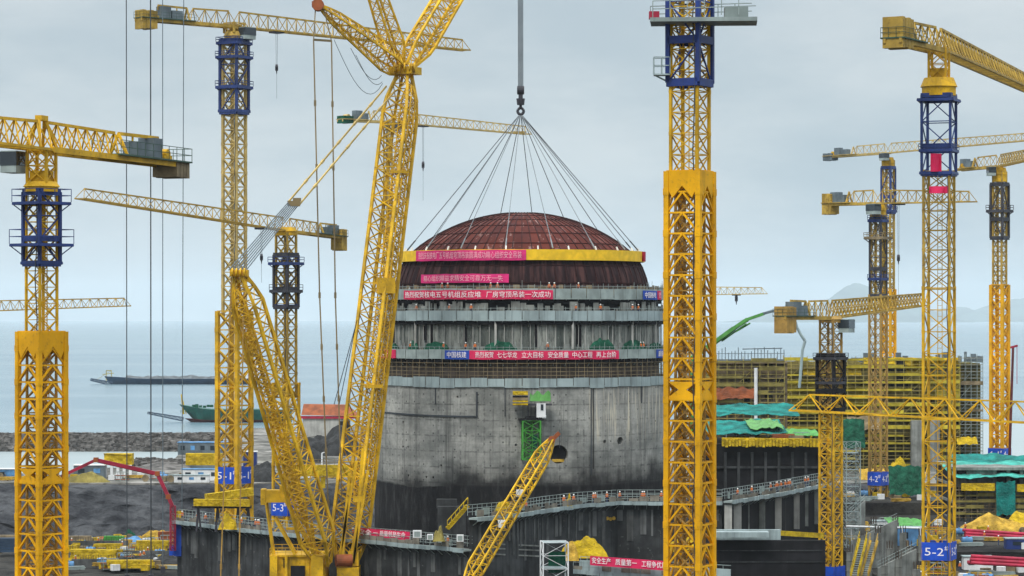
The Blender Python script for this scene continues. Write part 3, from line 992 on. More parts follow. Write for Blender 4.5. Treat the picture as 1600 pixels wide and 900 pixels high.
    tower_crane('low brown tower crane with black frame in front of the scaffolded building', 1298, 480, -38, PIT,
                [(500, 640, 36, .30, .16, 1.9, 'X', 'yellow_brown', 0), (636, None, 37, .32, .17, 2.0, 'X', YM, 0)],
                (556, 640, 46, .42, .22), [(560, 56, 6, 'dark_steel'), (598, 50, 5, 'dark_steel')], (494, 504, 38), None, 497,
                (1442, 477, 520), (1219, 497, 470), 2.9, 2.1, 1.6, 'yellow_brown', 'yellow_worn', 'bitumen_shade',
                (2.6, 4.4, 2.5), 'yellow_brown', 1, .5, (884, 912, 44, None), None)
    tower_crane('distant tower crane standing beyond the left edge, only its jib in view', -150, 650, -35, YARD,
                [(490, None, 30, .4, .2, 3, 'X', YW, 0)], None, [], None, None, 491,
                (201, 478, 690), (-230, 493, 640), 2.6, 2.0, 2.4, YM, 'yellow_worn', 'navy', (3, 2, 1), YW, 1, .5, None, None, True)
    tower_crane('most distant tower crane hidden behind the orange-yellow mast, jib tip poking out right', 1078, 900, -35, YARD,
                [(464, None, 12, .3, .16, 3, 'Z', YW, 0)], None, [], None, None, 461,
                (1196, 459, 880), (1020, 462, 910), 2.6, 2.0, 2.6, YM, 'yellow_pale', 'navy', (3, 2, 1), YW, 0, .5, None, (.62, .9), True)
    tower_crane('yellow tower crane beyond the right edge, its open triangular jib crossing in front', 1841, 290, -30, PIT,
                [(673, None, 50, .3, .15, 2, 'X', YM, 0)], None, [], None, None, 673,
                (1238, 641, 309), (2100, 690, 280), 2.4, 2.0, 3.75, YF, 'yellow_mast', 'navy', (3, 2, 1), YW, 0, .4)
build_cranes()
# ------------------------------------------------------------------ setting
def nz(x, y, z=0.0, s=1.0, o=5):
    return mnoise.fractal(Vector((x * s, y * s, z * s)), 1.0, 2.0, o)

def build_setting():
    mb = MB()
    mb.add([(-40000, 655, 0), (40000, 655, 0), (40000, 40000, 0), (-40000, 40000, 0)], [(0, 1, 2, 3)])
    struct(mb.build('sea', 'sea'))
    mb = MB()
    mb.add([(gx(-400, 900), 640, .03), (gx(480, 640), 640, .03), (gx(480, 912), 912, .03), (gx(-400, 900), 912, .03)], [(0, 1, 2, 3)])
    struct(mb.build('inlet_water', 'calm_water'))
    mb = MB()
    mb.add([(gx(1440, 740), 718, .03), (gx(2300, 740), 718, .03), (gx(2300, 1150), 1150, .03), (gx(1440, 1150), 1150, .03)], [(0, 1, 2, 3)])
    struct(mb.build('inlet_water', 'calm_water'))
    # pit floor: a gently uneven sheet
    mb = MB()
    nx, ny = 90, 60
    vs = []
    for j in range(ny + 1):
        y = -60 + 680 * j / ny
        for i in range(nx + 1):
            x = -420 + 840 * i / nx
            vs.append((x, y, PIT + 0.7 * nz(x, y, 0, .05) - .3))
    fs = [(j * (nx + 1) + i, j * (nx + 1) + i + 1, (j + 1) * (nx + 1) + i + 1, (j + 1) * (nx + 1) + i) for j in range(ny) for i in range(nx)]
    mb.add(vs, fs)
    struct(mb.build('ground', 'ground', smooth=True))
    # rock side of the pit
    mb = MB()
    nx, ny = 420, 22
    vs = []
    for j in range(ny + 1):
        t = j / ny
        for i in range(nx + 1):
            x = -420 + 840 * i / nx
            n = nz(x, t * 9, 3, .11, 6)
            y = 629 - 30 * t + (4.0 * n + 2.0 * nz(x, t * 30, 9, .35)) * min(1, 4 * t * (1.15 - t))
            z = YARD - .02 - 10.6 * (t ** 1.15) + 1.1 * nz(x, t * 20, 5, .3) * min(1, 4 * t)
            vs.append((x, y, z))
    fs = [(j * (nx + 1) + i, (j + 1) * (nx + 1) + i, (j + 1) * (nx + 1) + i + 1, j * (nx + 1) + i + 1) for j in range(ny) for i in range(nx)]
    mb.add(vs, fs)
    struct(mb.build('pit_terrain', 'pit_rock', smooth=False))
    # yard
    shore = [(-420, 648)] + [(gx(p, d), d) for p, d in ((0, 653), (100, 662), (122, 692), (205, 694), (214, 712), (262, 724), (274, 742), (284, 778), (346, 800), (352, 935), (560, 965), (1100, 965), (1440, 770), (1600, 724))] + [(420, 724)]
    bot = [(420, 628), (-420, 628)]
    out = shore + bot
    mb = MB()
    n = len(out)
    top = [(x, y, YARD) for x, y in out]
    low = [(x, y, -9) for x, y in out]
    mb.add(top + low, [tuple(range(n - 1, -1, -1)), tuple(range(n, 2 * n))] + [(k, (k + 1) % n, (k + 1) % n + n, k + n) for k in range(n)])
    o = mb.build('yard_ground', 'yard')
    struct(o)
    # far hills across the bay
    for nm, d0, peaks in (('hills', 30000, ((1340, 448, 70), (1250, 474, 60), (1420, 476, 45))),
                          ('hills', 34000, ((1495, 478, 30), (1525, 482, 24), (1600, 468, 90), (1700, 458, 160)))):
        mb = MB()
        x0, x1 = gx(1060 if d0 < 32000 else 1440, d0), gx(1480 if d0 < 32000 else 1900, d0)
        nx, ny = 160, 10
        vs = []
        for j in range(ny + 1):
            t = j / ny
            y = d0 + 4000 * (t - .5)
            for i in range(nx + 1):
                x = x0 + (x1 - x0) * i / nx
                px = 800 + x / d0 * F
                h = 0
                for pp, ty, w in peaks:
                    h = max(h, (ZE + (HZ - ty) / F * d0) * math.exp(-((px - pp) / w) ** 2))
                h *= (1 - (2 * t - 1) ** 2) * (1 + .22 * nz(x, y, 1, .0018))
                vs.append((x, y, h - 2))
        mb.add(vs, [(j * (nx + 1) + i, j * (nx + 1) + i + 1, (j + 1) * (nx + 1) + i + 1, (j + 1) * (nx + 1) + i) for j in range(ny) for i in range(nx)])
        struct(mb.build(nm, 'hill', smooth=True))

def rocks(mb, n, fn, s0, s1):
    for _ in range(n):
        x, y, z = fn()
        s = R.uniform(s0, s1)
        vs = []
        for k in range(8):
            vs.append((x + s * ((1 if k & 1 else -1) * R.uniform(.3, .65)), y + s * ((1 if k & 2 else -1) * R.uniform(.3, .65)), z + s * ((1 if k & 4 else -1) * R.uniform(.25, .5))))
        mb.add(vs, [(0, 2, 3, 1), (4, 5, 7, 6), (0, 1, 5, 4), (1, 3, 7, 5), (3, 2, 6, 7), (2, 0, 4, 6)])

def mound(name, label, cat, c, sx, sy, h, m, rough=.25, seed=0.0, n=26, group=None):
    """a heap of loose stuff with an uneven skin"""
    mb = MB()
    vs = []
    for j in range(n + 1):
        for i in range(n + 1):
            u, v = i / n * 2 - 1, j / n * 2 - 1
            rr = min(1, math.hypot(u, v))
            k = (1 - rr ** 2) ** .8 if rr < 1 else 0
            e = 1 + rough * 1.1 * mnoise.noise(Vector((u * 1.7 + seed, v * 1.7, seed)))
            vs.append((c[0] + u * sx, c[1] + v * sy, c[2] - .3 + h * k * e + rough * h * min(1, k * 3) * (.30 * mnoise.noise(Vector((u * 4 + seed, v * 4, seed + 4))) + .16 * mnoise.noise(Vector((u * 10 + seed, v * 10, seed + 8))))))
    mb.add(vs, [(j * (n + 1) + i, j * (n + 1) + i + 1, (j + 1) * (n + 1) + i + 1, (j + 1) * (n + 1) + i) for j in range(n) for i in range(n)])
    o = mb.build(name, m, loc=c)
    return tag(o, label, cat, group)

def build_shore():
    mb = MB()
    nx, ny = 240, 10
    x0, x1 = gx(-120, 915), gx(500, 915)
    vs = []
    for j in range(ny + 1):
        t = j / ny * 2 - 1
        for i in range(nx + 1):
            x = x0 + (x1 - x0) * i / nx
            h = max(0, 1.05 - abs(t) ** 1.6) * (5.0 + .5 * nz(x, 0, 0, .02))
            vs.append((x + .6 * nz(x, t, 2, .9), 918 + 13 * t, -.4 + h + .7 * nz(x, t * 12, 7, .5)))
    mb.add(vs, [(j * (nx + 1) + i, j * (nx + 1) + i + 1, (j + 1) * (nx + 1) + i + 1, (j + 1) * (nx + 1) + i) for j in range(ny) for i in range(nx)])
    def f():
        x = R.uniform(x0, x1)
        t = R.uniform(-1, .3)
        return x, 918 + 13 * t, -.3 + max(0, 1.05 - abs(t) ** 1.6) * 5.0
    rocks(mb, 3000, f, .6, 1.7)
    tag(mb.build('breakwater', 'stone', loc=((x0 + x1) / 2, 918, 0)), 'low grey rubble breakwater lying across the inlet below the ships', 'breakwater')
    for nm, p, d, s, q in (('shore rubble on the edge of the yard beside the dark shed', 238, 709, (9, 20), 2.6),):
        c = (gx(p, d), d, YARD)
        mb = MB()
        rocks(mb, 260, lambda: (c[0] + R.gauss(0, 3.0), c[1] + R.gauss(0, 4), YARD + abs(R.gauss(0, .5))), .5, 1.7)
        tag(mb.build('rubble_heap', 'stone', loc=c), 'grey ' + nm, 'rubble heap')['kind'] = 'stuff'

# ------------------------------------------------------------------ ships
def ship_hull(mb, c, L, B, H, bow):
    """hull along x, bow at -x, raked stem"""
    st = []
    n = 14
    for k in range(n + 1):
        t = k / n
        w = B / 2 * min(1, (t / .22) ** .6 if t > 0 else 0.02) * (1 if t < .93 else .9)
        sheer = H * (1 + .35 * max(0, .25 - t) / .25)
        x = c[0] - L / 2 + L * t
        rake = bow * max(0, .2 - t) / .2
        st.append([(x + rake, c[1] - w * .55, c[2]), (x, c[1] - w, c[2] + sheer), (x, c[1] + w, c[2] + sheer), (x + rake, c[1] + w * .55, c[2])])
    vs = [p for s in st for p in s]
    fs = []
    for k in range(n):
        a, b = k * 4, k * 4 + 4
        for j in range(4):
            fs.append((a + j, b + j, b + (j + 1) % 4, a + (j + 1) % 4))
    fs += [(0, 1, 2, 3), (n * 4 + 3, n * 4 + 2, n * 4 + 1, n * 4)]
    mb.add(vs, fs)

def build_ships():
    # far sand barge
    d = 1830.
    x0, x1 = gx(163, d), gx(405, d)
    c = ((x0 + x1) / 2, d, -.6)
    r = thing('sand_barge', 'far dark blue sand barge with loading boom over its bow, on open water', 'barge', (c[0], d, 0), 'sand barges at anchor')
    mb = MB(); ship_hull(mb, c, x1 - x0, 15, 4.2, 4); mb.build('hull', 'ship_blue', r)
    mb = MB()
    n, m = 90, 8
    vs = []
    for j in range(m + 1):
        for i in range(n + 1):
            x = x0 + 14 + (x1 - x0 - 18) * i / n
            t = j / m * 2 - 1
            vs.append((x, d + 6.2 * t, 3.2 + 2.6 * (1 - abs(t) ** 1.5) * (.75 + .45 * nz(x, t, 1, .12))))
    mb.add(vs, [(j * (n + 1) + i, j * (n + 1) + i + 1, (j + 1) * (n + 1) + i + 1, (j + 1) * (n + 1) + i) for j in range(m) for i in range(n)])
    mb.build('sand_cargo', 'cargo_sand', r)
    mb = MB(); truss4(mb, at(176, 600, d), at(142, 593, d), (0, 1, 0), 3, 2, 2.2, 1.2, 3, .5, .3); mb.build('loading_boom', 'ship_blue', r)
    mb = MB()
    for p in (166, 174):
        mb.bar(at(p, 597, d), at(p, 579, d), .5)
    mb.bar(at(160, 585, d), at(178, 583, d), .4); mb.bar(at(166, 579, d), at(174, 579, d), .5)
    mb.bar(at(150, 594, d), at(174, 579, d), .2)
    mb.build('mast', 'pole', r)
    mb = MB()
    b = at(395, 596, d)
    mb.box((b.x, d, 6), (9, 10, 5)); mb.box((b.x + 1, d, 10), (6, 8, 3))
    mb.build('deckhouse', 'white_paint', r)
    # nearer green barge
    d = 1165.
    x0, x1 = gx(280, d), gx(455, d)
    c = ((x0 + x1) / 2, d, -.4)
    r = thing('sand_barge', 'green sand barge with yellow mast, moored just behind the breakwater', 'barge', (c[0], d, 0), 'sand barges at anchor')
    mb = MB(); ship_hull(mb, c, x1 - x0, 12, 5.6, 7); mb.build('hull', 'ship_green', r)
    mb = MB(); ship_hull(mb, (c[0] + .6, d, -.8), x1 - x0 - 3, 11.2, 1.7, 4); mb.build('boot_top', 'ship_red', r)
    mb = MB()
    rail_loop(mb, [at(284, 645, d) + Vector((0, -4, 0)), at(450, 648, d) + Vector((0, -5.5, 0))], 1.2, .12, 1, 3, False)
    for k in range(7):
        mb.box((x0 + 6 + k * 1.5, d - 2 + R.uniform(-2, 2), 6.2 + R.uniform(0, .4)), (1.2, 1.6, R.uniform(.6, 1.6)))
    mb.build('deck_gear', 'net_green', r)
    mb = MB(); truss4(mb, at(286, 655, d), at(231, 645, d), (0, 1, 0), 2.2, 1.2, 1.4, .7, 2, .28, .16); mb.build('loading_boom', 'ship_blue', r)
    mb = MB()
    for e in (-1.6, 1.6):
        mb.bar(at(287, 647, d) + Vector((0, e, 0)), at(283, 616, d), .35)
    mb.bar(at(291, 647, d), at(283, 616, d), .35)
    for k in range(5):
        mb.bar(at(286.8 - k * .8, 641 - k * 5, d) + Vector((0, -1.3 + k * .25, 0)), at(286.8 - k * .8, 641 - k * 5, d) + Vector((0, 1.3 - k * .25, 0)), .2)
    mb.build('mast', 'yellow_net', r)
    mb = MB(); mb.box(at(436, 640, d), (7, 8, 4.5)); mb.build('deckhouse', 'white_paint', r)

# ------------------------------------------------------------------ reactor
RC = (gx(815, 500), 500.0)
def rz(py):
    return ZE + (HZ - py) / 9.0

def arc_pt(a, r, z):
    return Vector((RC[0] + r * math.sin(a), RC[1] - r * math.cos(a), z))

def px2a(px, r):
    """angle on a drum of radius r whose front shows at photo column px"""
    a = 0.0
    for _ in range(12):
        d = RC[1] - r * math.cos(a)
        a = math.asin(max(-1, min(1, (gx(px, d) - RC[0]) / r)))
    return a

def uv_drum(me, ox, oy, oz, rr):
    uv = me.uv_layers.new(name='uv')
    for p in me.polygons:
        for li in p.loop_indices:
            v = me.vertices[me.loops[li].vertex_index].co
            a = math.atan2(v.x + ox, -(v.y + oy))
            uv.data[li].uv = (a * rr, v.z + oz - ZE)

def drum(name, r, z0, z1, th, m, root, cuts=(), n=180):
    mb = MB()
    h = (z1 - z0)
    zs = [z0 + h * k / 6 for k in range(7)]
    prof = [(r, z) for z in zs] + [(r - th, z1), (r - th, z0)]
    mb.lathe((RC[0], RC[1], 0), prof, n, closed=True)
    o = mb.build(name, m, root)
    cutters = []
    if cuts:
        cb = MB()
        for a, z, rad in cuts:
            p, q = arc_pt(a, r + .8, z), arc_pt(a, r - th * .82, z)
            cb.tube(p, q, rad, 28)
        co = cb.build('cutter', 'bitumen_shade', root)
        md = o.modifiers.new('cut', 'BOOLEAN')
        md.operation = 'DIFFERENCE'
        md.solver = 'EXACT'
        md.object = co
        dg = bpy.context.evaluated_depsgraph_get()
        me = bpy.data.meshes.new_from_object(o.evaluated_get(dg))
        o.modifiers.clear()
        old = o.data
        o.data = me
        o.data.materials.clear()
        o.data.materials.append(MATS[m])
        bpy.data.objects.remove(co)
        for p in me.polygons:
            p.material_index = 0
    b = ORIGIN[root.name]
    uv_drum(o.data, b.x - RC[0], b.y - RC[1], b.z, r)
    return o

def ring_platform(root, py_top, py_bot, r_in, r_out, m, jag=.06, lattice=True):
    z0, z1 = rz(py_bot), rz(py_top)
    mb = MB()
    mb.lathe((RC[0], RC[1], 0), [(r_in - .4, z0 - .1), (r_out - .05, z0 - .1), (r_out - .05, z0 + .12), (r_in - .4, z0 + .12)], 120, closed=True)
    n = 72
    for k in range(n):                         # brackets under the walkway
        a = 2 * PI * (k + .5) / n
        mb.bar(arc_pt(a, r_out - .2, z0 - .1), arc_pt(a, r_in - .2, z0 - 1.2), .13)
    wp = mb.build('work_platform', 'galv', root)
    mb = MB()
    n = 56
    for k in range(n):
        a0, a1 = 2 * PI * k / n + .0025, 2 * PI * (k + 1) / n - .0025
        t, bo = z1 + R.uniform(-jag, jag), z0 - .12 + R.uniform(-jag, jag)
        rr = r_out + R.uniform(0, .08)
        p = [(rr, bo), (rr, t), (rr - .06, t), (rr - .06, bo)]
        mb.lathe((RC[0], RC[1], 0), p, 3, a0, a1, closed=True)
    mb.build('parapet', m, wp)
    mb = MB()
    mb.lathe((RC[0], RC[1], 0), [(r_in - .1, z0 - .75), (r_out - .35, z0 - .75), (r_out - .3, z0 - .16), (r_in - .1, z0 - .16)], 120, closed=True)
    mb.build('soffit_shade', 'bitumen_shade', wp)  # dark band under the walkway, with the platform's shade painted in black
    if lattice:
        mb = MB()
        for k in range(150):
            a = 2 * PI * k / 150
            h = R.uniform(.7, 1.5) if R.random() < .85 else R.uniform(1.6, 2.6)
            mb.bar(arc_pt(a, r_out - .12, z1 - .3), arc_pt(a, r_out - .12, z1 + h * .6), .06)
        mb.lathe((RC[0], RC[1], 0), [(r_out - .1, z1 + .38), (r_out - .1, z1 + .44), (r_out - .16, z1 + .44), (r_out - .16, z1 + .38)], 90, closed=True)
        mb.build('railing', 'galv', wp)
    return wp

def build_reactor():
    root = thing('reactor_building', 'grey cylindrical concrete reactor building ringed by four work platforms, black coating low down', 'reactor building', (RC[0], RC[1], ZE - 38))
    cuts = [(px2a(873, 25.5), gz(710, 475), 1.55), (px2a(969, 25.5), gz(689, 480), .66), (px2a(945, 25.5), gz(690, 478), .3)]
    for px, py in ((630, 662), (630, 701), (637.5, 701), (638, 746), (666, 747), (677, 747), (689, 728), (715, 620), (806, 694), (1024, 662)):
        cuts.append((px2a(px, 25.5), gz(py, 477), .2))
    drum('containment_wall', 25.5, ZE - 38, rz(600), 1.4, 'containment', root, cuts)
    mb = MB()                                   # black disc paints the big opening's inner shade; then a sand-coloured sill
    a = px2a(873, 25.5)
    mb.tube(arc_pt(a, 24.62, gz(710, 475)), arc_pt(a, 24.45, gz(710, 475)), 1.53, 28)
    mb.build('opening_shade', 'bitumen_shade', root)
    mb = MB()
    mb.box(arc_pt(a, 24.9, gz(720, 475)), (2.0, .5, .45), a)
    mb.build('opening_sill', 'tarp_sand', root)
    drum('upper_wall', 23.9, rz(557), rz(486), 1.2, 'upper_concrete', root)
    drum('rebar_band', 23.8, rz(602), rz(557), 1.0, 'rebar', root)
    drum('dark_band', 23.7, rz(486), rz(469), 1.0, 'bitumen_shade', root)
    mb = MB()
    mb.lathe((RC[0], RC[1], 0), [(23.0, rz(470)), (23.0, rz(449)), (22.0, rz(449)), (22.0, rz(470))], 120, closed=True)
    mb.build('top_ring', 'rebar', root)
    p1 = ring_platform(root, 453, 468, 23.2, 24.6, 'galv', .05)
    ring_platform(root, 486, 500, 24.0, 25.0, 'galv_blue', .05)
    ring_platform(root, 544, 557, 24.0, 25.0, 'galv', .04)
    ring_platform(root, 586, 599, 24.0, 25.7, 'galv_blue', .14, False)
    # deck clutter: formwork panels, tarps and props along the platforms
    for py, rr, ht, dens, m in ((484, 24.5, 1.9, 170, 'conc'), (543, 24.5, 1.5, 90, 'conc'), (452, 23.9, 1.1, 110, 'plank')):
        mb = MB()
        for k in range(dens):
            a = R.uniform(-1.65, 1.65)
            h = R.uniform(.25, 1) ** 1.5 * ht
            w = R.uniform(.2, 1.5)
            p = arc_pt(a, rr - R.uniform(-.1, .5), rz(py) - .9 + h / 2)
            mb.box(p, (w, .15, h + .8), a + R.uniform(-.2, .2))
        mb.build('formwork_panel', m, root)['kind'] = 'stuff'
    for px0, px1, py, h in ((605, 622, 543, 1.0), (638, 652, 541, 1.4), (662, 700, 541, 1.2), (755, 808, 543, 1.7), (922, 960, 541, 1.8), (972, 1012, 543, 1.9), (1015, 1035, 543, 1.2)):
        mb = MB()
        n = 12
        for rr in (0,):
            pts = []
            for k in range(n + 1):
                a = px2a(px0 + (px1 - px0) * k / n, 24.6)
                e = h * (math.sin(PI * k / n) ** .6) * (.75 + .4 * mnoise.noise(Vector((px0, k * .7, 0))))
                pts.append((a, e))
            for (a0, e0), (a1, e1) in zip(pts[:-1], pts[1:]):
                z = rz(py) - .5
                q = [arc_pt(a0, 24.75, z), arc_pt(a1, 24.75, z), arc_pt(a1, 24.45, z + .5 + e1), arc_pt(a0, 24.45, z + .5 + e0)]
                mb.poly(q, .25)
        mb.build('tarpaulin', 'net_green', root)
    # scaffold under the third platform
    mb = MB()
    z0, z1 = rz(587), rz(558)
    for k in range(190):
        a = 2 * PI * k / 190
        rr = 24.85 if k % 2 else 24.3
        mb.bar(arc_pt(a, rr, z0), arc_pt(a, rr, z1), .07)
    for z in (z0 + .5, z0 + 1.1, z0 + 1.75, z0 + 2.5):
        mb.lathe((RC[0], RC[1], 0), [(24.9, z), (24.9, z + .08), (24.82, z + .08), (24.82, z)], 120, closed=True)
    mb.build('scaffold', 'plank', root)
    mb = MB()
    for k in range(110):
        a = 2 * PI * k / 110 + R.uniform(-.01, .01)
        mb.bar(arc_pt(a, 24.25, rz(543)), arc_pt(a, 24.25, rz(503)), .09)
    mb.build('prop', 'conc_light', root)['kind'] = 'stuff'
    for k in range(5):
        a = (-.82, -.18, .35, .86, 1.2)[k]
        mb = MB()
        mb.bar(arc_pt(a, 24.5, rz(543)), arc_pt(a, 24.5, rz(500)), .35)
        mb.build('wall_column', 'conc_light', root)
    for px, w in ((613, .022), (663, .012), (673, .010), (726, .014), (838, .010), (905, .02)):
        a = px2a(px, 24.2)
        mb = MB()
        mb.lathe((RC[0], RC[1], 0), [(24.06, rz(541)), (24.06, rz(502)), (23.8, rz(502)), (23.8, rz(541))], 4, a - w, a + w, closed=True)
        mb.build('wall_recess', 'bitumen_shade', root)
    # cable run on the wall
    mb = MB()
    pts = [(598, 648)] + [(p, 648 + 2.5 * math.sin((p - 598) / 145 * 2)) for p in range(620, 741, 20)] + [(745, 651), (745, 612)]
    pts = [arc_pt(px2a(p, 25.6), 25.6, gz(y, 477)) for p, y in pts]
    for a, b in zip(pts[:-1], pts[1:]):
        mb.bar(a, b, .26, .26)
    mb.build('cable_run', 'cable', root)
    mb = MB()
    mb.bar(arc_pt(px2a(924, 25.6), 25.56, gz(602, 477)), arc_pt(px2a(924, 25.6), 25.56, gz(742, 477)), .16, .12)
    mb.build('joint_strip', 'cable', root)
    for px in (680, 789, 1003):
        mb = MB()
        a = px2a(px, 25.6)
        mb.bar(arc_pt(a, 25.55, gz(602, 477)), arc_pt(a, 25.55, gz(602 + (30 if px != 789 else 48), 477)), .16)
        mb.build('joint_strip', 'cable', root)

def build_dome():
    root = thing('steel_dome', 'red-brown steel dome with yellow ring beam lowered onto the top of the reactor', 'dome', (RC[0], RC[1], rz(450)))
    zt = rz(332)
    Rs = 29.7
    prof = []
    for r, z in ((22.0, rz(450)), (21.9, rz(444)), (21.7, rz(436)), (21.35, rz(427)), (20.95, rz(418)), (20.4, rz(409)), (19.7, rz(401)), (18.95, rz(394))):
        prof.append((r, z))
    for k in range(1, 15):
        r = 18.9 * (1 - k / 14)
        prof.append((max(r, .01), zt - (Rs - math.sqrt(Rs * Rs - r * r))))
    mb = MB()
    mb.lathe((RC[0], RC[1], 0), prof, 144)
    o = mb.build('dome_shell', 'dome_plate', root, True)
    me = o.data
    uv = me.uv_layers.new(name='uv')
    for p in me.polygons:
        aa = [math.atan2(me.vertices[me.loops[l].vertex_index].co.x, -me.vertices[me.loops[l].vertex_index].co.y) / (2 * PI) + .5 for l in p.loop_indices]
        wrap = max(aa) - min(aa) > .5
        for li, a in zip(p.loop_indices, aa):
            v = me.vertices[me.loops[li].vertex_index].co
            if wrap and a < .5:
                a += 1
            uv.data[li].uv = (a, v.z / (zt - rz(450)))
    # stiffeners: meridians and hoops
    mb = MB()
    for k in range(72):
        a = 2 * PI * k / 72
        for (r0, z0), (r1, z1) in zip(prof[:-1], prof[1:]):
            if r1 < 2.6 or (k % 2 and r1 < 7):
                break
            mb.bar(arc_pt(a, r0 + .03, z0 + .03), arc_pt(a, r1 + .03, z1 + .03), .13, .13)
    for idx in (1, 4, 8, 10, 12, 14, 16, 18):
        r, z = prof[idx]
        mb.lathe((RC[0], RC[1], 0), [(r + .14, z - .07), (r + .14, z + .07), (r - .1, z + .07), (r - .1, z - .07)], 120, closed=True)
    mb.build('stiffener', 'dark_rust', root)
    mb = MB()
    z0, z1 = rz(410), rz(394)
    mb.lathe((RC[0], RC[1], 0), [(20.3, z0), (21.35, z0), (21.35, z1), (20.0, z1)], 120, closed=True)
    mb.build('ring_beam', 'banner_yellow', root)
    for k in range(24):
        a = 2 * PI * (k + .5) / 24
        mb = MB()
        mb.bar(arc_pt(a, 20.5, z1), arc_pt(a, 20.2, z1 + .6), .2)
        mb.build('lifting_lug', 'white_paint', root)
    mb = MB()
    mb.box(arc_pt(px2a(1004, 21.4), 21.6, (z0 + z1) / 2), (.5, .5, 1.7), .9)
    mb.build('end_plate', 'red_deep', root)

mat('dark_rust', (0.030, 0.009, 0.009), 0.7, 0.4, 0.6, spec=.15)

def arc_banner(label, px0, px1, y0, y1, r, m, parts, group='banners on the reactor', bow=0.0):
    """cloth banner hung along a drum; parts: (px_a, px_b, text, letter material)"""
    a0, a1 = px2a(px0, r), px2a(px1, r)
    am = (a0 + a1) / 2
    base = arc_pt(am, r, rz(y1))
    root = thing('banner', label, 'banner', base, group)
    mb = MB()
    n = max(6, int((a1 - a0) * 40))
    for k in range(n):
        b0, b1 = a0 + (a1 - a0) * k / n, a0 + (a1 - a0) * (k + 1) / n
        w0, w1 = .03 + .07 * mnoise.noise(Vector((k * .55, px0, 0))), .03 + .07 * mnoise.noise(Vector(((k + 1) * .55, px0, 0)))
        s0 = bow * 4 * (k / n) * (1 - k / n) + .07 * abs(math.sin(k / n * (px1 - px0) / 14.0))
        s1 = bow * 4 * ((k + 1) / n) * (1 - (k + 1) / n) + .07 * abs(math.sin((k + 1) / n * (px1 - px0) / 14.0))
        q = [arc_pt(b0, r + w0, rz(y1) - s0), arc_pt(b1, r + w1, rz(y1) - s1), arc_pt(b1, r, rz(y0) - s1), arc_pt(b0, r, rz(y0) - s0)]
        o = len(mb.v)
        inn = [arc_pt(b0, r - .06, rz(y1) - s0), arc_pt(b1, r - .06, rz(y1) - s1), arc_pt(b1, r - .06, rz(y0) - s1), arc_pt(b0, r - .06, rz(y0) - s0)]
        mb.add([tuple(p) for p in q + inn], [(0, 1, 2, 3), (7, 6, 5, 4), (0, 4, 5, 1), (3, 2, 6, 7), (0, 3, 7, 4), (1, 5, 6, 2)])
    mb.build('cloth', m, root)
    for pa, pb, txt, lm in parts:
        b0, b1 = px2a(pa, r), px2a(pb, r)
        h = (y1 - y0) / 9.0
        vs, fs = text_geo(txt, h * .80, 0.015)
        x0, x1 = min(v[0] for v in vs), max(v[0] for v in vs)
        yy0, yy1 = min(v[1] for v in vs), max(v[1] for v in vs)
        zc = (rz(y0) + rz(y1)) / 2
        mb = MB()
        pts = []
        for x, y, z in vs:
            t = (x - x0) / (x1 - x0)
            k = (b0 + (b1 - b0) * t - a0) / (a1 - a0)
            pts.append(tuple(arc_pt(b0 + (b1 - b0) * t, r + .14 + z, zc - bow * 4 * k * (1 - k) + (y - (yy0 + yy1) / 2) * (h * .68) / (yy1 - yy0))))
        mb.add(pts, fs)
        mb.build('lettering', lm, root)
    return root

def build_banners():
    arc_banner('long pink banner with pale lettering on the left half of the dome ring beam', 650, 822, 394.5, 410, 21.5, 'banner_pink',
               [(655, 815, '热烈庆祝核电厂五号机组穹顶吊装圆满成功精心组织安全吊装', 'letter_pink')])
    arc_banner('short pink banner hanging on the dark skirt of the dome, above the deck', 658, 795, 431, 444, 22.25, 'banner_pink',
               [(663, 786, '精心组织精益求精安全可靠万无一失', 'letter_pink')], bow=-.08)
    arc_banner('wide crimson banner with dense white lettering on the topmost work platform of the reactor', 631, 864, 455, 468.5, 24.85, 'banner_red',
               [(634, 752, '热烈祝贺核电五号机组反应堆', 'letter_white'), (760, 860, '厂房穹顶吊装一次成功', 'letter_white')])
    arc_banner('crimson banner with spaced white characters on the third work platform down', 733.5, 967, 545, 558, 25.2, 'banner_red',
               [(743, 771, '热烈祝贺', 'letter_white'), (777, 808, '七七华龙', 'letter_white'), (815, 849, '立大目标', 'letter_white'), (856, 888, '安全质量', 'letter_white'), (894, 925, '中心工程', 'letter_white'), (931, 962, '再上台阶', 'letter_white')])
    arc_banner('small blue banner joined to the left end of the spaced-lettering banner', 695, 733, 545, 558, 25.2, 'banner_blue',
               [(699, 729, '中国核建', 'letter_white')])
    arc_banner('crimson banner end showing through the boom of the crawler crane', 575, 618, 545, 558, 25.2, 'banner_red', [(588, 612, '安全第一', 'letter_white')])
    arc_banner('small blue banner at the right end of the topmost work platform', 1005, 1027, 455, 468.5, 24.85, 'banner_blue', [(1007, 1024, '中国核电', 'letter_white')])
    arc_banner('small crimson banner beside the blue one, right end of the topmost platform', 1027.5, 1033, 455, 468.5, 24.85, 'banner_red', [(1028.5, 1032, '安全', 'letter_pink')])
    arc_banner('small blue banner at the right end of the third work platform down', 1026, 1037, 545, 558, 25.2, 'banner_blue', [(1028, 1035, '质量', 'letter_white')])

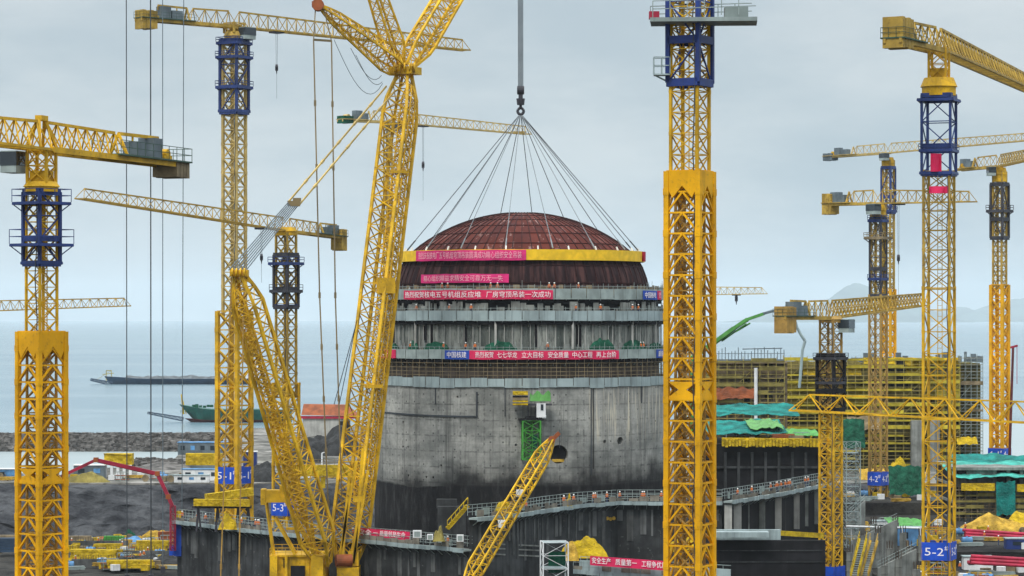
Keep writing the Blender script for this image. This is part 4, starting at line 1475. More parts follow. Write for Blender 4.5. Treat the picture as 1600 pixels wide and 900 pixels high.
TIP = at(813, -181, 500)
def build_rig():
    hk = at(813.5, 150, 500)
    root = thing('lifting_hook', 'black lifting hook block on a thick grey rope bundle with slings fanning to the dome', 'crane hook', (hk.x, hk.y, hk.z))
    mb = MB()
    for k in range(8):
        x = (-.42 + .12 * k)
        mb.tube((TIP.x + x, 500 + .2 * (k % 2), TIP.z), (hk.x + x, 500 + .2 * (k % 2), rz(140)), .055, 5)
    mb.build('hoist_rope', 'cable_pale', root)
    mb = MB()
    mb.box((hk.x, 500, rz(141)), (1.25, 1.0, 1.0)); mb.tube((hk.x - .6, 500, rz(141)), (hk.x + .6, 500, rz(141)), .75, 16)
    mb.box((hk.x, 500, rz(149)), (.75, .6, 1.2)); mb.tube((hk.x, 500, rz(154)), (hk.x, 500, rz(164)), .75, 16, .62)
    mb.build('block', 'dark_steel', root)
    mb = MB()
    pts = [(0, 164), (0, 168), (.45, 171), (.55, 175), (.2, 179), (-.3, 178), (-.55, 174)]
    pts = [(hk.x + x, 500, rz(y)) for x, y in pts]
    mb.path(pts, .24, 8)
    pts = [(hk.x - x + hk.x, y_, z) for x, y_, z in pts]
    mb.path(pts, .24, 8)
    mb.build('hook', 'dark_steel', root)
    zs = rz(181)
    mb = MB()
    mb.bar((hk.x - 1.7, 499.2, rz(207)), (hk.x + 1.0, 499.2, rz(207)), .18, .3)
    mb.bar((hk.x - 1.7, 500.8, rz(207)), (hk.x + 1.0, 500.8, rz(207)), .18, .3)
    mb.build('spreader_bar', 'yellow_pale', root)
    for k in range(16):
        a = 2 * PI * (k + .5) / 16 + .06
        e = arc_pt(a, 20.3, rz(392))
        mb = MB()
        s = Vector((hk.x + .35 * math.sin(a), 500 - .35 * math.cos(a), zs))
        front = math.cos(a) > .3
        mb.tube(s, e, .065, 5)
        mb.tube(e, e + (s - e).normalized() * 2.2, .12, 6)
        mb.build('sling', 'cable_pale' if front else 'cable', root)

# ------------------------------------------------------------------ crawler crane
def build_crawler():
    d = 446.
    gnd = PIT
    root = thing('crawler_crane', 'huge yellow lattice crawler crane with leaning boom, derrick mast and struts holding the dome', 'crawler crane', (gx(478, d), d, gnd))
    CY = 'yellow_crawler'
    P0, P1 = at(540, 893, d), at(633, 112, 468)
    side = (math.cos(.45), -math.sin(.45), 0)
    mb = MB(); truss4(mb, P0, P1, side, 4.3, 4.2, 4.0, 3.9, 2.4, .46, .16, 6, 'X')
    mb.build('main_boom', CY, root)
    # walkway, hose rails and sheaves that make the right side of the boom look solid
    mb = MB()
    off = Vector((1.15, -1.0, 0))
    truss4(mb, P0 + (P1 - P0) * .12 + off, P0 + (P1 - P0) * .97 + off, side, 1.9, 1.7, 1.8, 1.6, 1.25, .18, .11, 2)
    mb.build('boom_walkway', 'yellow_mast', root)
    for t, s in ((.56, 5.5), (.36, 1.2), (.79, 1.0)):
        c = P0 + (P1 - P0) * t
        mb = MB()
        mb.box(c + Vector((1.1, -2.2, 0)), (2.6, 1.6, s * .45), .45)
        mb.bar(c + Vector((-2.7, -2.0, .6)), c + Vector((1.2, -2.2, .1)), .25, .2)
        mb.build('boom_cabinet', 'yellow_mast', root)
    # boom head
    H = P1 + Vector((0, 0, 0))
    mb = MB()
    mb.box(H + Vector((0, 0, .1)), (4.2, 3.6, 1.2), -.45)
    for k in range(5):
        q = H + Vector((-1.6 + .8 * k, -1.9, .5))
        mb.tube(q + Vector((-.12, 0, 0)), q + Vector((.12, 0, 0)), .8, 16)
    mb.build('boom_head', CY, root)
    mb = MB(); truss4(mb, H + Vector((.2, 0, .5)), TIP + Vector((-.5, 0, .5)), (.45, -1, -.1), 3.5, 3.0, 3.5, 3.0, 2.2, .38, .15, 5)
    mb.build('luffing_jib', CY, root)
    S1 = at(572, -60, 463)
    mb = MB(); truss4(mb, H + Vector((-.7, 0, .6)), S1, (.6, -.8, 0), 3.0, 1.8, 2.8, 1.8, 2.0, .28, .12, 4)
    mb.build('front_strut', CY, root)
    S2 = at(500, 10, 455)
    mb = MB(); truss4(mb, H + Vector((-.4, 0, .2)), S2, (.35, -.6, .75), 3.9, 1.2, 3.6, 1.2, 2.1, .28, .13, 3)
    mb.build('rear_strut', CY, root)
    mb = MB()
    mb.tube(S2 + Vector((-.3, -1, .2)), S2 + Vector((-.3, 1, .2)), .95, 14); mb.box(S2 + Vector((-.4, 0, .3)), (1.7, 1.3, .9))
    mb.build('strut_head', 'orange_rust', root)
    # back pendants of the luffing gear
    mb = MB()
    A1, A2 = at(490, 62, 453), at(518, 64, 455)
    B1, B2 = at(516, 868, 445), at(537, 866, 447)
    mb.bar(S2 + Vector((-.7, 0, 0)), A1, .16); mb.bar(S2 + Vector((.5, 0, 0)), A2, .16)
    mb.bar(A1, A2, .22, .35)
    for a, b in ((A1, B1), (A2, B2)):
        m_ = a + (b - a) * .5 + Vector((-.35, 0, 0))
        mb.bar(a, m_, .20, .32); mb.bar(m_, b, .20, .32)
        for k in range(1, 9):
            p = a + (m_ - a) * (k / 4) if k < 4 else m_ + (b - m_) * ((k - 4) / 5)
            mb.box(p, (.36, .4, .9))
    mb.build('pendant', 'rope_tan', root)
    # derrick mast
    D0, D1 = at(508, 882, 443), at(374, 430, 430)
    mb = MB(); truss4(mb, D0, D1, (math.cos(.4), -math.sin(.4), .2), 4.2, 3.5, 3.8, 3.2, 2.3, .44, .15, 4, 'X')
    mb.build('derrick_mast', CY, root)
    mb = MB()
    off = Vector((-1.0, -1.2, 0))
    truss4(mb, D0 + (D1 - D0) * .15 + off, D0 + (D1 - D0) * .95 + off, (1, 0, .2), 1.7, 1.5, 1.6, 1.5, 1.3, .18, .12, 2)
    mb.build('derrick_walkway', 'yellow_mast', root)
    mb = MB()
    mb.box(D1 + Vector((0, 0, .3)), (2.7, 2.2, 1.0))
    for k in range(4):
        q = D1 + Vector((-.9 + .6 * k, -1.3, .4))
        mb.tube(q + Vector((-.1, 0, 0)), q + Vector((.1, 0, 0)), .65, 14)
    mb.build('derrick_head', CY, root)
    # pendants from derrick head to boom head
    E = at(459, 318, 442)
    mb = MB()
    for k in range(7):
        o = Vector((-.75 + .22 * k, -.3 + .1 * k, .25 - .10 * k))
        mb.tube(D1 + Vector((-.5, 0, .4)) + o * 1.4, E + o, .09, 5)
    mb.build('derrick_rope', 'grey_box', root)
    mb = MB(); mb.box(E, (1.9, 1.0, .8)); mb.box(E + Vector((.5, 0, .6)), (1.2, .8, .5)); mb.build('equaliser', 'rope_tan', root)
    mb = MB()
    T = at(611, 138, 466)
    for o in (Vector((-.75, 0, .35)), Vector((.7, 0, -.35))):
        mb.bar(E + o, T + o, .18, .26)
        for k in range(1, 6):
            p = E + o + (T - E) * (k / 6)
            mb.bar(p - (T - E).normalized() * .5, p + (T - E).normalized() * .5, .3, .36)
    mb.build('boom_pendant', 'yellow_pale', root)
    # superlift pendants and tray
    tr = at(358, 955, 430)
    mb = MB()
    for px, q in ((345, -1.2), (374.5, .7)):
        b = at(px - 2, 950, 430)
        mb.bar(D1 + Vector((q, 0, -.3)), b, .17, .28)
        for k in range(1, 8):
            p = D1 + Vector((q, 0, -.3)) + (b - D1 - Vector((q, 0, -.3))) * (k / 8)
            mb.box(p, (.3, .36, .8))
    mb.build('counterweight_pendant', 'yellow_brown', root)
    mb = MB()
    for k in range(3):
        mb.box((tr.x, tr.y, gnd + .8 + k * .75), (6 - k * .4, 6, .7))
    mb.build('counterweight_tray', 'dark_steel', root)
    # upper works
    bx0, bx1 = gx(421, d - 4), gx(508, d - 4)
    top = gz(868, d - 4)
    cx = (bx0 + bx1) / 2
    w = bx1 - bx0
    mb = MB()
    mb.box((cx, d + 1, top - 2.2), (w, 9, 4.4))
    mb.box((cx, d + 1, top - 4.9), (w * 1.1, 10, 1.0))
    mb.box((cx + w * .36, d - 4.1, top - 1.8), (w * .22, 1.2, 3.6)); mb.box((cx - w * .42, d - 4.0, top - 1.8), (w * .13, 1.0, 3.6)); mb.box((cx - w * .2, d - 3.8, top - 1.8), (w * .05, .8, 3.6))
    for k in range(12):
        mb.bar((bx0 + w * (k + .5) / 12, d - 3.6, top), (bx0 + w * (k + .5) / 12, d - 3.6, top - 4.3), .12)
    mb.bar((bx0, d - 3.7, top - .1), (bx1, d - 3.7, top - .1), .3)
    body = mb.build('machinery_house', CY, root)
    mb = MB()
    mb.box((gx(465, d - 4), d - 3.5, top - 2.6), (2.2, .5, 2.0)); mb.box((gx(446, d - 4), d - 3.5, top - 1.2), (.7, .4, 1.4))
    mb.build('door_opening', 'bitumen_shade', body)
    mb = MB()
    rail_loop(mb, [(bx0, d - 3.4, top), (bx1, d - 3.4, top), (bx1, d + 5, top), (bx0, d + 5, top)], 1.0, .06, 1, 1.2)
    mb.build('railing', CY, body)
    mb = MB()                                       # boom foot and drum
    mb.box(at(545, 905, d), (3.4, 5, 4.0)); mb.box(at(553, 872, d), (1.6, 3.0, 2.2))
    mb.build('boom_foot', CY, root)
    mb = MB(); q = at(537, 876, d - 2.6)
    mb.tube(q + Vector((-1.2, 0, 0)), q + Vector((1.2, .6, 0)), .95, 18)
    mb.build('winch_drum', 'orange_rust', root)
    # gantry frame
    mb = MB()
    mb.box(at(428, 775, d - 3), (3.9, 2.2, 1.9)); mb.box(at(443, 771, d - 3), (1.0, 2.4, 2.6)); mb.box(at(412, 776, d - 3), (.7, 2.4, 2.4))
    for e in (-1.4, 1.4):
        v = Vector((0, e, 0))
        mb.bar(at(444, 776, d - 3) + v, at(493, 868, d - 3) + v, .42)
        mb.bar(at(416, 784, d - 3) + v, at(428, 868, d - 3) + v, .26)
        mb.bar(at(430, 808, d - 3) + v, at(462, 866, d - 3) + v, .34)
        mb.bar(at(493, 868, d - 3) + v, at(486, 815, d - 3) + v, .3)
    mb.bar(at(447, 826, d - 3), at(470, 826, d - 3), .4)
    mb.build('gantry', CY, root)
    # legs of the boom foot
    mb = MB()
    for a, b in (((557, 720), (529, 880)), ((567, 700), (553, 885)), ((546, 740), (535, 868)), ((575, 735), (552, 880))):
        mb.bar(at(*a, d - 1.5), at(*b, d - 1.5), .42)
    mb.bar(at(552, 780, d - 1.5), at(566, 780, d - 1.5), .5, .9)
    mb.build('boom_leg', CY, root)
    # tracks
    for q in (-1, 1):
        mb = MB()
        cy = d + 1 + q * 4.2
        mb.box((cx, cy, gnd + 1.0), (12, 1.5, 1.5))
        for e in (-1, 1):
            mb.tube((cx + e * 6, cy - .75, gnd + 1.0), (cx + e * 6, cy + .75, gnd + 1.0), 1.0, 18)
        for k in range(22):
            mb.box((cx - 6 + 12 * k / 21, cy, gnd + 1.85), (.4, 1.6, .22))
            mb.box((cx - 6 + 12 * k / 21, cy, gnd + .12), (.4, 1.6, .22))
        mb.build('crawler_track', 'dark_steel', root)
    mb = MB(); mb.tube((cx, d + 1, gnd + 1.2), (cx, d + 1, top - 5.2), 2.6, 20); mb.build('turntable', CY, root)
    # slack hoses under the rear strut
    mb = MB()
    for p0, p1, sag in (((522, 62), (598, 130), 52), ((548, 75), (596, 118), 26), ((556, 86), (597, 128), 22)):
        pts = []
        for k in range(13):
            t = k / 12
            pts.append(at(p0[0] + (p1[0] - p0[0]) * t, p0[1] + (p1[1] - p0[1]) * t + sag * (t * (1 - t)) * 4 * (.5 + t * .5), 458 + 8 * t))
        mb.path(pts, .05, 5)
    mb.build('slack_hose', 'grey_box', root)
    # rope from boom foot to lower body seen beside the reactor
    mb = MB()
    for a, b in (((558, 500), (522, 632)), ((556, 508), (530, 632))):
        mb.tube(at(*a, d - 1), at(*b, d - 1), .06, 4)
    mb.build('hoist_rope', 'cable', root)

    # smaller crawler crane
    d = 424.
    root = thing('crawler_crane', 'small yellow lattice-boom crane reaching up past the round opening of the reactor', 'crawler crane', (gx(728, d - 4), d - 4, gnd))
    P0, P1 = at(727, 915, d - 2), at(862, 688, d + 14)
    mb = MB(); truss4(mb, P0, P1, (.82, -.5, -.25), 2.0, 1.8, 1.9, 1.7, 1.7, .24, .12, 3.0, 'Z')
    mb.build('boom', CY, root)
    mb = MB()
    for k in range(2):
        q = P1 + Vector((0, -.4 + .8 * k, .1))
        mb.tube(q + Vector((0, -.1, 0)), q + Vector((0, .1, 0)), .55, 14)
    mb.bar(P1, at(874, 676, d + 14), .4, .6)
    mb.build('boom_tip', 'orange_rust', root)
    for t in (.42, .63):
        c = P0 + (P1 - P0) * t
        mb = MB()
        mb.box(c + Vector((-.1, -1.0, 0)), (1.0, .5, 1.1), .3)
        mb.build('limit_box', 'white_paint', root)
    mb = MB()
    mb.tube(P1 + Vector((0, -.6, .3)), at(712, 925, d - 6), .05, 4); mb.tube(at(874, 676, d + 14), at(874, 700, d + 14), .05, 4)
    mb.build('hoist_rope', 'cable', root)
    g = Vector((gx(722, d - 4), d - 4, gnd))
    mb = MB(); mb.box(g + Vector((-.8, 0, 3.4)), (5.6, 3.4, 2.4)); mb.box(g + Vector((-3.2, 0, 3.6)), (1.4, 3.6, 2.0)); mb.bar(g + Vector((-1, 0, 4.4)), P0, .5); mb.bar(g + Vector((1.2, 0, 4.4)), P0, .6)
    mb.build('machinery_house', CY, root)
    mb = MB(); mb.box(g + Vector((2.4, -1.4, 3.4)), (1.6, 1.4, 2.2)); cb = mb.build('cab', CY, root)
    mb = MB(); mb.box(g + Vector((2.5, -1.4, 3.8)), (1.64, 1.44, 1.0)); mb.build('window', 'glass_dark', cb)
    for q in (-1, 1):
        mb = MB(); mb.box(g + Vector((0, q * 2.2, .8)), (7, 1.0, 1.3))
        for e in (-1, 1):
            mb.tube(g + Vector((e * 3.5, q * 2.2 - .5, .8)), g + Vector((e * 3.5, q * 2.2 + .5, .8)), .8, 16)
        mb.build('crawler_track', 'dark_steel', root)
    mb = MB(); mb.tube(g + Vector((0, 0, .8)), g + Vector((0, 0, 2.4)), 1.4, 16); mb.build('turntable', CY, root)

build_setting()
build_shore()
build_ships()
build_reactor()
build_dome()
build_banners()
build_rig()
build_crawler()
mat('yellow_olive', (0.47, 0.38, 0.035), 0.9, 0.45, 0.3, 0.4, (0.15, 0.13, 0.04), streak=.35, spec=.15)
# ------------------------------------------------------------------ walls with walkways round the reactor
def on(px, d, rel):
    return Vector((gx(px, d), d, ZE + rel))

def annex_wall(label, pts, rel, depth, m, rail_px=19, posts=2.0, seed=1, columns=None, face_rel=None):
    """concrete wall run; pts: (px, d) of the top front edge at height rel below the eye; walkway hung along it"""
    front = [on(p, d, rel) for p, d in pts]
    back = [q + Vector((0, depth, 0)) for q in front]
    c = front[len(front) // 2]
    root = thing('annex_wall', label, 'concrete wall', (c.x, c.y, PIT), 'unfinished annex walls around the reactor')
    out = front + back[::-1]
    n = len(out)
    zt, zb = ZE + rel - .35, (PIT if face_rel is None else ZE + face_rel)
    mb = MB()
    mb.add([(p.x, p.y, zt) for p in out] + [(p.x, p.y, zb) for p in out],
           [tuple(range(n)), tuple(range(2 * n - 1, n - 1, -1))] + [(k, k + n, (k + 1) % n + n, (k + 1) % n) for k in range(n)])
    o = mb.build('wall', m, root)
    # walkway slab with pale edge
    mb = MB()
    for a, b in zip(front[:-1], front[1:]):
        t = (b - a).normalized()
        nn = Vector((t.y, -t.x, 0))
        mb.bar(a + nn * .7 - Vector((0, 0, .15)), b + nn * .7 - Vector((0, 0, .15)), 1.5, .28)
        k = max(1, round((b - a).length / 1.9))
        for i in range(k):
            p = a + (b - a) * ((i + .5) / k)
            mb.bar(p + nn * 1.3 - Vector((0, 0, .3)), p + nn * .05 - Vector((0, 0, 1.2)), .1)
    wk = mb.build('walkway', 'galv', root)
    mb = MB()
    for a, b in zip(front[:-1], front[1:]):
        t = (b - a).normalized()
        nn = Vector((t.y, -t.x, 0))
        k = max(1, round((b - a).length / 2.4))
        for i in range(k):
            p, q = a + (b - a) * ((i + .02) / k), a + (b - a) * ((i + .98) / k)
            j = Vector((0, 0, R.uniform(-.08, .08)))
            mb.bar(p + nn * 1.5 + j - Vector((0, 0, .15)), q + nn * 1.5 + j - Vector((0, 0, .15)), .07, .62)
    mb.build('edge_board', 'galv_blue', wk)
    mb = MB()
    for a, b in zip(front[:-1], front[1:]):
        t = (b - a).normalized()
        nn = Vector((t.y, -t.x, 0))
        k = max(1, round((b - a).length / 1.7))
        for i in range(k):
            if R.random() < .62:
                p, q = a + (b - a) * ((i + .04) / k), a + (b - a) * ((i + .96) / k)
                h = R.uniform(.45, 1.0)
                mb.bar(p + nn * 1.46 + Vector((0, 0, .2 + h / 2)), q + nn * 1.46 + Vector((0, 0, .2 + h / 2)), .05, h)
    mb.build('parapet_sheet', 'plank_grey', wk)['kind'] = 'stuff'
    mb = MB()
    for a, b in zip(front[:-1], front[1:]):
        t = (b - a).normalized()
        nn = Vector((t.y, -t.x, 0))
        rail_loop(mb, [a + nn * 1.4, b + nn * 1.4], 1.25, .06, 1, 1.5, False)
        rail_loop(mb, [a - nn * .3 + Vector((0, 0, .3)), b - nn * .3 + Vector((0, 0, .3))], 1.6, .07, 2, 1.2, False)
        k = max(1, round((b - a).length / 3.1))
        for i in range(k):
            if R.random() < .55:
                p = a + (b - a) * ((i + R.random()) / k) - nn * .5
                h = R.uniform(.5, 1.7)
                mb.box(p + Vector((0, 0, h / 2 + .2)), (R.uniform(.6, 2.2), .12, h), math.atan2(t.y, t.x))
    mb.build('railing', 'galv', wk)
    return root, front

def tie_heads(root, pts, m='conc_light', r=.22):
    for i, (px, py, d) in enumerate(pts):
        p = at(px, py, d)
        mb = MB()
        mb.tube(p + Vector((0, .5, 0)), p - Vector((0, .12, 0)), r, 10)
        mb.build('tie_head', m, root)

def flat_banner(label, a, b, h, m, texts, group='banners along the lower walls', m2='letter_white'):
    """cloth from a to b (bottom edge), height h"""
    a, b = Vector(a), Vector(b)
    root = thing('banner', label, 'banner', (a + b) / 2, group)
    n = 14
    mb = MB()
    ex = (b - a).normalized()
    nn = Vector((ex.y, -ex.x, 0)).normalized()
    up = nn.cross(ex) * -1
    if up.z < 0:
        up = -up
    for k in range(n):
        p, q = a + (b - a) * (k / n), a + (b - a) * ((k + 1) / n)
        w0, w1 = nn * (.06 * math.sin(k * 1.7)), nn * (.06 * math.sin(k * 1.7 + 1.7))
        mb.add([tuple(p + w0), tuple(q + w1), tuple(q + up * h), tuple(p + up * h), tuple(p + w0 - nn * .06), tuple(q + w1 - nn * .06), tuple(q + up * h - nn * .06), tuple(p + up * h - nn * .06)],
               [(0, 1, 2, 3), (7, 6, 5, 4), (0, 4, 5, 1), (2, 6, 7, 3)])
    mb.build('cloth', m, root)
    L = (b - a).length
    for t0, t1, s in texts:
        c = a + (b - a) * ((t0 + t1) / 2) + up * (h * .5) + nn * .12
        text_on_plane(s, h * .72, c, ex, up, m2, root, .015, L * (t1 - t0))
    return root

def build_walls():
    k1 = -34.5 * F
    W1 = [(p, -k1 / (y - HZ)) for p, y in ((277, 813), (420, 830), (600, 846), (736, 858))]
    r, f = annex_wall('long low concrete annex wall with railed walkway running from the blue post past the big crane', W1, -34.5, 3.5, 'conc_dark')
    mb = MB()
    for a, b in zip(f[:-1], f[1:]):
        n_ = max(1, round((b - a).length / 1.5))
        for k in range(n_):
            if R.random() < .5:
                p = a + (b - a) * ((k + R.uniform(.2, .8)) / n_)
                h = R.uniform(1.0, 5.5)
                mb.box(p + Vector((0, -.08, -1.3 - h / 2)), (R.uniform(.3, 1.2), .14, h), math.atan2((b - a).y, (b - a).x))
    mb.build('formwork_panel', 'conc_mid', r)['kind'] = 'stuff'
    p = f[0] + Vector((.2, -1.0, -3.2))
    mb = MB(); mb.box(p, (1.25, .8, 5.6)); mb.box(p + Vector((-.7, .1, -1.9)), (1.5, .5, 1.6)); mb.build('corner_post', 'sign_blue', r)
    k2 = -29.8 * F
    W2 = [(p, -k2 / (y - HZ)) for p, y in ((733, 809), (800, 803), (850, 795), (905, 788), (965, 784), (1128, 784))]
    r, f = annex_wall('curving dark concrete annex wall with railed walkway in front of the reactor base', W2, -29.8, 4.0, 'conc_dark')
    tie_heads(r, [(769, 885, 437), (778, 886, 438.5), (792, 885, 440.5), (803, 885, 441.5), (814, 886, 443.5), (826, 886, 445.5)], 'conc_light', .26)
    mb = MB()
    for a, b in zip(f[:-1], f[1:]):
        n_ = max(1, round((b - a).length / 1.5))
        for k in range(n_):
            if R.random() < .6:
                p = a + (b - a) * ((k + R.uniform(.2, .8)) / n_)
                h = R.uniform(1.5, 6.5)
                mb.box(p + Vector((0, -.08, -1.3 - h / 2)), (R.uniform(.3, 1.1), .14, h), math.atan2((b - a).y, (b - a).x))
    mb.build('formwork_panel', 'conc_mid', r)['kind'] = 'stuff'
    tie_heads(r, [(949, 810, 465.5), (954, 811, 465.8), (959, 810, 466.1)], 'tarp_sand', .3)
    mb = MB()
    for y0 in (850, 857, 866):
        mb.bar(at(775, y0, 434.5), at(842, y0 + 3, 446.5), .16, .22)
    mb.build('ledge', 'conc', r)
    k3 = -29.6 * F
    W3 = [(p, -k3 / (y - HZ)) for p, y in ((1131, 783), (1205, 771), (1288, 755))]
    r, f = annex_wall('pale concrete annex wall on tall columns, rising right of the orange-yellow mast', W3, -29.6, 5.0, 'bitumen_shade', face_rel=-40)
    # columns and panels under the walkway
    for px, w, m in ((1137, 1.3, 'conc_light'), (1149, 1.9, 'conc_light'), (1168, .6, 'conc'), (1183, 2.6, 'conc'), (1206, 3.2, 'conc_light'), (1224, .7, 'conc'), (1238, 2.4, 'conc_light'), (1258, 1.0, 'conc'), (1275, 1.8, 'conc')):
        t = (px - 1131) / (1288 - 1131)
        d = W3[0][1] + (W3[2][1] - W3[0][1]) * t - 1.1
        mb = MB()
        z0, z1 = ZE - 36.5, ZE - 30.2
        mb.box((gx(px, d), d, (z0 + z1) / 2), (w, 1.2, z1 - z0))
        mb.build('column', m, r)
    mb = MB()
    mb.box((gx(1165, 455), 455, ZE - 34.2), (11, 1, 1.6)); mb.box((gx(1158, 452), 452, ZE - 33.9), (8.5, 3.0, .8))
    mb.build('ledge', 'galv_blue', r)
    q = thing('retaining_wall', 'added black wall standing for the shaded void under the pale ledge, right of the orange-yellow mast', 'concrete wall', on(1205, 453, -46), 'grey ramp walls')
    mb = MB(); mb.box(on(1202, 454, -40.6), (17.6, 1.2, 11.2)); mb.build('wall', 'bitumen_shade', q)  # added black wall puts the dark of the void into colour
    mb = MB()
    for z in (-36.6, -38.4):
        mb.bar(on(1120, 453.3, z), on(1285, 453.3, z), .12, .16)
    mb.build('waler', 'conc_dark', q)
    # yellow handrail beam in front of the dark pit
    r2 = thing('formwork_beam', 'yellow formwork girder with hanging grey sacks along the dark pit edge', 'girder', on(1240, 462, -34.2), 'yellow girders')
    mb = MB(); mb.bar(on(1197, 456, -33.9), on(1284, 470, -35.5), .9, .8); mb.build('girder', 'yellow_net', r2)
    mb = MB()
    for k in range(4):
        q = on(1200 + k * 5, 455.3, -35.6 + .3 * (k % 2))
        mb.box(q, (.45, .5, 2.2 - .3 * k))
    mb.build('sack', 'galv', r2)
    # front low wall with the banner
    W4 = [(905, 407), (1010, 400), (1140, 392)]
    r, f = annex_wall('nearest concrete annex wall at the bottom edge carrying a slanting crimson banner', W4, -35.6, 4.0, 'conc_dark')
    mb = MB()
    for a, b in zip(f[:-1], f[1:]):
        mb.bar(a + Vector((0, -1.7, .75)), b + Vector((0, -1.7, .75)), .12, 1.5)
    mb.build('parapet', 'galv_blue', r)
    mb = MB()
    for k in range(46):
        q = f[0] + (f[1] - f[0]) * (k / 40)
        mb.bar(q + Vector((0, -1.0, -3.2)), q + Vector((R.uniform(-.1, .1), -1.0, -.9)), .09)
    mb.build('starter_bar', 'rebar', r)
    flat_banner('crimson banner with large white characters on the nearest wall at the bottom edge', at(922, 883, 402.5), at(1046, 892, 394.2), 1.3, 'banner_red',
                [(.03, .27, '安全生产'), (.33, .60, '质量第一'), (.66, .97, '工程争优质')])
    flat_banner('crimson banner with two lines of lettering on the low wall right beside the crawler crane', at(556, 837, 447.6), at(640, 844, 438.6), 1.25, 'banner_red',
                [(.06, .30, '安全'), (.34, .42, '一'), (.46, .93, '质量就是生命')])
    # bits on the walkways
    spots = [(652, 835, 434.5, 1.3, 1.1, 'white_paint'), (672, 838, 432, .9, .8, 'white_paint'), (719, 841, 428.4, 1.0, 1.0, 'white_paint')]
    for i, (px, py, d, w, h, m) in enumerate(spots):
        b = at(px, py + 5, d)
        q = thing('site_cabinet', ('larger white cabinet just right of the lower-wall banner', 'small white cabinet between the big one and the olive sheet', 'white cabinet at the right end of the low wall')[i], 'cabinet', b, 'white cabinets on the low wall')
        mb = MB(); mb.box(b + Vector((0, 0, h / 2)), (w, .8, h)); mb.build('body', m, q)
        mb = MB(); mb.box(b + Vector((0, -.42, h * .5)), (w * .7, .05, h * .7)); mb.build('door', 'galv', q)
    for i, (px, py, d, sx, h, m, lb) in enumerate((
            (686, 842, 432, 1.6, 1.9, 'olive_net', 'olive sheet heaped on the low wall beside white cabinets'),
            (786, 802, 436, 2.6, 2.2, 'yellow_net', 'yellow sheet heap on the curving walkway behind the lattice boom'),
            (889, 789, 456, 1.0, 1.6, 'yellow_net', 'small upright yellow bundle on the curving walkway'),
            (912, 868, 410, 6.2, 2.6, 'yellow_net', 'large bright yellow sheet heap above the bottom banner'),
            (892, 872, 409, 2.0, 2.2, 'tarp_sand', 'sandy yellow sheet slumped against the galvanised stair tower'),
            (1073, 858, 420, 5.8, 2.0, 'yellow_net', 'lime-yellow sheet heap showing either side of the orange-yellow mast'))):
        mound('sheet_heap', lb, 'sheet heap', at(px, py, d), sx / 2 * 1.15, 1.2, h, m, .5, i * 3.1, 22, 'sheet heaps on the walls')
    # yellow chute beside the curving wall
    q = thing('stair_flight', 'yellow site stair flight climbing between the low wall and the curving walkway', 'stairs', at(706, 825, 433))
    a, b = at(699, 826, 432), at(731, 790, 433)
    mb = MB(); mb.bar(a, b, .7, .5)
    for k in range(12):
        p = a + (b - a) * (k / 12)
        mb.box(p + Vector((0, 0, .25)), (.5, .9, .1))
    mb.build('flight', 'yellow_net', q)
    mb = MB()
    for e in (-.5, .5):
        mb.bar(a + Vector((0, e, 1.2)), b + Vector((0, e, 1.2)), .09)
        for k in range(6):
            p = a + (b - a) * (k / 5) + Vector((0, e, 0))
            mb.bar(p, p + Vector((0, 0, 1.2)), .08)
    mb.build('railing', 'yellow_net', q)
    q = thing('concrete_block', 'stained grey concrete stub between low wall and curving walkway', 'concrete block', on(706, 452, -37))
    mb = MB(); mb.box((gx(706, 452), 452, ZE - 32.5), (4.4, 3, 6)); mb.box((gx(698, 453), 453.5, ZE - 29.2), (3.2, 2, 1.4)); mb.build('block', 'conc_dark', q)
    # galvanised stair tower at the bottom
    q = thing('stair_tower', 'pale galvanised scaffold stair tower standing at the bottom edge left of the banner', 'stair tower', on(866, 402, -46))
    mb = MB()
    z = PIT
    c = (gx(866, 402), 402)
    mast(mb, c, PIT, gz(846, 402), 3.5, .1, .16, .08, 1.75, 'Z')
    mb.build('frame', 'white_paint', q)
    zz = gz(846, 402) - .1
    while zz > PIT:
        mb = MB(); mb.box((c[0], c[1], zz), (3.4, 3.4, .08), .1); mb.build('landing', 'galv_blue', q); zz -= 1.75 * 2
    mb = MB(); mb.box((c[0] + .4, c[1] + 1.6, gz(880, 402)), (2.4, .1, 3)); mb.build('safety_net', 'net_green', q)

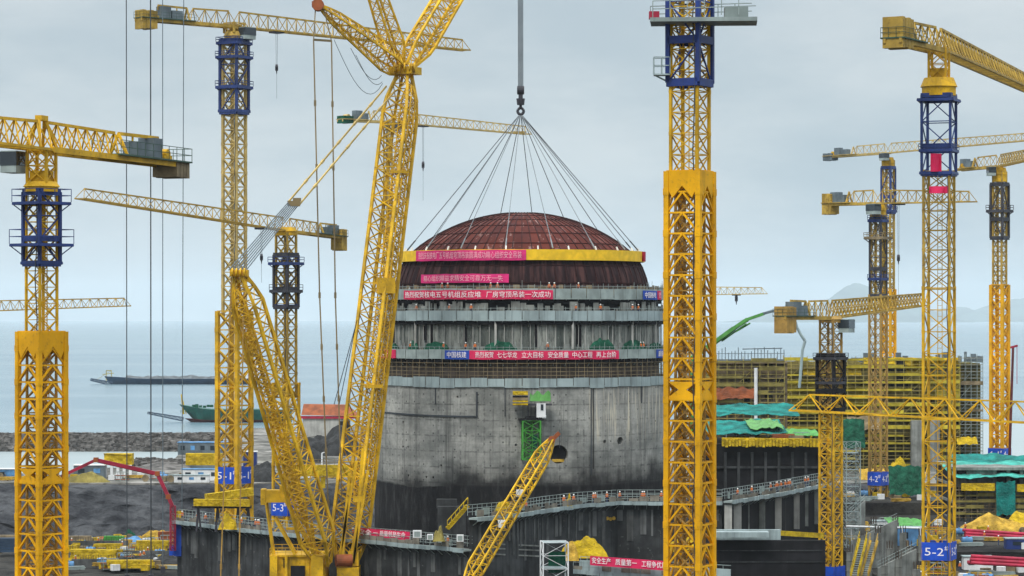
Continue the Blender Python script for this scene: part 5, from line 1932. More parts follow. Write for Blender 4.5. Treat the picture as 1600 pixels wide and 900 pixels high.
# ------------------------------------------------------------------ hoist on the reactor wall
def build_wall_hoist():
    a0 = px2a(829, 25.5)
    c = arc_pt(a0, 26.9, 0)
    q = thing('material_hoist', 'green lattice material hoist with dark roof fixed to the reactor wall', 'hoist', (c.x, c.y, gz(716, 473)))
    mb = MB(); mast(mb, (c.x, c.y), gz(718, 473), gz(657, 473), 2.9, a0, .24, .14, 1.55, 'X'); mast(mb, (c.x - .4, c.y), gz(718, 473), gz(657, 473), 1.1, a0, .2, .1, 1.1, 'Z'); mb.build('shaft', 'green_machine', q)
    mb = MB(); mb.box((c.x + .5, c.y, gz(690, 473)), (1.0, 1.2, 2.2), a0); mb.build('cage', 'net_green', q)
    mb = MB()
    mb.box((c.x, c.y, gz(655.5, 473)), (4.0, 3.0, .3), a0); mb.box((c.x + .1, c.y, gz(652.5, 473)), (2.0, 1.8, .4), a0)
    mb.build('roof', 'bitumen_shade', q)
    mb = MB()
    for dx in (-.5, .7):
        mb.bar((c.x + dx, c.y, gz(652, 473)), (c.x + dx, c.y, gz(633, 473)), .16)
    mb.build('guide_rail', 'dark_steel', q)
    c2 = arc_pt(px2a(815, 25.5), 26.6, 0)
    q = thing('loading_platform', 'lime and yellow striped loading platform hung on the reactor wall above the hoist', 'platform', (c2.x, c2.y, gz(635, 473)))
    for k, (y0, y1, m) in enumerate(((611, 617, 'yellow_net'), (618, 620.5, 'bitumen_shade'), (621, 625, 'plank'), (625.5, 628, 'yellow_net'), (630, 632.5, 'yellow_net'))):
        mb = MB(); z0, z1 = gz(y1, 473), gz(y0, 473)
        mb.box((gx(813, 472), 472.2, (z0 + z1) / 2), (2.5, 1.6 + .05 * k, z1 - z0)); mb.build('board', m, q)
    mb = MB()
    for k in range(9):
        a, b = 828 + k * 3.6, 828 + (k + 1) * 3.6
        h0, h1 = 4 * math.sin(k * 1.4), 4 * math.sin((k + 1) * 1.4)
        mb.poly([at(a, 627, 472), at(b, 627, 472), at(b, 614 + h1, 472.3), at(a, 614 + h0, 472.3)], .3)
    mb.build('net', 'green_lime', q)
    mb = MB(); mb.box((gx(832, 473), 473, gz(632, 473)), (6.4, 2.2, .25)); mb.build('deck', 'dark_steel', q)
    q = thing('control_cabin', 'small white control cabin under the green net on the reactor wall', 'cabin', at(845, 650, 472.5))
    mb = MB(); mb.box(at(845.5, 641, 472.5), (1.5, 1.4, 2.3)); mb.box(at(850, 651, 472.5), (.7, 1.2, .5)); mb.build('body', 'white_paint', q)
    mb = MB(); mb.box(at(847, 636.5, 471.78), (.45, .06, 1.0)); mb.build('window', 'glass_dark', q)

# ------------------------------------------------------------------ scaffolded buildings
def scaffold(label, px0, px1, rt, rb, d, depth, bay, lift, m='pole', bands=.5, bandmat='yellow_net', th=.09, side=False):
    x0, x1 = gx(px0, d), gx(px1, d)
    root = thing('scaffold', label, 'scaffold', ((x0 + x1) / 2, d, ZE + rb), 'scaffolds around unfinished buildings')
    nb, nl = max(1, round((x1 - x0) / bay)), max(1, round((rt - rb) / lift))
    mb = MB()
    for y in (d, d + depth):
        for i in range(nb + 1):
            x = x0 + (x1 - x0) * i / nb
            mb.bar((x, y, ZE + rb), (x, y, ZE + rt + R.uniform(.1, 1.3)), th)
        for k in range(1, nl + 1):
            z = ZE + rb + (rt - rb) * k / nl
            mb.bar((x0, y, z), (x1, y, z), th)
            mb.bar((x0, y, z - lift * .5), (x1, y, z - lift * .5), th * .7)
    i = 0
    while i < nb:
        k = 0
        while k < nl - 2:
            xa, xb = x0 + (x1 - x0) * i / nb, x0 + (x1 - x0) * min(nb, i + 2) / nb
            za, zb = ZE + rb + (rt - rb) * k / nl, ZE + rb + (rt - rb) * (k + 2) / nl
            mb.bar((xa, d - .06, za), (xb, d - .06, zb), th * .8)
            k += 2
        i += 5
    mb.build('tube_frame', m, root)
    mb = MB()
    for k in range(1, nl + 1):
        z = ZE + rb + (rt - rb) * k / nl
        i = 0
        while i < nb:
            j = i + R.randint(2, 6)
            if R.random() < .85:
                xa, xb = x0 + (x1 - x0) * i / nb, x0 + (x1 - x0) * min(nb, j) / nb
                mb.box(((xa + xb) / 2, d + depth / 2, z + .07), (xb - xa - .1, depth * .9, .07))
            i = j
    mb.build('plank_deck', 'plank', root)
    mb = MB()
    for k in range(1, nl + 1):
        z = ZE + rb + (rt - rb) * k / nl
        i = 0
        while i < nb:
            j = i + R.randint(2, 7)
            if R.random() < bands:
                xa, xb = x0 + (x1 - x0) * i / nb, x0 + (x1 - x0) * min(nb, j) / nb
                h = R.uniform(.25, .95)
                mb.box(((xa + xb) / 2, d - .12, z + h / 2), (xb - xa, .05, h))
            i = j
    if mb.v:
        mb.build('edge_sheet', bandmat, root)
    return root

def frame_building(label, px0, px1, d, depth, rt, rb, m, storeys, openings=.6, cols=8):
    """concrete frame: facade with recessed dark bays"""
    x0, x1 = gx(px0, d), gx(px1, d)
    root = thing('unfinished_building', label, 'building', ((x0 + x1) / 2, d, ZE + rb), 'unfinished site buildings')
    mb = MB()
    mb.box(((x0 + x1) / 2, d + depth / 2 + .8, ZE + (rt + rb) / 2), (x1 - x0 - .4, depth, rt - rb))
    mb.build('core', 'bitumen_shade', root)
    mb = MB()
    for s in range(storeys + 1):
        z = ZE + rb + (rt - rb) * s / storeys
        mb.box(((x0 + x1) / 2, d + depth / 2, z), (x1 - x0 + .2 + .01 * s, depth + 1.0, .55))
    mb.build('floor_slab', m, root)
    for i in range(cols + 1):
        x = x0 + (x1 - x0) * i / cols
        mb = MB(); mb.box((x, d + .45, ZE + (rt + rb) / 2), (.7, .7, rt - rb - .02)); mb.build('column', m, root)
    mb = MB()
    for s in range(storeys):
        z0, z1 = ZE + rb + (rt - rb) * s / storeys, ZE + rb + (rt - rb) * (s + 1) / storeys
        for i in range(cols):
            if R.random() > openings:
                xa, xb = x0 + (x1 - x0) * i / cols + .35, x0 + (x1 - x0) * (i + 1) / cols - .35
                h = R.choice((.55, 1, 1)) * (z1 - z0 - .56)
                mb.box(((xa + xb) / 2, d + .5, z0 + .28 + h / 2), (xb - xa, .3, h))
    mb.build('infill_wall', m, root)['kind'] = 'stuff'
    return root

def net_sheet(name, label, cat, p0, p1, h0, h1, m, d0, d1, seed, group, n=26):
    """sagging net stretched from front row to back row: px p0..p1, heights rel h0 (front) h1 (back), depths d0..d1"""
    mb = MB()
    k = 8
    vs = []
    for lay in (0, -.08):
        for j in range(k + 1):
            t = j / k
            d = d0 + (d1 - d0) * t
            for i in range(n + 1):
                u = i / n
                x = gx(p0 + (p1 - p0) * u, d0)
                z = ZE + h0 + (h1 - h0) * t + .5 * mnoise.noise(Vector((u * 6 + seed, t * 3, seed))) + .22 * mnoise.noise(Vector((u * 22, t * 9, seed)))
                vs.append((x, d, z + lay))
    q = (k + 1) * (n + 1)
    fs = []
    for j in range(k):
        for i in range(n):
            a = j * (n + 1) + i
            fs.append((a, a + 1, a + n + 2, a + n + 1))
            fs.append((q + a + n + 1, q + a + n + 2, q + a + 1, q + a))
    for i in range(n):
        fs.append((i + 1, i, q + i, q + i + 1))
    mb.add(vs, fs)
    o = mb.build(name, m, loc=((gx((p0 + p1) / 2, d0)), d0, ZE + h0))
    return tag(o, label, cat, group)

def build_right():
    G = 'safety nets'
    # dark block with teal nets on top
    q = thing('unfinished_building', 'concrete building under teal nets, black walls standing for its shaded, netted interior, right of the orange-yellow mast', 'building', on(1205, 560, -46), 'unfinished site buildings')
    mb = MB()
    x0, x1 = gx(1100, 560), gx(1292, 560)
    mb.box(((x0 + x1) / 2, 575, ZE - 35.2), (x1 - x0, 30, 21.6)); mb.build('block', 'bitumen_shade', q)  # black walls carry the shaded interior and dark netting in their colour
    mb = MB()
    for k in range(9):
        mb.box((x0 + 1.5 + (x1 - x0 - 3) * k / 8, 559.8, ZE - 35.6), (.5, .6, 19))
    for z in (-29, -34, -39):
        mb.box(((x0 + x1) / 2, 559.85, ZE + z), (x1 - x0 - .3, .5, .4))
    mb.build('rib', 'conc_dark', q)
    mb = MB()
    for k in range(16):
        p = R.uniform(1150, 1285); h = R.uniform(.5, 1.6)
        mb.box(on(p, 562 + R.uniform(0, 8), -24.4 + h / 2), (R.uniform(1, 4), R.uniform(1, 3), h), R.uniform(-.3, .3))
    mb.build('roof_clutter', 'plank', q)
    q2 = thing('formwork_beam', 'long bright yellow girder along the roof edge of the black building', 'girder', on(1205, 558, -24), 'yellow girders')
    mb = MB(); mb.bar(on(1128, 558.6, -23.9), on(1284, 558.6, -24.1), .9, 1.4)
    for k in range(30):
        p = 1130 + 153 * k / 29
        mb.box(on(p, 558.0, -24.1 + R.uniform(-.2, .1)), (.5, .3, 1.5))
    mb.build('girder', 'yellow_net', q2)
    net_sheet('safety_net', 'broad teal net draped over the black building close to the orange-yellow mast', 'net', 1100, 1232, -22.6, -20.6, 'teal_net', 563, 583, 1.3, G)
    net_sheet('safety_net', 'dark teal net behind the broad one, against the scaffold', 'net', 1120, 1250, -19.6, -18.0, 'teal_net', 585, 600, 5.3, G)
    net_sheet('safety_net', 'lime green strip of net lying across the teal nets', 'net', 1172, 1225, -21.6, -20.4, 'green_lime', 565, 580, 7.7, G, 14)
    net_sheet('safety_net', 'green net lying low on the roof edge beside the brown mast', 'net', 1225, 1282, -22.9, -22.0, 'green_machine', 562, 572, 9.1, G, 14)
    q = thing('timber_stack', 'stack of orange-brown timber on the black building roof', 'timber stack', on(1224, 562, -24))
    mb = MB()
    for k in range(12):
        mb.box(on(1224 + R.uniform(-1, 1), 562 + (k % 3) * .5, -23.6 + .28 * (k // 3)), (4.4, .4, .25))
    mb.build('timber', 'orange_rust', q)
    # left scaffolded block
    frame_building('pale unfinished building behind horizontal scaffold right of the orange-yellow mast', 1085, 1228, 640, 22, -9.8, -40, 'plank', 9, 0.03, 8)
    scaffold('olive scaffold with long horizontal boards right of the orange-yellow mast', 1085, 1226, -9.8, -40, 637.4, 1.3, 1.9, 1.75, 'pole', .85, 'olive_net')
    net_sheet('safety_net', 'rust-orange sheeting hung on the olive scaffold beside the orange-yellow mast', 'net', 1110, 1181, -17.8, -15.4, 'orange_rust', 636.6, 637.2, 3.3, G)
    q = thing('downpipe', 'white vertical pipe in front of the olive scaffold', 'pipe', on(1180, 636, -40))
    mb = MB(); mb.tube(on(1181, 636, -11), on(1181, 636, -40), .38, 10); mb.bar(on(1176, 636, -20), on(1184, 636, -20), .3); mb.build('pipe', 'white_paint', q)
    q = thing('roof_railing', 'dark post-and-rail fence along the top of the olive scaffolded building', 'fence', on(1165, 640, -9.5))
    mb = MB()
    for k in range(22):
        p = 1118 + 107 * k / 21
        mb.bar(on(p, 640, -9.6), on(p, 640, -9.6 + R.uniform(1.6, 3.2)), .16)
    mb.bar(on(1118, 640, -9.4), on(1226, 640, -9.4), .4, .5); mb.bar(on(1160, 640, -6.9), on(1222, 640, -6.7), .22); mb.bar(on(1118, 640, -7.9), on(1226, 640, -7.9), .12)
    mb.build('fence', 'grey_box', q)
    # big scaffolded building
    frame_building('large unfinished concrete building wrapped in yellow scaffold behind the right-hand cranes', 1226, 1530, 684, 30, -11, -44, 'olive_dark', 8, .12, 14)
    scaffold('tall yellow-olive scaffold wrapping the large unfinished building', 1224, 1500, -10.0, -44, 678.0, 1.4, 1.9, 1.8, 'pole', .85, 'yellow_olive', .11)
    scaffold('grey open scaffold at the right end of the large unfinished building', 1500, 1536, -9.5, -44, 680.5, 1.4, 1.5, 1.6, 'galv', .12, 'plank')
    net_sheet('safety_net', 'yellow-olive sheeting hung on the left part of the tall scaffold', 'net', 1228, 1345, -14.2, -10.2, 'olive_net', 679.6, 680.2, 2.2, G)
    net_sheet('safety_net', 'bright yellow sheet bundle behind the black-framed low crane', 'net', 1255, 1346, -13.6, -11.8, 'yellow_net', 678.5, 679.4, 4.2, G, 18)
    net_sheet('safety_net', 'bright yellow sheet strip right of the dark shaft opening', 'net', 1415, 1450, -13.0, -10.8, 'yellow_net', 679.0, 679.8, 6.2, G, 14)
    net_sheet('safety_net', 'olive sheeting covering the middle of the tall scaffold', 'net', 1330, 1440, -28.0, -17.5, 'olive_net', 679.4, 680.1, 8.6, G, 22)
    net_sheet('safety_net', 'yellow edge sheeting along the roof line of the large scaffolded building', 'net', 1350, 1498, -10.9, -9.3, 'yellow_net', 679.2, 679.9, 12.2, G, 30)
    net_sheet('safety_net', 'olive-yellow sheeting at the left shoulder of the large scaffolded building', 'net', 1226, 1290, -22.5, -14.8, 'yellow_olive', 679.3, 680.0, 14.2, G, 16)
    net_sheet('safety_net', 'olive-yellow sheeting high on the tall scaffold behind the 5-2 mast', 'net', 1440, 1500, -19.0, -13.4, 'yellow_olive', 679.3, 680.0, 15.7, G, 16)
    net_sheet('safety_net', 'pale yellow boards hung mid-height between the brown mast and the 4-2 mast', 'net', 1318, 1372, -20.5, -15.8, 'yellow_olive', 679.0, 679.8, 16.7, G, 14)
    net_sheet('safety_net', 'rust-brown formwork sheet hung low left of the 4-2 mast', 'net', 1325, 1378, -26.0, -23.2, 'plank', 676, 678, 17.7, G, 14)
    net_sheet('safety_net', 'orange-brown sheet draped behind the blue 4-2 sign', 'net', 1344, 1402, -36.4, -33.6, 'tarp_sand', 640, 643, 18.7, G, 14)
    net_sheet('safety_net', 'black sheet draped in front of the orange-brown one, beside the grey stair tower', 'net', 1338, 1380, -39.8, -37.0, 'bitumen_shade', 618, 622, 19.7, G, 14)
    q = thing('water_pipe', 'long thin white pipe running level behind the ramp walls', 'pipe', on(1380, 512, -37.2))
    mb = MB(); mb.tube(on(1322, 512, -37.0), on(1440, 514, -37.5), .16, 8)
    for p in (1330, 1370, 1410, 1438):
        mb.bar(on(p, 512.6, -37.2), on(p, 512.6, -41), .14)
    mb.build('pipe', 'white_paint', q)
    q = thing('shaft_opening', 'tall dark shaft opening near the top of the yellow scaffold', 'shaft', on(1408, 679, -18))
    mb = MB(); mb.box(on(1407, 679, -13), (1.9, 1.0, 6.4)); mb.build('lining', 'bitumen_shade', q)
    for i, px in enumerate((1432, 1459)):
        q = thing('concrete_pier', ('pale concrete pier low on the big building, left of the 5-2 mast', 'pale concrete pier seen through the 5-2 mast')[i], 'pier', on(px, 676, -44), 'piers before the big building')
        mb = MB(); mb.box(on(px, 676, -34), (2.6, 2, 20)); mb.build('pier', 'conc', q)
    mb = MB()
    q = thing('roof_stores', 'dark site stores and posts on the roof of the big building', 'site stores', on(1440, 690, -10.5))
    for k in range(40):
        p = R.uniform(1330, 1530); h = R.uniform(.5, 2.6)
        mb.box(on(p, R.uniform(686, 700), -10.6 + h / 2), (R.uniform(.15, 1.6), R.uniform(.3, 1.5), h))
    o = mb.build('stores', 'grey_box', q); o['kind'] = 'stuff'
    mound('sheet_heap', 'lime-yellow sheet heap low before the big building, beside the 4-2 mast', 'sheet heap', on(1403, 640, -36), 2.8, 2, 5.6, 'yellow_net', .4, 3.3, 22, 'sheet heaps on the walls')
    net_sheet('safety_net', 'dark teal net hanging low between the 4-2 and 5-2 masts', 'net', 1390, 1446, -37.5, -31.5, 'net_green', 612, 614, 3.9, G, 16)
    net_sheet('safety_net', 'dark teal net hanging beside the grey scaffold tower', 'net', 1318, 1352, -27.5, -21.5, 'net_green', 612, 614, 8.9, G, 16)
    net_sheet('safety_net', 'yellow sheeting slung on the grey open scaffold near the right mast', 'net', 1496, 1528, -29.6, -28.0, 'yellow_net', 676.5, 678.5, 11.0, G, 12)
    # terraces
    for nm, p0, p1, d0, d1, rel in (('terrace_ground', 1300, 1660, 600.0, 674, -38.5), ('terrace_ground', 1322, 1660, 505, 599.9, -41.0), ('terrace_ground', 1400, 1660, 462, 505, -43.6)):
        mb = MB(); xa, xb = gx(p0, d0), gx(p1, d0)
        mb.box(((xa + xb) / 2, (d0 + d1) / 2, (PIT - 1 + ZE + rel) / 2), (xb - xa, d1 - d0 - .02, ZE + rel - PIT + 1))
        struct(mb.build(nm, 'ground'))
    # teal roofed building, lower right
    frame_building('olive scaffold-clad building under a bright teal net roof at the right edge', 1492, 1660, 585, 26, -30.6, -41, 'conc', 3, .5, 8)
    scaffold('olive brown scaffold below the teal roof at the right edge', 1490, 1660, -34.8, -41, 582.6, 1.3, 1.2, 1.2, 'plank', .8, 'olive_net')
    net_sheet('safety_net', 'bright teal net roof at the right edge with pale fold lines', 'net', 1490, 1660, -32.2, -29.8, 'teal_light', 581, 600, 6.6, G, 40)
    net_sheet('safety_net', 'darker teal net behind the bright teal roof', 'net', 1496, 1660, -30.6, -28.9, 'teal_net', 600, 612, 2.6, G, 30)
    net_sheet('safety_net', 'teal net curtain hanging down from the bright teal roof', 'net', 1557, 1587, -39.6, -33.0, 'teal_net', 580.6, 581.2, 1.6, G, 12)
    q2 = thing('formwork_beam', 'orange-yellow girder under the bright teal roof left of the hanging curtain', 'girder', on(1528, 581, -34), 'yellow girders')
    mb = MB(); mb.bar(on(1502, 581.5, -34.1), on(1554, 581.5, -34.1), .8, 1.5); mb.build('girder', 'yellow_net', q2)
    q2 = thing('formwork_beam', 'orange-yellow girder under the bright teal roof right of the hanging curtain', 'girder', on(1610, 581, -34), 'yellow girders')
    mb = MB(); mb.bar(on(1589, 581.5, -34.3), on(1655, 581.5, -34.3), .8, 1.5); mb.build('girder', 'yellow_net', q2)
    # red pipe stacks and clutter
    for i, (p0, p1, y0, d, lb) in enumerate(((1506, 1612, 842, 536, 'upper stack of crimson pipes below the sand-coloured heap'), (1516, 1640, 884, 486, 'lower stack of crimson pipes at the bottom right corner'))):
        b = at((p0 + p1) / 2, y0, d)
        q = thing('pipe_stack', lb, 'pipe stack', b, 'stacks of crimson pipes')
        for k in range(3):
            for j in range(3 - k):
                mb = MB()
                a_ = at(p0 + R.uniform(-3, 3), y0 - 2, d) + Vector((0, j * .62 + k * .31, .3 + k * .54))
                b_ = at(p1 + R.uniform(-3, 3), y0 + 5, d) + Vector((0, j * .62 + k * .31, .3 + k * .54))
                mb.tube(a_, b_, .3, 10); mb.build('pipe', 'red_deep', q)
    mound('sheet_heap', 'long sand-coloured sheet heap above the crimson pipes at the right edge', 'sheet heap', on(1556, 556, -41), 7.5, 3, 3.0, 'tarp_sand', .5, 1.3, 40, 'sheet heaps on the walls')
    mound('sheet_heap', 'yellow sheet heap at the right edge behind the sand-coloured one', 'sheet heap', on(1605, 562, -41), 5, 3, 3.4, 'yellow_net', .5, 5.3, 26, 'sheet heaps on the walls')
    cabins = [(1377, 545, -41, 3.6, 2.6, 'white_paint', 'small white cabin at the foot of the 4-2 mast'),
              (1424, 520, -41, 5.2, 3.2, 'tarp_blue', 'blue and white cabin left of the 5-2 sign'),
              (1527, 500, -43.6, 5.0, 2.2, 'white_paint', 'white cabin between the two crimson pipe stacks'),
              (1588, 512, -41, 4.0, 1.8, 'navy_bright', 'small dark blue cabin right of the white one among the crimson pipes')]
    for px, d, rel, w, h, m, lb in cabins:
        cabin(lb, on(px, d, rel), w, 2.6, h, m, 'cabins on the lower terraces')
    net_sheet('safety_net', 'green net roof behind the blue and white cabin', 'net', 1392, 1446, -38.4, -37.4, 'green_machine', 530, 540, 12.6, G, 14)
    for i, (p0, y0, p1, y1, d, m) in enumerate(((1334, 905, 1349, 842, 462, 'yellow_net'), (1350, 905, 1366, 845, 464, 'tarp_sand'))):
        q = thing('stair_flight', ('yellow site stair at the bottom edge right of the 5-4 sign', 'sandy site stair beside the yellow one at the bottom edge')[i], 'stairs', at(p0, y0, d))
        a, b = at(p0, y0, d), at(p1, y1, d + 5)
        mb = MB()
        for e in (-.55, .55):
            mb.bar(a + Vector((e, 0, 0)), b + Vector((e, 0, 0)), .22, .4)
        mb.build('stringer', m, q)
        mb = MB()
        for k in range(18):
            mb.box(a + (b - a) * (k / 18), (1.1, .35, .07))
        mb.build('tread', 'galv', q)
        mb = MB()
        for e in (-.6, .6):
            rail_loop(mb, [a + Vector((e, 0, .1)), b + Vector((e, 0, .1))], 1.1, .06, 1, 1.4, False)
        mb.build('railing', m, q)
    # grey walls between stair and cabins
    for i, (p0, y0, p1, y1, d, h) in enumerate(((1330, 846, 1402, 812, 500, 3.4), (1372, 888, 1432, 858, 475, 3.6), (1326, 806, 1352, 782, 540, 5))):
        a, b = at(p0, y0, d), at(p1, y1, d + 6)
        q = thing('retaining_wall', ('grey ramp wall climbing right from the low brown crane', 'nearest grey ramp wall left of the 5-2 sign', 'short grey wall behind the grey scaffold tower')[i], 'concrete wall', ((a + b) / 2), 'grey ramp walls')
        mb = MB()
        mb.add([(a.x, a.y, a.z), (b.x, b.y, b.z), (b.x, b.y, PIT), (a.x, a.y, PIT), (a.x, a.y + 1, a.z), (b.x, b.y + 1, b.z), (b.x, b.y + 1, PIT), (a.x, a.y + 1, PIT)],
               [(0, 3, 2, 1), (4, 5, 6, 7), (0, 1, 5, 4), (1, 2, 6, 5), (3, 7, 6, 2), (0, 4, 7, 3)])
        mb.build('wall', 'conc', q)
        mb = MB(); rail_loop(mb, [a + Vector((0, .3, 0)), b + Vector((0, .3, 0))], 1.1, .06, 1, 1.4, False); mb.build('railing', 'galv', q)
    q = thing('stair_tower', 'grey scaffold stair tower right of the low brown crane', 'stair tower', on(1330, 515, -41))
    mb = MB(); mast(mb, (gx(1330, 515), 515), ZE - 41, gz(690, 515), 2.6, .2, .13, .08, 1.5, 'X'); mb.build('frame', 'galv', q)
    for k in range(12):
        mb = MB()
        mb.box((gx(1330, 515), 515, ZE - 41 + 1.5 * k + .4), (2.4, 2.4, .07), .2)
        mb.build('landing', 'galv_blue', q)
    # dark red mast next to far right crane
    q = thing('placing_boom', 'slim dark red mast beside the far right crane', 'concrete boom', on(1580, 712, -36))
    mb = MB(); mb.tube(at(1577, 722, 712), at(1583, 542, 712), .36, 10, .3); mb.build('mast', 'ship_red', q)
    mb = MB(); mb.bar(at(1579, 543, 712), at(1590, 540, 712), .6, .5); mb.bar(at(1589, 542, 712), at(1589, 600, 712), .12); mb.build('tip', 'red_deep', q)
    # green placing boom
    q = thing('placing_boom', 'green concrete placing boom arching up beside the orange-yellow mast', 'concrete boom', on(1084, 612, -24))
    mb = MB(); mb.tube(on(1084, 612, -24.5), at(1084, 556, 612), .7, 12); mb.build('mast', 'green_machine', q)
    mb = MB()
    pts = [at(1084, 558, 612), at(1118, 534, 610), at(1147, 513, 606), at(1168, 499, 604), at(1194, 490, 602)]
    for a, b, w in zip(pts[:-1], pts[1:], (.95, .85, .75, .6)):
        mb.bar(a, b, w * .8, w)
    mb.bar(at(1128, 533, 609.4), at(1166, 506, 604), .25); mb.bar(at(1150, 518, 606), at(1172, 505, 604), .3)
    mb.build('boom_section', 'green_lime', q)
    mb = MB()
    pts = [at(1193, 490, 602), at(1208, 486, 601), at(1222, 482, 600), at(1240, 493, 600)]
    for a, b, w in zip(pts[:-1], pts[1:], (.5, .45, .4)):
        mb.bar(a, b, w * .8, w)
    mb.build('boom_tip', 'grey_box', q)
    mb = MB()
    pts = [at(1240, 493, 600), at(1245, 511, 600), at(1252, 524, 600), at(1258, 533, 600), at(1254, 546, 600), at(1252, 570, 600), at(1249, 606, 600)]
    mb.path(pts, .30, 8); mb.build('hose', 'galv_blue', q)

# ------------------------------------------------------------------ cabins, stacks and heaps
def cabin(label, b, w, dp, h, m, group, roof='galv_blue', rz_=0.0):
    q = thing('site_cabin', label, 'cabin', b, group)
    mb = MB(); mb.box(b + Vector((0, 0, h / 2)), (w, dp, h), rz_)
    n = max(3, int(w / .6))
    for k in range(n):
        mb.box(b + Vector((-w / 2 + w * (k + .5) / n, -dp / 2 - .02, h / 2)), (.06, .05, h * .98), rz_)
    mb.build('wall', m, q)
    mb = MB(); mb.box(b + Vector((0, 0, h + .08)), (w + .3, dp + .3, .16), rz_); mb.build('roof', roof, q)
    nw = max(1, int(w / 2.4))
    for k in range(nw):
        mb = MB(); mb.box(b + Vector((-w / 2 + w * (k + .5) / nw, -dp / 2 - .05, h * .58)), (w / nw * .42, .06, h * .36), rz_)
        mb.build('window' if k % 3 != 1 else 'door', 'glass_dark' if k % 3 != 1 else 'tarp_blue', q)
    return q

def beam_stack(name, label, cat, b, L, rows, n, sz, m, yaw, group):
    q = thing(name, label, cat, b, group)
    cs, sn = math.cos(yaw), math.sin(yaw)
    mb = MB()
    for k in range(rows):
        for j in range(n):
            o = (j - n / 2) * sz * 1.15
            e = R.uniform(-.05, .05) * L
            mb.box((b[0] + e * cs - o * sn, b[1] + e * sn + o * cs, b[2] + .25 + sz * 1.1 * (k + .5)), (L * R.uniform(.85, 1), sz, sz), yaw + R.uniform(-.03, .03))
    mb.build('beams', m, q)
    mb = MB()
    for e in (-.3, .3):
        mb.box((b[0] + e * L * cs, b[1] + e * L * sn, b[2] + .12), (.25, n * sz * 1.2, .24), yaw)
    mb.build('bearer', 'plank', q)
    return q

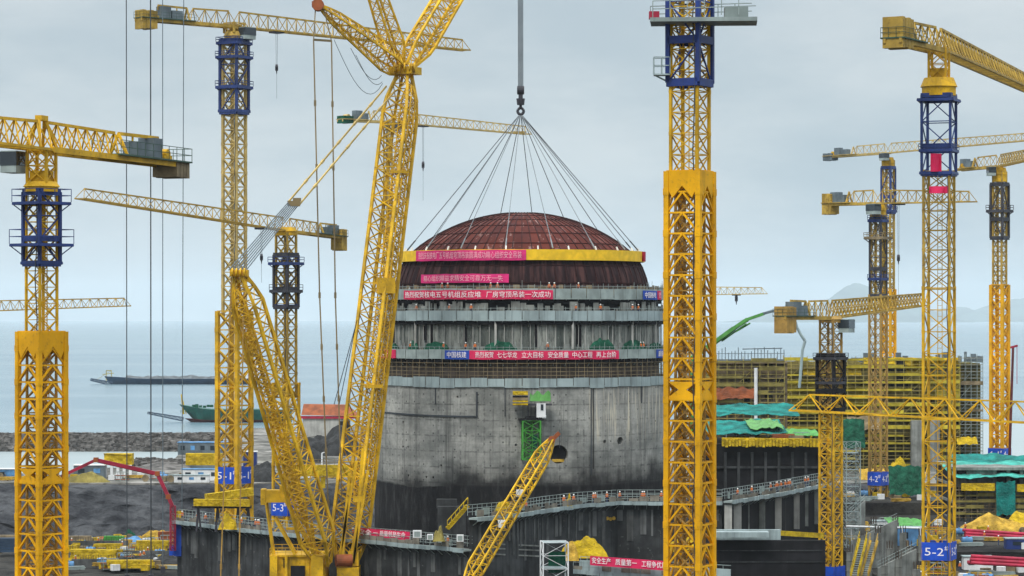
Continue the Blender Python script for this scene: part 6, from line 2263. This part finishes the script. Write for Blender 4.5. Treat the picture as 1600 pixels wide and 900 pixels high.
def build_left():
    Y = -36.0
    cabin('long white cabin row with blue roof left of the 5-1 mast', on(315, 640, Y), 8.6, 3, 2.4, 'white_paint', 'cabins in the yard by the inlet', 'tarp_blue')
    cabin('low white cabin in front of the long cabin row', on(300, 632, Y), 7.6, 2.2, 1.5, 'white_paint', 'cabins in the yard by the inlet')
    cabin('dark long shed by the shore with pale blue roof', on(318, 760, Y), 13, 5, 3.2, 'grey_box', 'cabins in the yard by the inlet', 'tarp_blue')
    cabin('white-roofed cabin beside the near-left mast, under the red boom', on(141, 650, Y), 7, 3.5, 2.8, 'grey_box', 'cabins in the yard by the inlet', 'white_paint')
    cabin('blue and white cabin at the left edge beyond the mast', on(14, 645, Y), 5, 3, 2.2, 'tarp_blue', 'cabins in the yard by the inlet', 'white_paint')
    cabin('small blue cabin right of the 5-1 mast', on(391, 655, Y + .2), 3.0, 2.5, 5.4, 'navy_bright', 'cabins in the yard by the inlet', 'white_paint')
    q = thing('site_shed', 'yellow-roofed open shed on white posts under the red boom', 'shed', on(186, 652, Y))
    mb = MB(); b = on(186, 652, Y); mb.box(b + Vector((0, 0, 4.1)), (6.2, 4, 2.5)); mb.bar(b + Vector((-3.2, -2.1, 5.4)), b + Vector((3.2, -2.1, 5.2)), .2); mb.build('roof', 'yellow_net', q)
    for k in range(5):
        mb = MB(); mb.box(b + Vector((-2.8 + 1.4 * k, -1.8, 1.4)), (.6, .6, 2.9)); mb.build('post', 'white_paint', q)
    q = thing('freight_container', 'yellow freight container left of the tall back mast', 'container', on(318, 690, Y))
    b = on(319, 690, Y)
    mb = MB(); mb.box(b + Vector((0, 0, 2.2)), (8.6, 2.6, 2.8))
    for k in range(24):
        mb.box(b + Vector((-4.2 + 8.4 * k / 23, -1.33, 2.2)), (.16, .08, 2.5))
    mb.build('shell', 'yellow_net', q)
    mb = MB(); mb.box(b + Vector((0, 0, .4)), (8.7, 2.7, .8)); mb.build('base_rail', 'grey_box', q)
    mound('spoil_heap', 'low grey-green spoil heap behind the yellow-roofed shed', 'spoil heap', on(258, 690, Y), 8, 9, 1.5, 'stone', .4, 2.0, 26, 'spoil heaps')
    mound('spoil_heap', 'dark spoil heap right of the 5-1 mast', 'spoil heap', on(410, 640, Y), 4, 8, 4.0, 'spoil', .4, 4.0, 30, 'spoil heaps')
    mound('spoil_heap', 'black spoil heap between the derrick mast and the crawler boom', 'spoil heap', on(518, 760, Y), 9, 9, 6.4, 'spoil', .5, 6.0, 36, 'spoil heaps')
    mound('spoil_heap', 'second dark spoil heap behind the derrick mast', 'spoil heap', on(470, 720, Y), 6, 9, 5.0, 'spoil', .4, 8.0, 30, 'spoil heaps')
    mound('spoil_heap', 'olive mud bank along the yard edge beside the near-left mast', 'spoil heap', on(135, 632, Y), 5.5, 2.5, 2.2, 'olive_net', .4, 8.8, 24, 'spoil heaps')
    # orange roofed warehouse
    q = thing('warehouse', 'orange-roofed warehouse with white wall between the crawler crane booms', 'warehouse', on(508, 880, Y))
    b = on(512, 880, Y)
    mb = MB(); mb.box(b + Vector((-.6, 5, 2.7)), (14.0, 10, 5.4)); mb.build('wall', 'conc_light', q)
    mb = MB()
    mb.add([tuple(b + Vector(p)) for p in ((-8, -.8, 6.4), (9.5, -.8, 6.0), (9.5, 10.8, 6.0), (-8, 10.8, 6.4), (-7.6, 3, 9.6), (5.5, 3, 9.4), (5.5, 7, 9.4), (-7.6, 7, 9.6))],
           [(3, 2, 1, 0), (4, 5, 6, 7), (0, 1, 5, 4), (1, 2, 6, 5), (2, 3, 7, 6), (3, 0, 4, 7)])
    mb.build('roof', 'orange_rust', q)
    mb = MB(); mb.box(b + Vector((.8, -.2, 5.7)), (18, .6, .8)); mb.build('eave', 'red_deep', q)
    mb = MB(); mb.box(b + Vector((5.2, -.1, 2.4)), (3.2, .3, 4.2)); mb.build('door', 'bitumen_shade', q)
    # yellow gantry girder by the reactor
    q = thing('gantry_girder', 'long yellow gantry girder with railing between derrick mast and reactor', 'girder', on(505, 612, Y), 'yellow girders')
    mb = MB(); mb.box(on(505, 612, -32.4), (15.2, 1.4, 2.4)); mb.build('girder', 'yellow_net', q)
    for px in (458, 505, 552):
        mb = MB(); mb.box(on(px, 612, -34.9), (.9, 1.2, 2.4)); mb.build('leg', 'yellow_net', q)
    mb = MB(); rail_loop(mb, [on(455, 611.4, -31.2), on(556, 611.4, -31.2)], 1.2, .09, 1, 1.1, False); mb.build('railing', 'plank', q)
    q = thing('lamp_post', 'white post standing before the black spoil heap', 'post', on(503, 640, Y))
    mb = MB(); mb.tube(on(503, 640, Y), on(503, 640, Y + 6), .22, 8, .16); mb.bar(on(503, 640, Y + 6), on(507, 640, Y + 6.2), .2); mb.build('post', 'white_paint', q)
    # yellow girders stacked on the low wall
    q = thing('formwork_beam', 'upper slanted yellow girder stacked below the 5-1 sign', 'girder', on(358, 478, -31), 'yellow girders')
    mb = MB(); mb.bar(at(322, 778, 479), at(394, 768, 482), 1.6, 1.25)
    for k in range(8):
        p = at(324 + k * 9, 777.5 - k * 1.25, 478.2); mb.box(p, (.14, .1, 1.2))
    mb.build('girder', 'yellow_net', q)
    q = thing('formwork_beam', 'lower straight yellow girder stacked below the 5-1 sign', 'girder', on(346, 476, -32), 'yellow girders')
    mb = MB(); mb.bar(at(303, 785, 476), at(391, 786, 476), 1.4, 1.1)
    for k in range(10):
        mb.box(at(305 + k * 9.4, 785.2, 475.3), (.14, .1, 1.05))
    mb.build('girder', 'yellow_net', q)
    q = thing('trestle', 'dark trestle carrying the yellow girders on the low wall', 'trestle', on(345, 478, -35))
    mb = MB()
    for px in (310, 340, 372, 388):
        mb.bar(at(px, 792, 477), on(px - 3, 477, -35.4), .35); mb.bar(at(px, 792, 477), on(px + 4, 477, -35.4), .3)
    mb.bar(at(300, 792, 477), at(393, 792, 477), .5)
    mb.build('frame', 'dark_steel', q)
    mound('sheet_heap', 'yellow-brown sheet bundle on the low wall under the stacked girders', 'sheet heap', at(356, 824, 472), 1.6, 1, 2.2, 'yellow_net', .5, 9.9, 18, 'sheet heaps on the walls')
    q = thing('site_cabinet', 'yellow cabinet on the low wall end above the blue post', 'cabinet', at(280, 812, 490))
    mb = MB(); mb.box(at(281, 806, 489.5), (1.1, 1, 1.6)); mb.build('body', 'yellow_net', q)
    # red placing boom
    d = 489.
    q = thing('placing_boom', 'folding red concrete placing boom arching over the left yard', 'concrete boom', at(271, 815, d))
    pts = [at(270, 818, d), at(263, 776, d), at(246, 740, d), at(150, 718.5, d - 2), at(96, 744, d - 3)]
    mb = MB()
    for a, b, w in zip(pts[1:-1], pts[2:], (.6, .62, .5)):
        mb.bar(a, b, w * .8, w)
    mb.bar(at(240, 742, d), at(152, 722, d - 2), .16)
    mb.build('boom_section', 'red_paint', q)
    mb = MB(); mast(mb, (pts[0].x, pts[0].y), gz(860, d), gz(790, d), .8, .3, .14, .08, .9, 'X'); mb.bar(at(270, 792, d), pts[1], .5, .6); mb.build('mast', 'red_paint', q)
    for p in pts[1:4]:
        mb = MB()
        mb.box(p, (.8, .7, .8))
        mb.build('hinge', 'orange_rust', q)
    mb = MB(); mb.path([pts[4], at(95, 775, d - 3), at(96, 800, d - 3)], .12, 6); mb.build('hose', 'cable', q)
    # pit floor stores on the left
    def fl(px, d):
        return Vector((gx(px, d), d, PIT + .3))
    mound('sheet_heap', 'orange-yellow sheet heap on the pit floor left of the blue post', 'sheet heap', fl(246, 594), 4.2, 1.6, 2.0, 'tarp_sand', .5, 2.9, 26, 'heaps on the pit floor')
    mound('sheet_heap', 'rust-orange heap on the pit floor right of the near-left mast', 'sheet heap', fl(158, 588), 2.6, 1.4, 1.4, 'orange_rust', .4, 3.9, 20, 'heaps on the pit floor')
    B = 'beam and formwork stacks on the pit floor'
    beam_stack('timber_stack', 'grey plank stack on the pit floor beside the near-left mast', 'timber stack', fl(124, 586), 5.5, 3, 4, .35, 'plank', .1, B)
    beam_stack('formwork_stack', 'lime-yellow formwork stack in the middle of the left pit floor', 'formwork stack', fl(168, 563), 5.4, 3, 3, .42, 'yellow_net', .08, B)
    beam_stack('formwork_stack', 'tall yellow formwork stack near the foot of the blue post', 'formwork stack', fl(238, 557), 6.4, 5, 4, .45, 'yellow_net', -.06, B)
    beam_stack('formwork_stack', 'longest yellow formwork stack right of the near-left mast at the bottom', 'formwork stack', fl(150, 540), 9.5, 4, 5, .48, 'yellow_net', -.16, B)
    beam_stack('formwork_stack', 'low yellow formwork stack at the bottom edge left of the dark earth heaps', 'formwork stack', fl(205, 524), 8.5, 3, 4, .45, 'yellow_net', .05, B)
    beam_stack('formwork_stack', 'green formwork stack beside the blue heap on the pit floor', 'formwork stack', fl(178, 578), 4.2, 4, 3, .4, 'green_machine', -.05, B)
    beam_stack('formwork_stack', 'orange formwork stack at the foot of the rock slope near the blue post', 'formwork stack', fl(262, 590), 4.0, 4, 3, .4, 'orange_rust', .05, B)
    for i, (p0, p1, d, h) in enumerate(((108, 268, 551, 1.3), (112, 232, 533, 1.2), (104, 200, 573, 1.5))):
        q = thing('foundation_wall', ('low grey foundation wall crossing the middle of the left pit floor', 'nearest low foundation wall at the bottom of the left pit floor', 'short low foundation wall behind the yellow formwork stacks')[i], 'concrete wall', fl((p0 + p1) / 2, d), 'foundation walls on the pit floor')
        b = fl((p0 + p1) / 2, d)
        mb = MB(); mb.box((b.x, d, PIT + h / 2), ((p1 - p0) / F * d, .6, h + .4)); mb.build('wall', 'conc_mid', q)
        mb = MB()
        for k in range(int((p1 - p0) / 4)):
            x = gx(p0 + 4 * k + 2, d)
            mb.bar((x, d, PIT + h), (x + R.uniform(-.1, .1), d, PIT + h + R.uniform(.6, 1.3)), .07)
        mb.build('starter_bar', 'rebar', q)
    beam_stack('pipe_stack', 'pale pipe stack lying between the two yellow formwork stacks', 'pipe stack', fl(205, 560), 5.6, 2, 4, .26, 'galv_blue', .05, B)
    beam_stack('timber_stack', 'dark timber stack at the bottom left corner behind the mast', 'timber stack', fl(14, 560), 5, 5, 4, .5, 'ship_blue', .1, B)
    beam_stack('timber_stack', 'white and brown plank stack at the left edge behind the mast', 'timber stack', fl(10, 592), 6, 2, 4, .4, 'plank', 0, B)
    mound('sheet_heap', 'blue sheet heap on the pit floor between the orange heaps', 'sheet heap', fl(205, 590), 2.8, 1.2, 1.2, 'tarp_blue', .4, 5.9, 20, 'heaps on the pit floor')
    mound('sheet_heap', 'small green sheet heap beside the orange-yellow one on the pit floor', 'sheet heap', fl(203, 596), 1.5, .9, 2.0, 'net_green', .4, 6.9, 16, 'heaps on the pit floor')
    for i, (px, d) in enumerate(((228, 540), (262, 536), (292, 545), (196, 530))):
        mound('spoil_heap', ('dark earth heap on the pit floor below the tall formwork stack', 'dark earth heap nearer the low wall at the bottom left', 'dark earth heap against the low wall', 'dark earth heap at the bottom edge below the longest formwork stack')[i], 'spoil heap', fl(px, d), 4, 4, 1.6, 'spoil', .5, i * 2.2, 22, 'earth heaps on the pit floor')
    # the four hoist ropes
    for i, (px, pb, d, r) in enumerate(((197, 198.5, 505, .085), (235, 236, 505, .11), (254, 254.5, 520, .075), (288, 284, 520, .075))):
        q = thing('hoist_cable', ('leftmost of the four thin cables hanging at the left', 'thickest dark cable, second from left of the four', 'pale thin cable, third from left of the four', 'rightmost of the four thin cables hanging at the left')[i], 'cable', at(pb, 905, d), 'long hoist cables at the left')
        mb = MB(); mb.tube(Vector((gx(pb, d), d, PIT)), at(px, -260, d), r, 6); mb.build('rope', ('cable', 'cable', 'grey_box', 'grey_box')[i], q)
        mb = MB(); e = at(pb + .3, 852, d); mb.box(Vector((gx(pb, d), d, PIT + .5)), (.8, .8, 1.2)); mb.build('anchor_weight', 'dark_steel', q)

# ------------------------------------------------------------------ people
def body_mesh(stride):
    """one skinned figure, 1.72 m tall, arms bent or hanging, legs apart by stride"""
    J = [(0, 0, .93), (0, 0, 1.12), (0, 0, 1.36), (0, 0, 1.48), (0, -.02, 1.56), (0, -.01, 1.66),
         (-.10, 0, .90), (-.11, -stride * .5, .48), (-.11, -stride * .3, .07), (-.11, -stride * .3 - .14, .03),
         (.10, 0, .90), (.11, stride * .5, .48), (.11, stride, .07), (.11, stride - .14, .03),
         (-.19, 0, 1.38), (-.25, .03, 1.12), (-.22, -.14, .93), (-.21, -.20, .87),
         (.19, 0, 1.38), (.25, .03, 1.12), (.24, -.06, .88), (.24, -.09, .80)]
    E = [(0, 1), (1, 2), (2, 3), (3, 4), (4, 5), (0, 6), (6, 7), (7, 8), (8, 9), (0, 10), (10, 11), (11, 12), (12, 13), (2, 14), (14, 15), (15, 16), (16, 17), (2, 18), (18, 19), (19, 20), (20, 21)]
    rad = [.15, .14, .16, .065, .085, .09, .095, .068, .05, .045, .095, .068, .05, .045, .07, .052, .042, .04, .07, .052, .042, .04]
    me = bpy.data.meshes.new('person')
    me.from_pydata(J, E, [])
    o = bpy.data.objects.new('person', me)
    COL.objects.link(o)
    o.modifiers.new('skin', 'SKIN')
    for i, r in enumerate(rad):
        sv = me.skin_vertices[0].data[i]
        sv.radius = (r * 1.0, r * .8)
        sv.use_root = i == 0
    sd = o.modifiers.new('sub', 'SUBSURF')
    sd.levels = sd.render_levels = 1
    dg = bpy.context.evaluated_depsgraph_get()
    m2 = bpy.data.meshes.new_from_object(o.evaluated_get(dg))
    bpy.data.objects.remove(o)
    m2.materials.clear()
    for m in ('cloth_blue', 'skin', 'cloth_orange'):
        m2.materials.append(MATS[m])
    for p in m2.polygons:
        z, x = p.center.z, abs(p.center.x)
        p.material_index = 1 if (z > 1.45 or (z < .96 and x > .2)) else (2 if z > .92 else 0)
        p.use_smooth = True
    return m2

def build_people():
    protos = []
    for st in (.0, .32):
        me = body_mesh(st)
        o = bpy.data.objects.new('person', me)
        COL.objects.link(o)
        mb = MB()
        mb.lathe((0, -.01, 0), [(.001, 1.80), (.06, 1.79), (.10, 1.75), (.125, 1.68), (.15, 1.66), (.15, 1.645), (.12, 1.645)], 14)
        h = mb.build('helmet', 'helmet_white')
        h.parent = o
        mb = MB()
        mb.lathe((0, 0, 0), [(.185, .95), (.20, 1.15), (.20, 1.36), (.13, 1.43), (.12, 1.40), (.185, 1.34), (.18, 1.15), (.17, .95)], 12)
        v = mb.build('vest', 'cloth_orange')
        v.parent = o
        o['label'] = 'x'
        o['category'] = 'person'
        o['group'] = 'workers in white helmets'
        protos.append(o)
    k3 = 29.6 * F
    def w3(px):
        t = (px - 1131) / 157.
        y = 783 - 28 * t
        d = k3 / (y - HZ)
        return Vector((gx(px, d), d - .8, ZE - 29.6))
    def w2(px):
        ys = ((733, 809), (800, 803), (850, 795), (905, 788), (965, 784), (1128, 784))
        for (a, ya), (b, yb) in zip(ys[:-1], ys[1:]):
            if a <= px <= b:
                y = ya + (yb - ya) * (px - a) / (b - a)
                d = 29.8 * F / (y - HZ)
                return Vector((gx(px, d), d - .8, ZE - 29.8))
    def w1(px):
        ys = ((277, 813), (420, 830), (600, 846), (736, 858))
        for (a, ya), (b, yb) in zip(ys[:-1], ys[1:]):
            if a <= px <= b:
                y = ya + (yb - ya) * (px - a) / (b - a)
                d = 34.5 * F / (y - HZ)
                return Vector((gx(px, d), d - .8, ZE - 34.5))
    spots = [(w3(1152), 'worker on the sloping walkway, nearest the orange-yellow mast'), (w3(1174), 'worker on the sloping walkway, second from the orange-yellow mast'),
             (w3(1212), 'worker on the sloping walkway, third from the orange-yellow mast'), (w3(1231), 'worker on the sloping walkway, fourth from the orange-yellow mast'), (w3(1262), 'worker on the sloping walkway nearest the brown crane mast'),
             (w2(822), 'worker on the curving walkway just right of the lattice boom'), (w2(968), 'worker midway along the curving walkway'), (w2(1033), 'worker on the curving walkway beside the orange-yellow mast'),
             (w1(309), 'worker at the left end of the low wall under the yellow girders'), (w1(322), 'worker beside the one at the left end of the low wall'), (w1(400), 'worker on the low wall just left of the crawler crane'),
             (w1(648), 'worker on the low wall beside the large white cabinet'), (w1(700), 'worker on the low wall below the yellow stair'),
             (Vector((gx(1500, 495), 495, ZE - 43.6)), 'worker on the terrace right of the 5-2 sign'), (Vector((gx(1560, 520), 520, ZE - 41)), 'worker on the terrace behind the lower crimson pipes'),
             (Vector((gx(225, 548), 548, PIT + .1)), 'worker on the pit floor before the tall yellow formwork stack'), (Vector((gx(112, 578), 578, PIT + .1)), 'worker on the pit floor beside the near-left mast')]
    # a few on the reactor's platforms
    for px, py, lb in ((640, 468, 'worker behind the wide crimson banner on the topmost platform, left end'), (905, 468, 'worker on the topmost platform right of the wide banner'), (662, 557, 'worker on the third platform left of the blue banner')):
        r = 24.3 if py > 500 else 24.1
        a = px2a(px, r)
        spots.append((arc_pt(a, r, rz(py) + .1), lb))
    for k in range(9):
        spots.append((w2(R.uniform(855, 1036)), 'worker among the crew spread along the curving walkway'))
    for k in range(7):
        spots.append((w1(R.uniform(285, 560)), 'worker among the crew on the low wall left of the crimson banner'))
    for k in range(7):
        spots.append((w3(R.uniform(1140, 1282)), 'worker among the crew on the sloping walkway'))
    for py, r, nm in ((468, 24.2, 'topmost'), (500, 24.6, 'second'), (557, 24.6, 'third')):
        for k in range(7):
            spots.append((arc_pt(R.uniform(-.95, 1.0), r, rz(py) + .9), 'worker among the crew on the %s work platform of the reactor' % nm))
    for k in range(8):
        spots.append((Vector((gx(R.uniform(112, 268), 550), R.uniform(525, 590), PIT + .1)), 'worker among the crew on the left pit floor'))
    for k in range(8):
        spots.append((on(R.uniform(1400, 1620), R.uniform(510, 560), -41), 'worker among the crew on the lower right terraces'))
    used = [False, False]
    for i, (p, lb) in enumerate(spots):
        k = i % 2
        rzz = R.uniform(-PI, PI)
        grp = 'workers: ' + lb if 'among the crew' in lb else 'workers in white helmets'
        if not used[k]:
            used[k] = True
            o = protos[k]
            o.location = p
            o.rotation_euler = (0, 0, rzz)
            o['label'] = lb
        else:
            copy_tree(protos[k], p, lb, rzz)['group'] = grp


def scatter():
    # small identical site goods, each one an object
    def proto(name, cat, parts):
        root = bpy.data.objects.new(name, None)
        COL.objects.link(root)
        ORIGIN[root.name] = Vector((0, 0, 0))
        root['category'] = cat
        for pn, m, fn in parts:
            mb = MB(); fn(mb); mb.build(pn, m, root)
        return root
    def crate(mb):
        mb.box((0, 0, .62), (1.5, 1.1, 1.1))
        for x in (-.6, 0, .6):
            mb.box((x, -.57, .62), (.12, .05, 1.12))
    def skids(mb):
        for y in (-.4, .4):
            mb.box((0, y, .04), (1.5, .15, .12))
    def bundle(mb):
        for k in range(3):
            for j in range(4):
                mb.box(((k % 2) * .15, -.4 + .26 * j, .28 + .22 * k), (4.2, .2, .17))
    def bear(mb):
        for x in (-1.3, 1.3):
            mb.box((x, 0, .08), (.18, 1.1, .2))
    def drumf(mb):
        mb.tube((0, -.45, .75), (0, .45, .75), .45, 16)
    def flange(mb):
        for y in (-.5, .45):
            mb.tube((0, y, .75), (0, y + .08, .75), .75, 20)
    def tank(mb):
        mb.tube((-.9, 0, .8), (.9, 0, .8), .6, 16)
        mb.tube((0, 0, 1.3), (0, 0, 1.55), .18, 10)
    def cradle(mb):
        for x in (-.6, .6):
            mb.box((x, 0, .15), (.15, 1.1, .34))
    def rack(mb):
        for x in (-1.4, 0, 1.4):
            for y in (-.6, .6):
                mb.bar((x, y, 0), (x, y, 2.0), .1)
        for y in (-.6, .6):
            for z in (.15, 1.05, 1.95):
                mb.bar((-1.4, y, z), (1.4, y, z), .09)
    def shelfload(mb):
        for k in range(6):
            mb.tube((-1.7, -.45 + .18 * k, 1.18), (1.7, -.45 + .18 * k, 1.18), .08, 6)
            mb.tube((-1.7, -.45 + .18 * k, .28), (1.7, -.45 + .18 * k, .28), .08, 6)
    kinds = [('timber_crate', 'crate', [('crate_body', 'plank', crate), ('skid', 'rebar', skids)], 'brown timber crate'),
             ('timber_crate', 'crate', [('crate_body', 'yellow_net', crate), ('skid', 'rebar', skids)], 'yellow painted crate'),
             ('beam_bundle', 'beam bundle', [('beams', 'tarp_sand', bundle), ('bearer', 'rebar', bear)], 'bundle of sandy yellow beams'),
             ('beam_bundle', 'beam bundle', [('beams', 'galv', bundle), ('bearer', 'rebar', bear)], 'bundle of grey steel beams'),
             ('cable_drum', 'cable drum', [('coil', 'cable', drumf), ('flange', 'plank', flange)], 'wooden cable drum'),
             ('water_tank', 'tank', [('shell', 'tarp_blue', tank), ('cradle', 'galv', cradle)], 'small blue tank'),
             ('timber_crate', 'crate', [('crate_body', 'white_paint', crate), ('skid', 'rebar', skids)], 'white painted crate'),
             ('pipe_rack', 'rack', [('rack_frame', 'galv', rack), ('pipes', 'orange_rust', shelfload)], 'steel rack of rusty pipes')]
    def pit(): return Vector((gx(R.uniform(112, 268), 0) , 0, 0))
    areas = {
        'on the left pit floor': lambda: (R.uniform(106, 268), R.uniform(522, 596), PIT + .15 - ZE),
        'on the lower right terraces': lambda: ((R.uniform(1400, 1625), R.uniform(466, 503), -43.6) if R.random() < .4 else (R.uniform(1332, 1620), R.uniform(508, 572), -41.0)),
        'on the yard by the inlet': lambda: (R.uniform(2, 560), R.uniform(631, 650), -36.0),
        'on the terrace before the big scaffolded building': lambda: (R.uniform(1318, 1470), R.uniform(602, 660), -38.5),
        'on the black building roof': lambda: (R.uniform(1130, 1285), R.uniform(563, 586), -24.4),
        'on the pit floor by the brown crane': lambda: (R.uniform(1135, 1340), R.uniform(474, 500), PIT + .15 - ZE),
    }
    plan = {'on the left pit floor': (9, 20, 22, 9, 4, 7, 8, 6), 'on the lower right terraces': (10, 12, 16, 12, 5, 6, 10, 8),
            'on the terrace before the big scaffolded building': (8, 10, 12, 8, 4, 4, 8, 6), 'on the yard by the inlet': (9, 8, 8, 6, 3, 4, 10, 5), 'on the black building roof': (5, 5, 8, 4, 1, 1, 2, 3), 'on the pit floor by the brown crane': (3, 1, 3, 4, 2, 0, 0, 2)}
    for k, (nm, cat, parts, lb) in enumerate(kinds):
        pr = proto(nm, cat, parts)
        first = True
        for ar, fn in areas.items():
            for _ in range(plan[ar][k]):
                px, d, rel = fn()
                p = on(px, d, rel)
                rz_ = R.uniform(-.5, .5)
                o = pr
                lab = lb + ' ' + ar
                if first:
                    first = False
                    pr.location = p; pr.rotation_euler = (0, 0, rz_); pr['label'] = lab
                else:
                    o = copy_tree(pr, p, lab, rz_)
                o['group'] = lb + 's ' + ar

def columns_stubs():
    # unfinished concrete columns with rebar tops
    root = bpy.data.objects.new('concrete_column', None)
    COL.objects.link(root)
    ORIGIN[root.name] = Vector((0, 0, 0))
    tag(root, 'unfinished concrete column stub with bare rebar among the ramp walls', 'column', 'column stubs among the ramp walls')
    mb = MB(); mb.box((0, 0, 2.2), (1.1, 1.1, 4.4)); mb.box((0, 0, 3.1), (1.25, 1.25, .12)); mb.box((0, 0, 1.4), (1.25, 1.25, .12)); mb.build('shaft', 'conc', root)
    mb = MB()
    for k in range(9):
        x, y = -.4 + .4 * (k % 3), -.4 + .4 * (k // 3)
        mb.bar((x, y, 4.3), (x * 1.1, y * 1.1, 5.6 + .2 * (k % 2)), .07)
    mb.build('rebar', 'rebar', root)
    first = True
    for px, d, top in ((1328, 476, 852), (1348, 492, 826), (1356, 480, 868), (1372, 500, 822), (1382, 470, 872), (1390, 488, 846), (1404, 478, 862), (1411, 505, 822), (1420, 486, 846), (1432, 470, 878), (1338, 468, 880), (1440, 500, 826), (1399, 520, 806), (1365, 520, 808)):
        p = at(px, top, d) - Vector((0, 0, 5.6))
        if first:
            first = False
            root.location = p
        else:
            copy_tree(root, p, root['label'], R.uniform(-.3, .3))

build_walls()
columns_stubs()
build_wall_hoist()
build_right()
build_left()
build_people()
scatter()
# ------------------------------------------------------------------ light, air, camera
def build_world():
    w = bpy.data.worlds.new('World')
    scene.world = w
    w.use_nodes = True
    nt = w.node_tree
    nt.nodes.clear()
    out = nt.nodes.new('ShaderNodeOutputWorld')
    bg = nt.nodes.new('ShaderNodeBackground')
    sky = nt.nodes.new('ShaderNodeTexSky')
    sky.sky_type = 'NISHITA'
    sky.sun_disc = False
    sky.sun_elevation = math.radians(52)
    sky.sun_rotation = math.radians(205)
    sky.air_density = 1.0
    sky.dust_density = 3.0
    sky.altitude = 0
    # overcast: cloud layer greys the clear sky and evens it out
    tc = nt.nodes.new('ShaderNodeTexCoord')
    mp = nt.nodes.new('ShaderNodeMapping')
    mp.inputs['Scale'].default_value = (3.0, 3.0, 9.0)
    nt.links.new(tc.outputs['Generated'], mp.inputs[0])
    nn = noise_(nt, mp.outputs[0], 2.2, 6, 0.6)
    cloud = mix_(nt, ramp_(nt, nn, .3, .7), (3.5, 4.4, 5.0), (6.3, 6.75, 6.9))
    sp = nt.nodes.new('ShaderNodeSeparateXYZ')
    nt.links.new(tc.outputs['Generated'], sp.inputs[0])
    up = ramp_(nt, sp.outputs[2], -.02, .16)
    cloud = mix_(nt, up, mix_(nt, .35, cloud, (4.4, 5.45, 6.0)), mix_(nt, .38, cloud, (5.5, 5.95, 6.25)))
    # an overcast sky is about three times brighter overhead than at the horizon
    cloud = mix_(nt, ramp_(nt, sp.outputs[2], .10, .95), cloud, (20.0, 21.0, 21.5))
    c = mix_(nt, 0.88, sky.outputs[0], cloud)
    nt.links.new(c, bg.inputs[0])
    bg.inputs[1].default_value = 0.10
    nt.links.new(bg.outputs[0], out.inputs[0])
    L = bpy.data.lights.new('sun', 'SUN')
    L.energy = 1.5
    L.angle = math.radians(14)
    L.color = (1.0, 0.95, 0.87)
    o = bpy.data.objects.new('sun', L)
    COL.objects.link(o)
    e, a = math.radians(52), math.radians(205)
    dirv = Vector((math.sin(a) * math.cos(e), math.cos(a) * math.cos(e), math.sin(e)))
    o.rotation_euler = (-dirv).to_track_quat('-Z', 'Y').to_euler()
    o.location = dirv * 300

HAZE = 3.2e-5
def build_haze():
    mb = MB()
    z0, z1 = -14.0, 520.0
    mb.add([(x, y, z) for z in (z0, z1) for x, y in ((-41000, -800), (41000, -800), (41000, 41000), (-41000, 41000))],
           [(3, 2, 1, 0), (4, 5, 6, 7), (0, 1, 5, 4), (1, 2, 6, 5), (2, 3, 7, 6), (3, 0, 4, 7)])
    m = bpy.data.materials.new('haze')
    m.use_nodes = True
    nt = m.node_tree
    nt.nodes.clear()
    out = nt.nodes.new('ShaderNodeOutputMaterial')
    v = nt.nodes.new('ShaderNodeVolumePrincipled')
    v.inputs['Color'].default_value = (.80, .90, .97, 1)
    v.inputs['Density'].default_value = HAZE
    v.inputs['Anisotropy'].default_value = 0.0
    nt.links.new(v.outputs[0], out.inputs['Volume'])
    MATS['haze'] = m
    o = mb.build('haze', 'haze')
    o['kind'] = 'stuff'

def build_camera():
    cam = bpy.data.cameras.new('camera')
    cam.sensor_width = 36
    cam.sensor_fit = 'HORIZONTAL'
    cam.lens = F / 1600 * 36
    cam.shift_y = (HZ - 450) / 1600
    cam.clip_start = 1
    cam.clip_end = 100000
    o = bpy.data.objects.new('camera', cam)
    COL.objects.link(o)
    o.location = (0, 0, ZE)
    o.rotation_euler = (PI / 2, 0, 0)
    scene.camera = o

build_world()
build_haze()
build_camera()
vs = scene.view_settings
vs.view_transform = 'Standard'
vs.look = 'None'
vs.exposure = 0.2
vs.gamma = 1.0
scene.cycles.volume_bounces = 2
scene.cycles.max_bounces = 5
scene.cycles.use_denoising = True
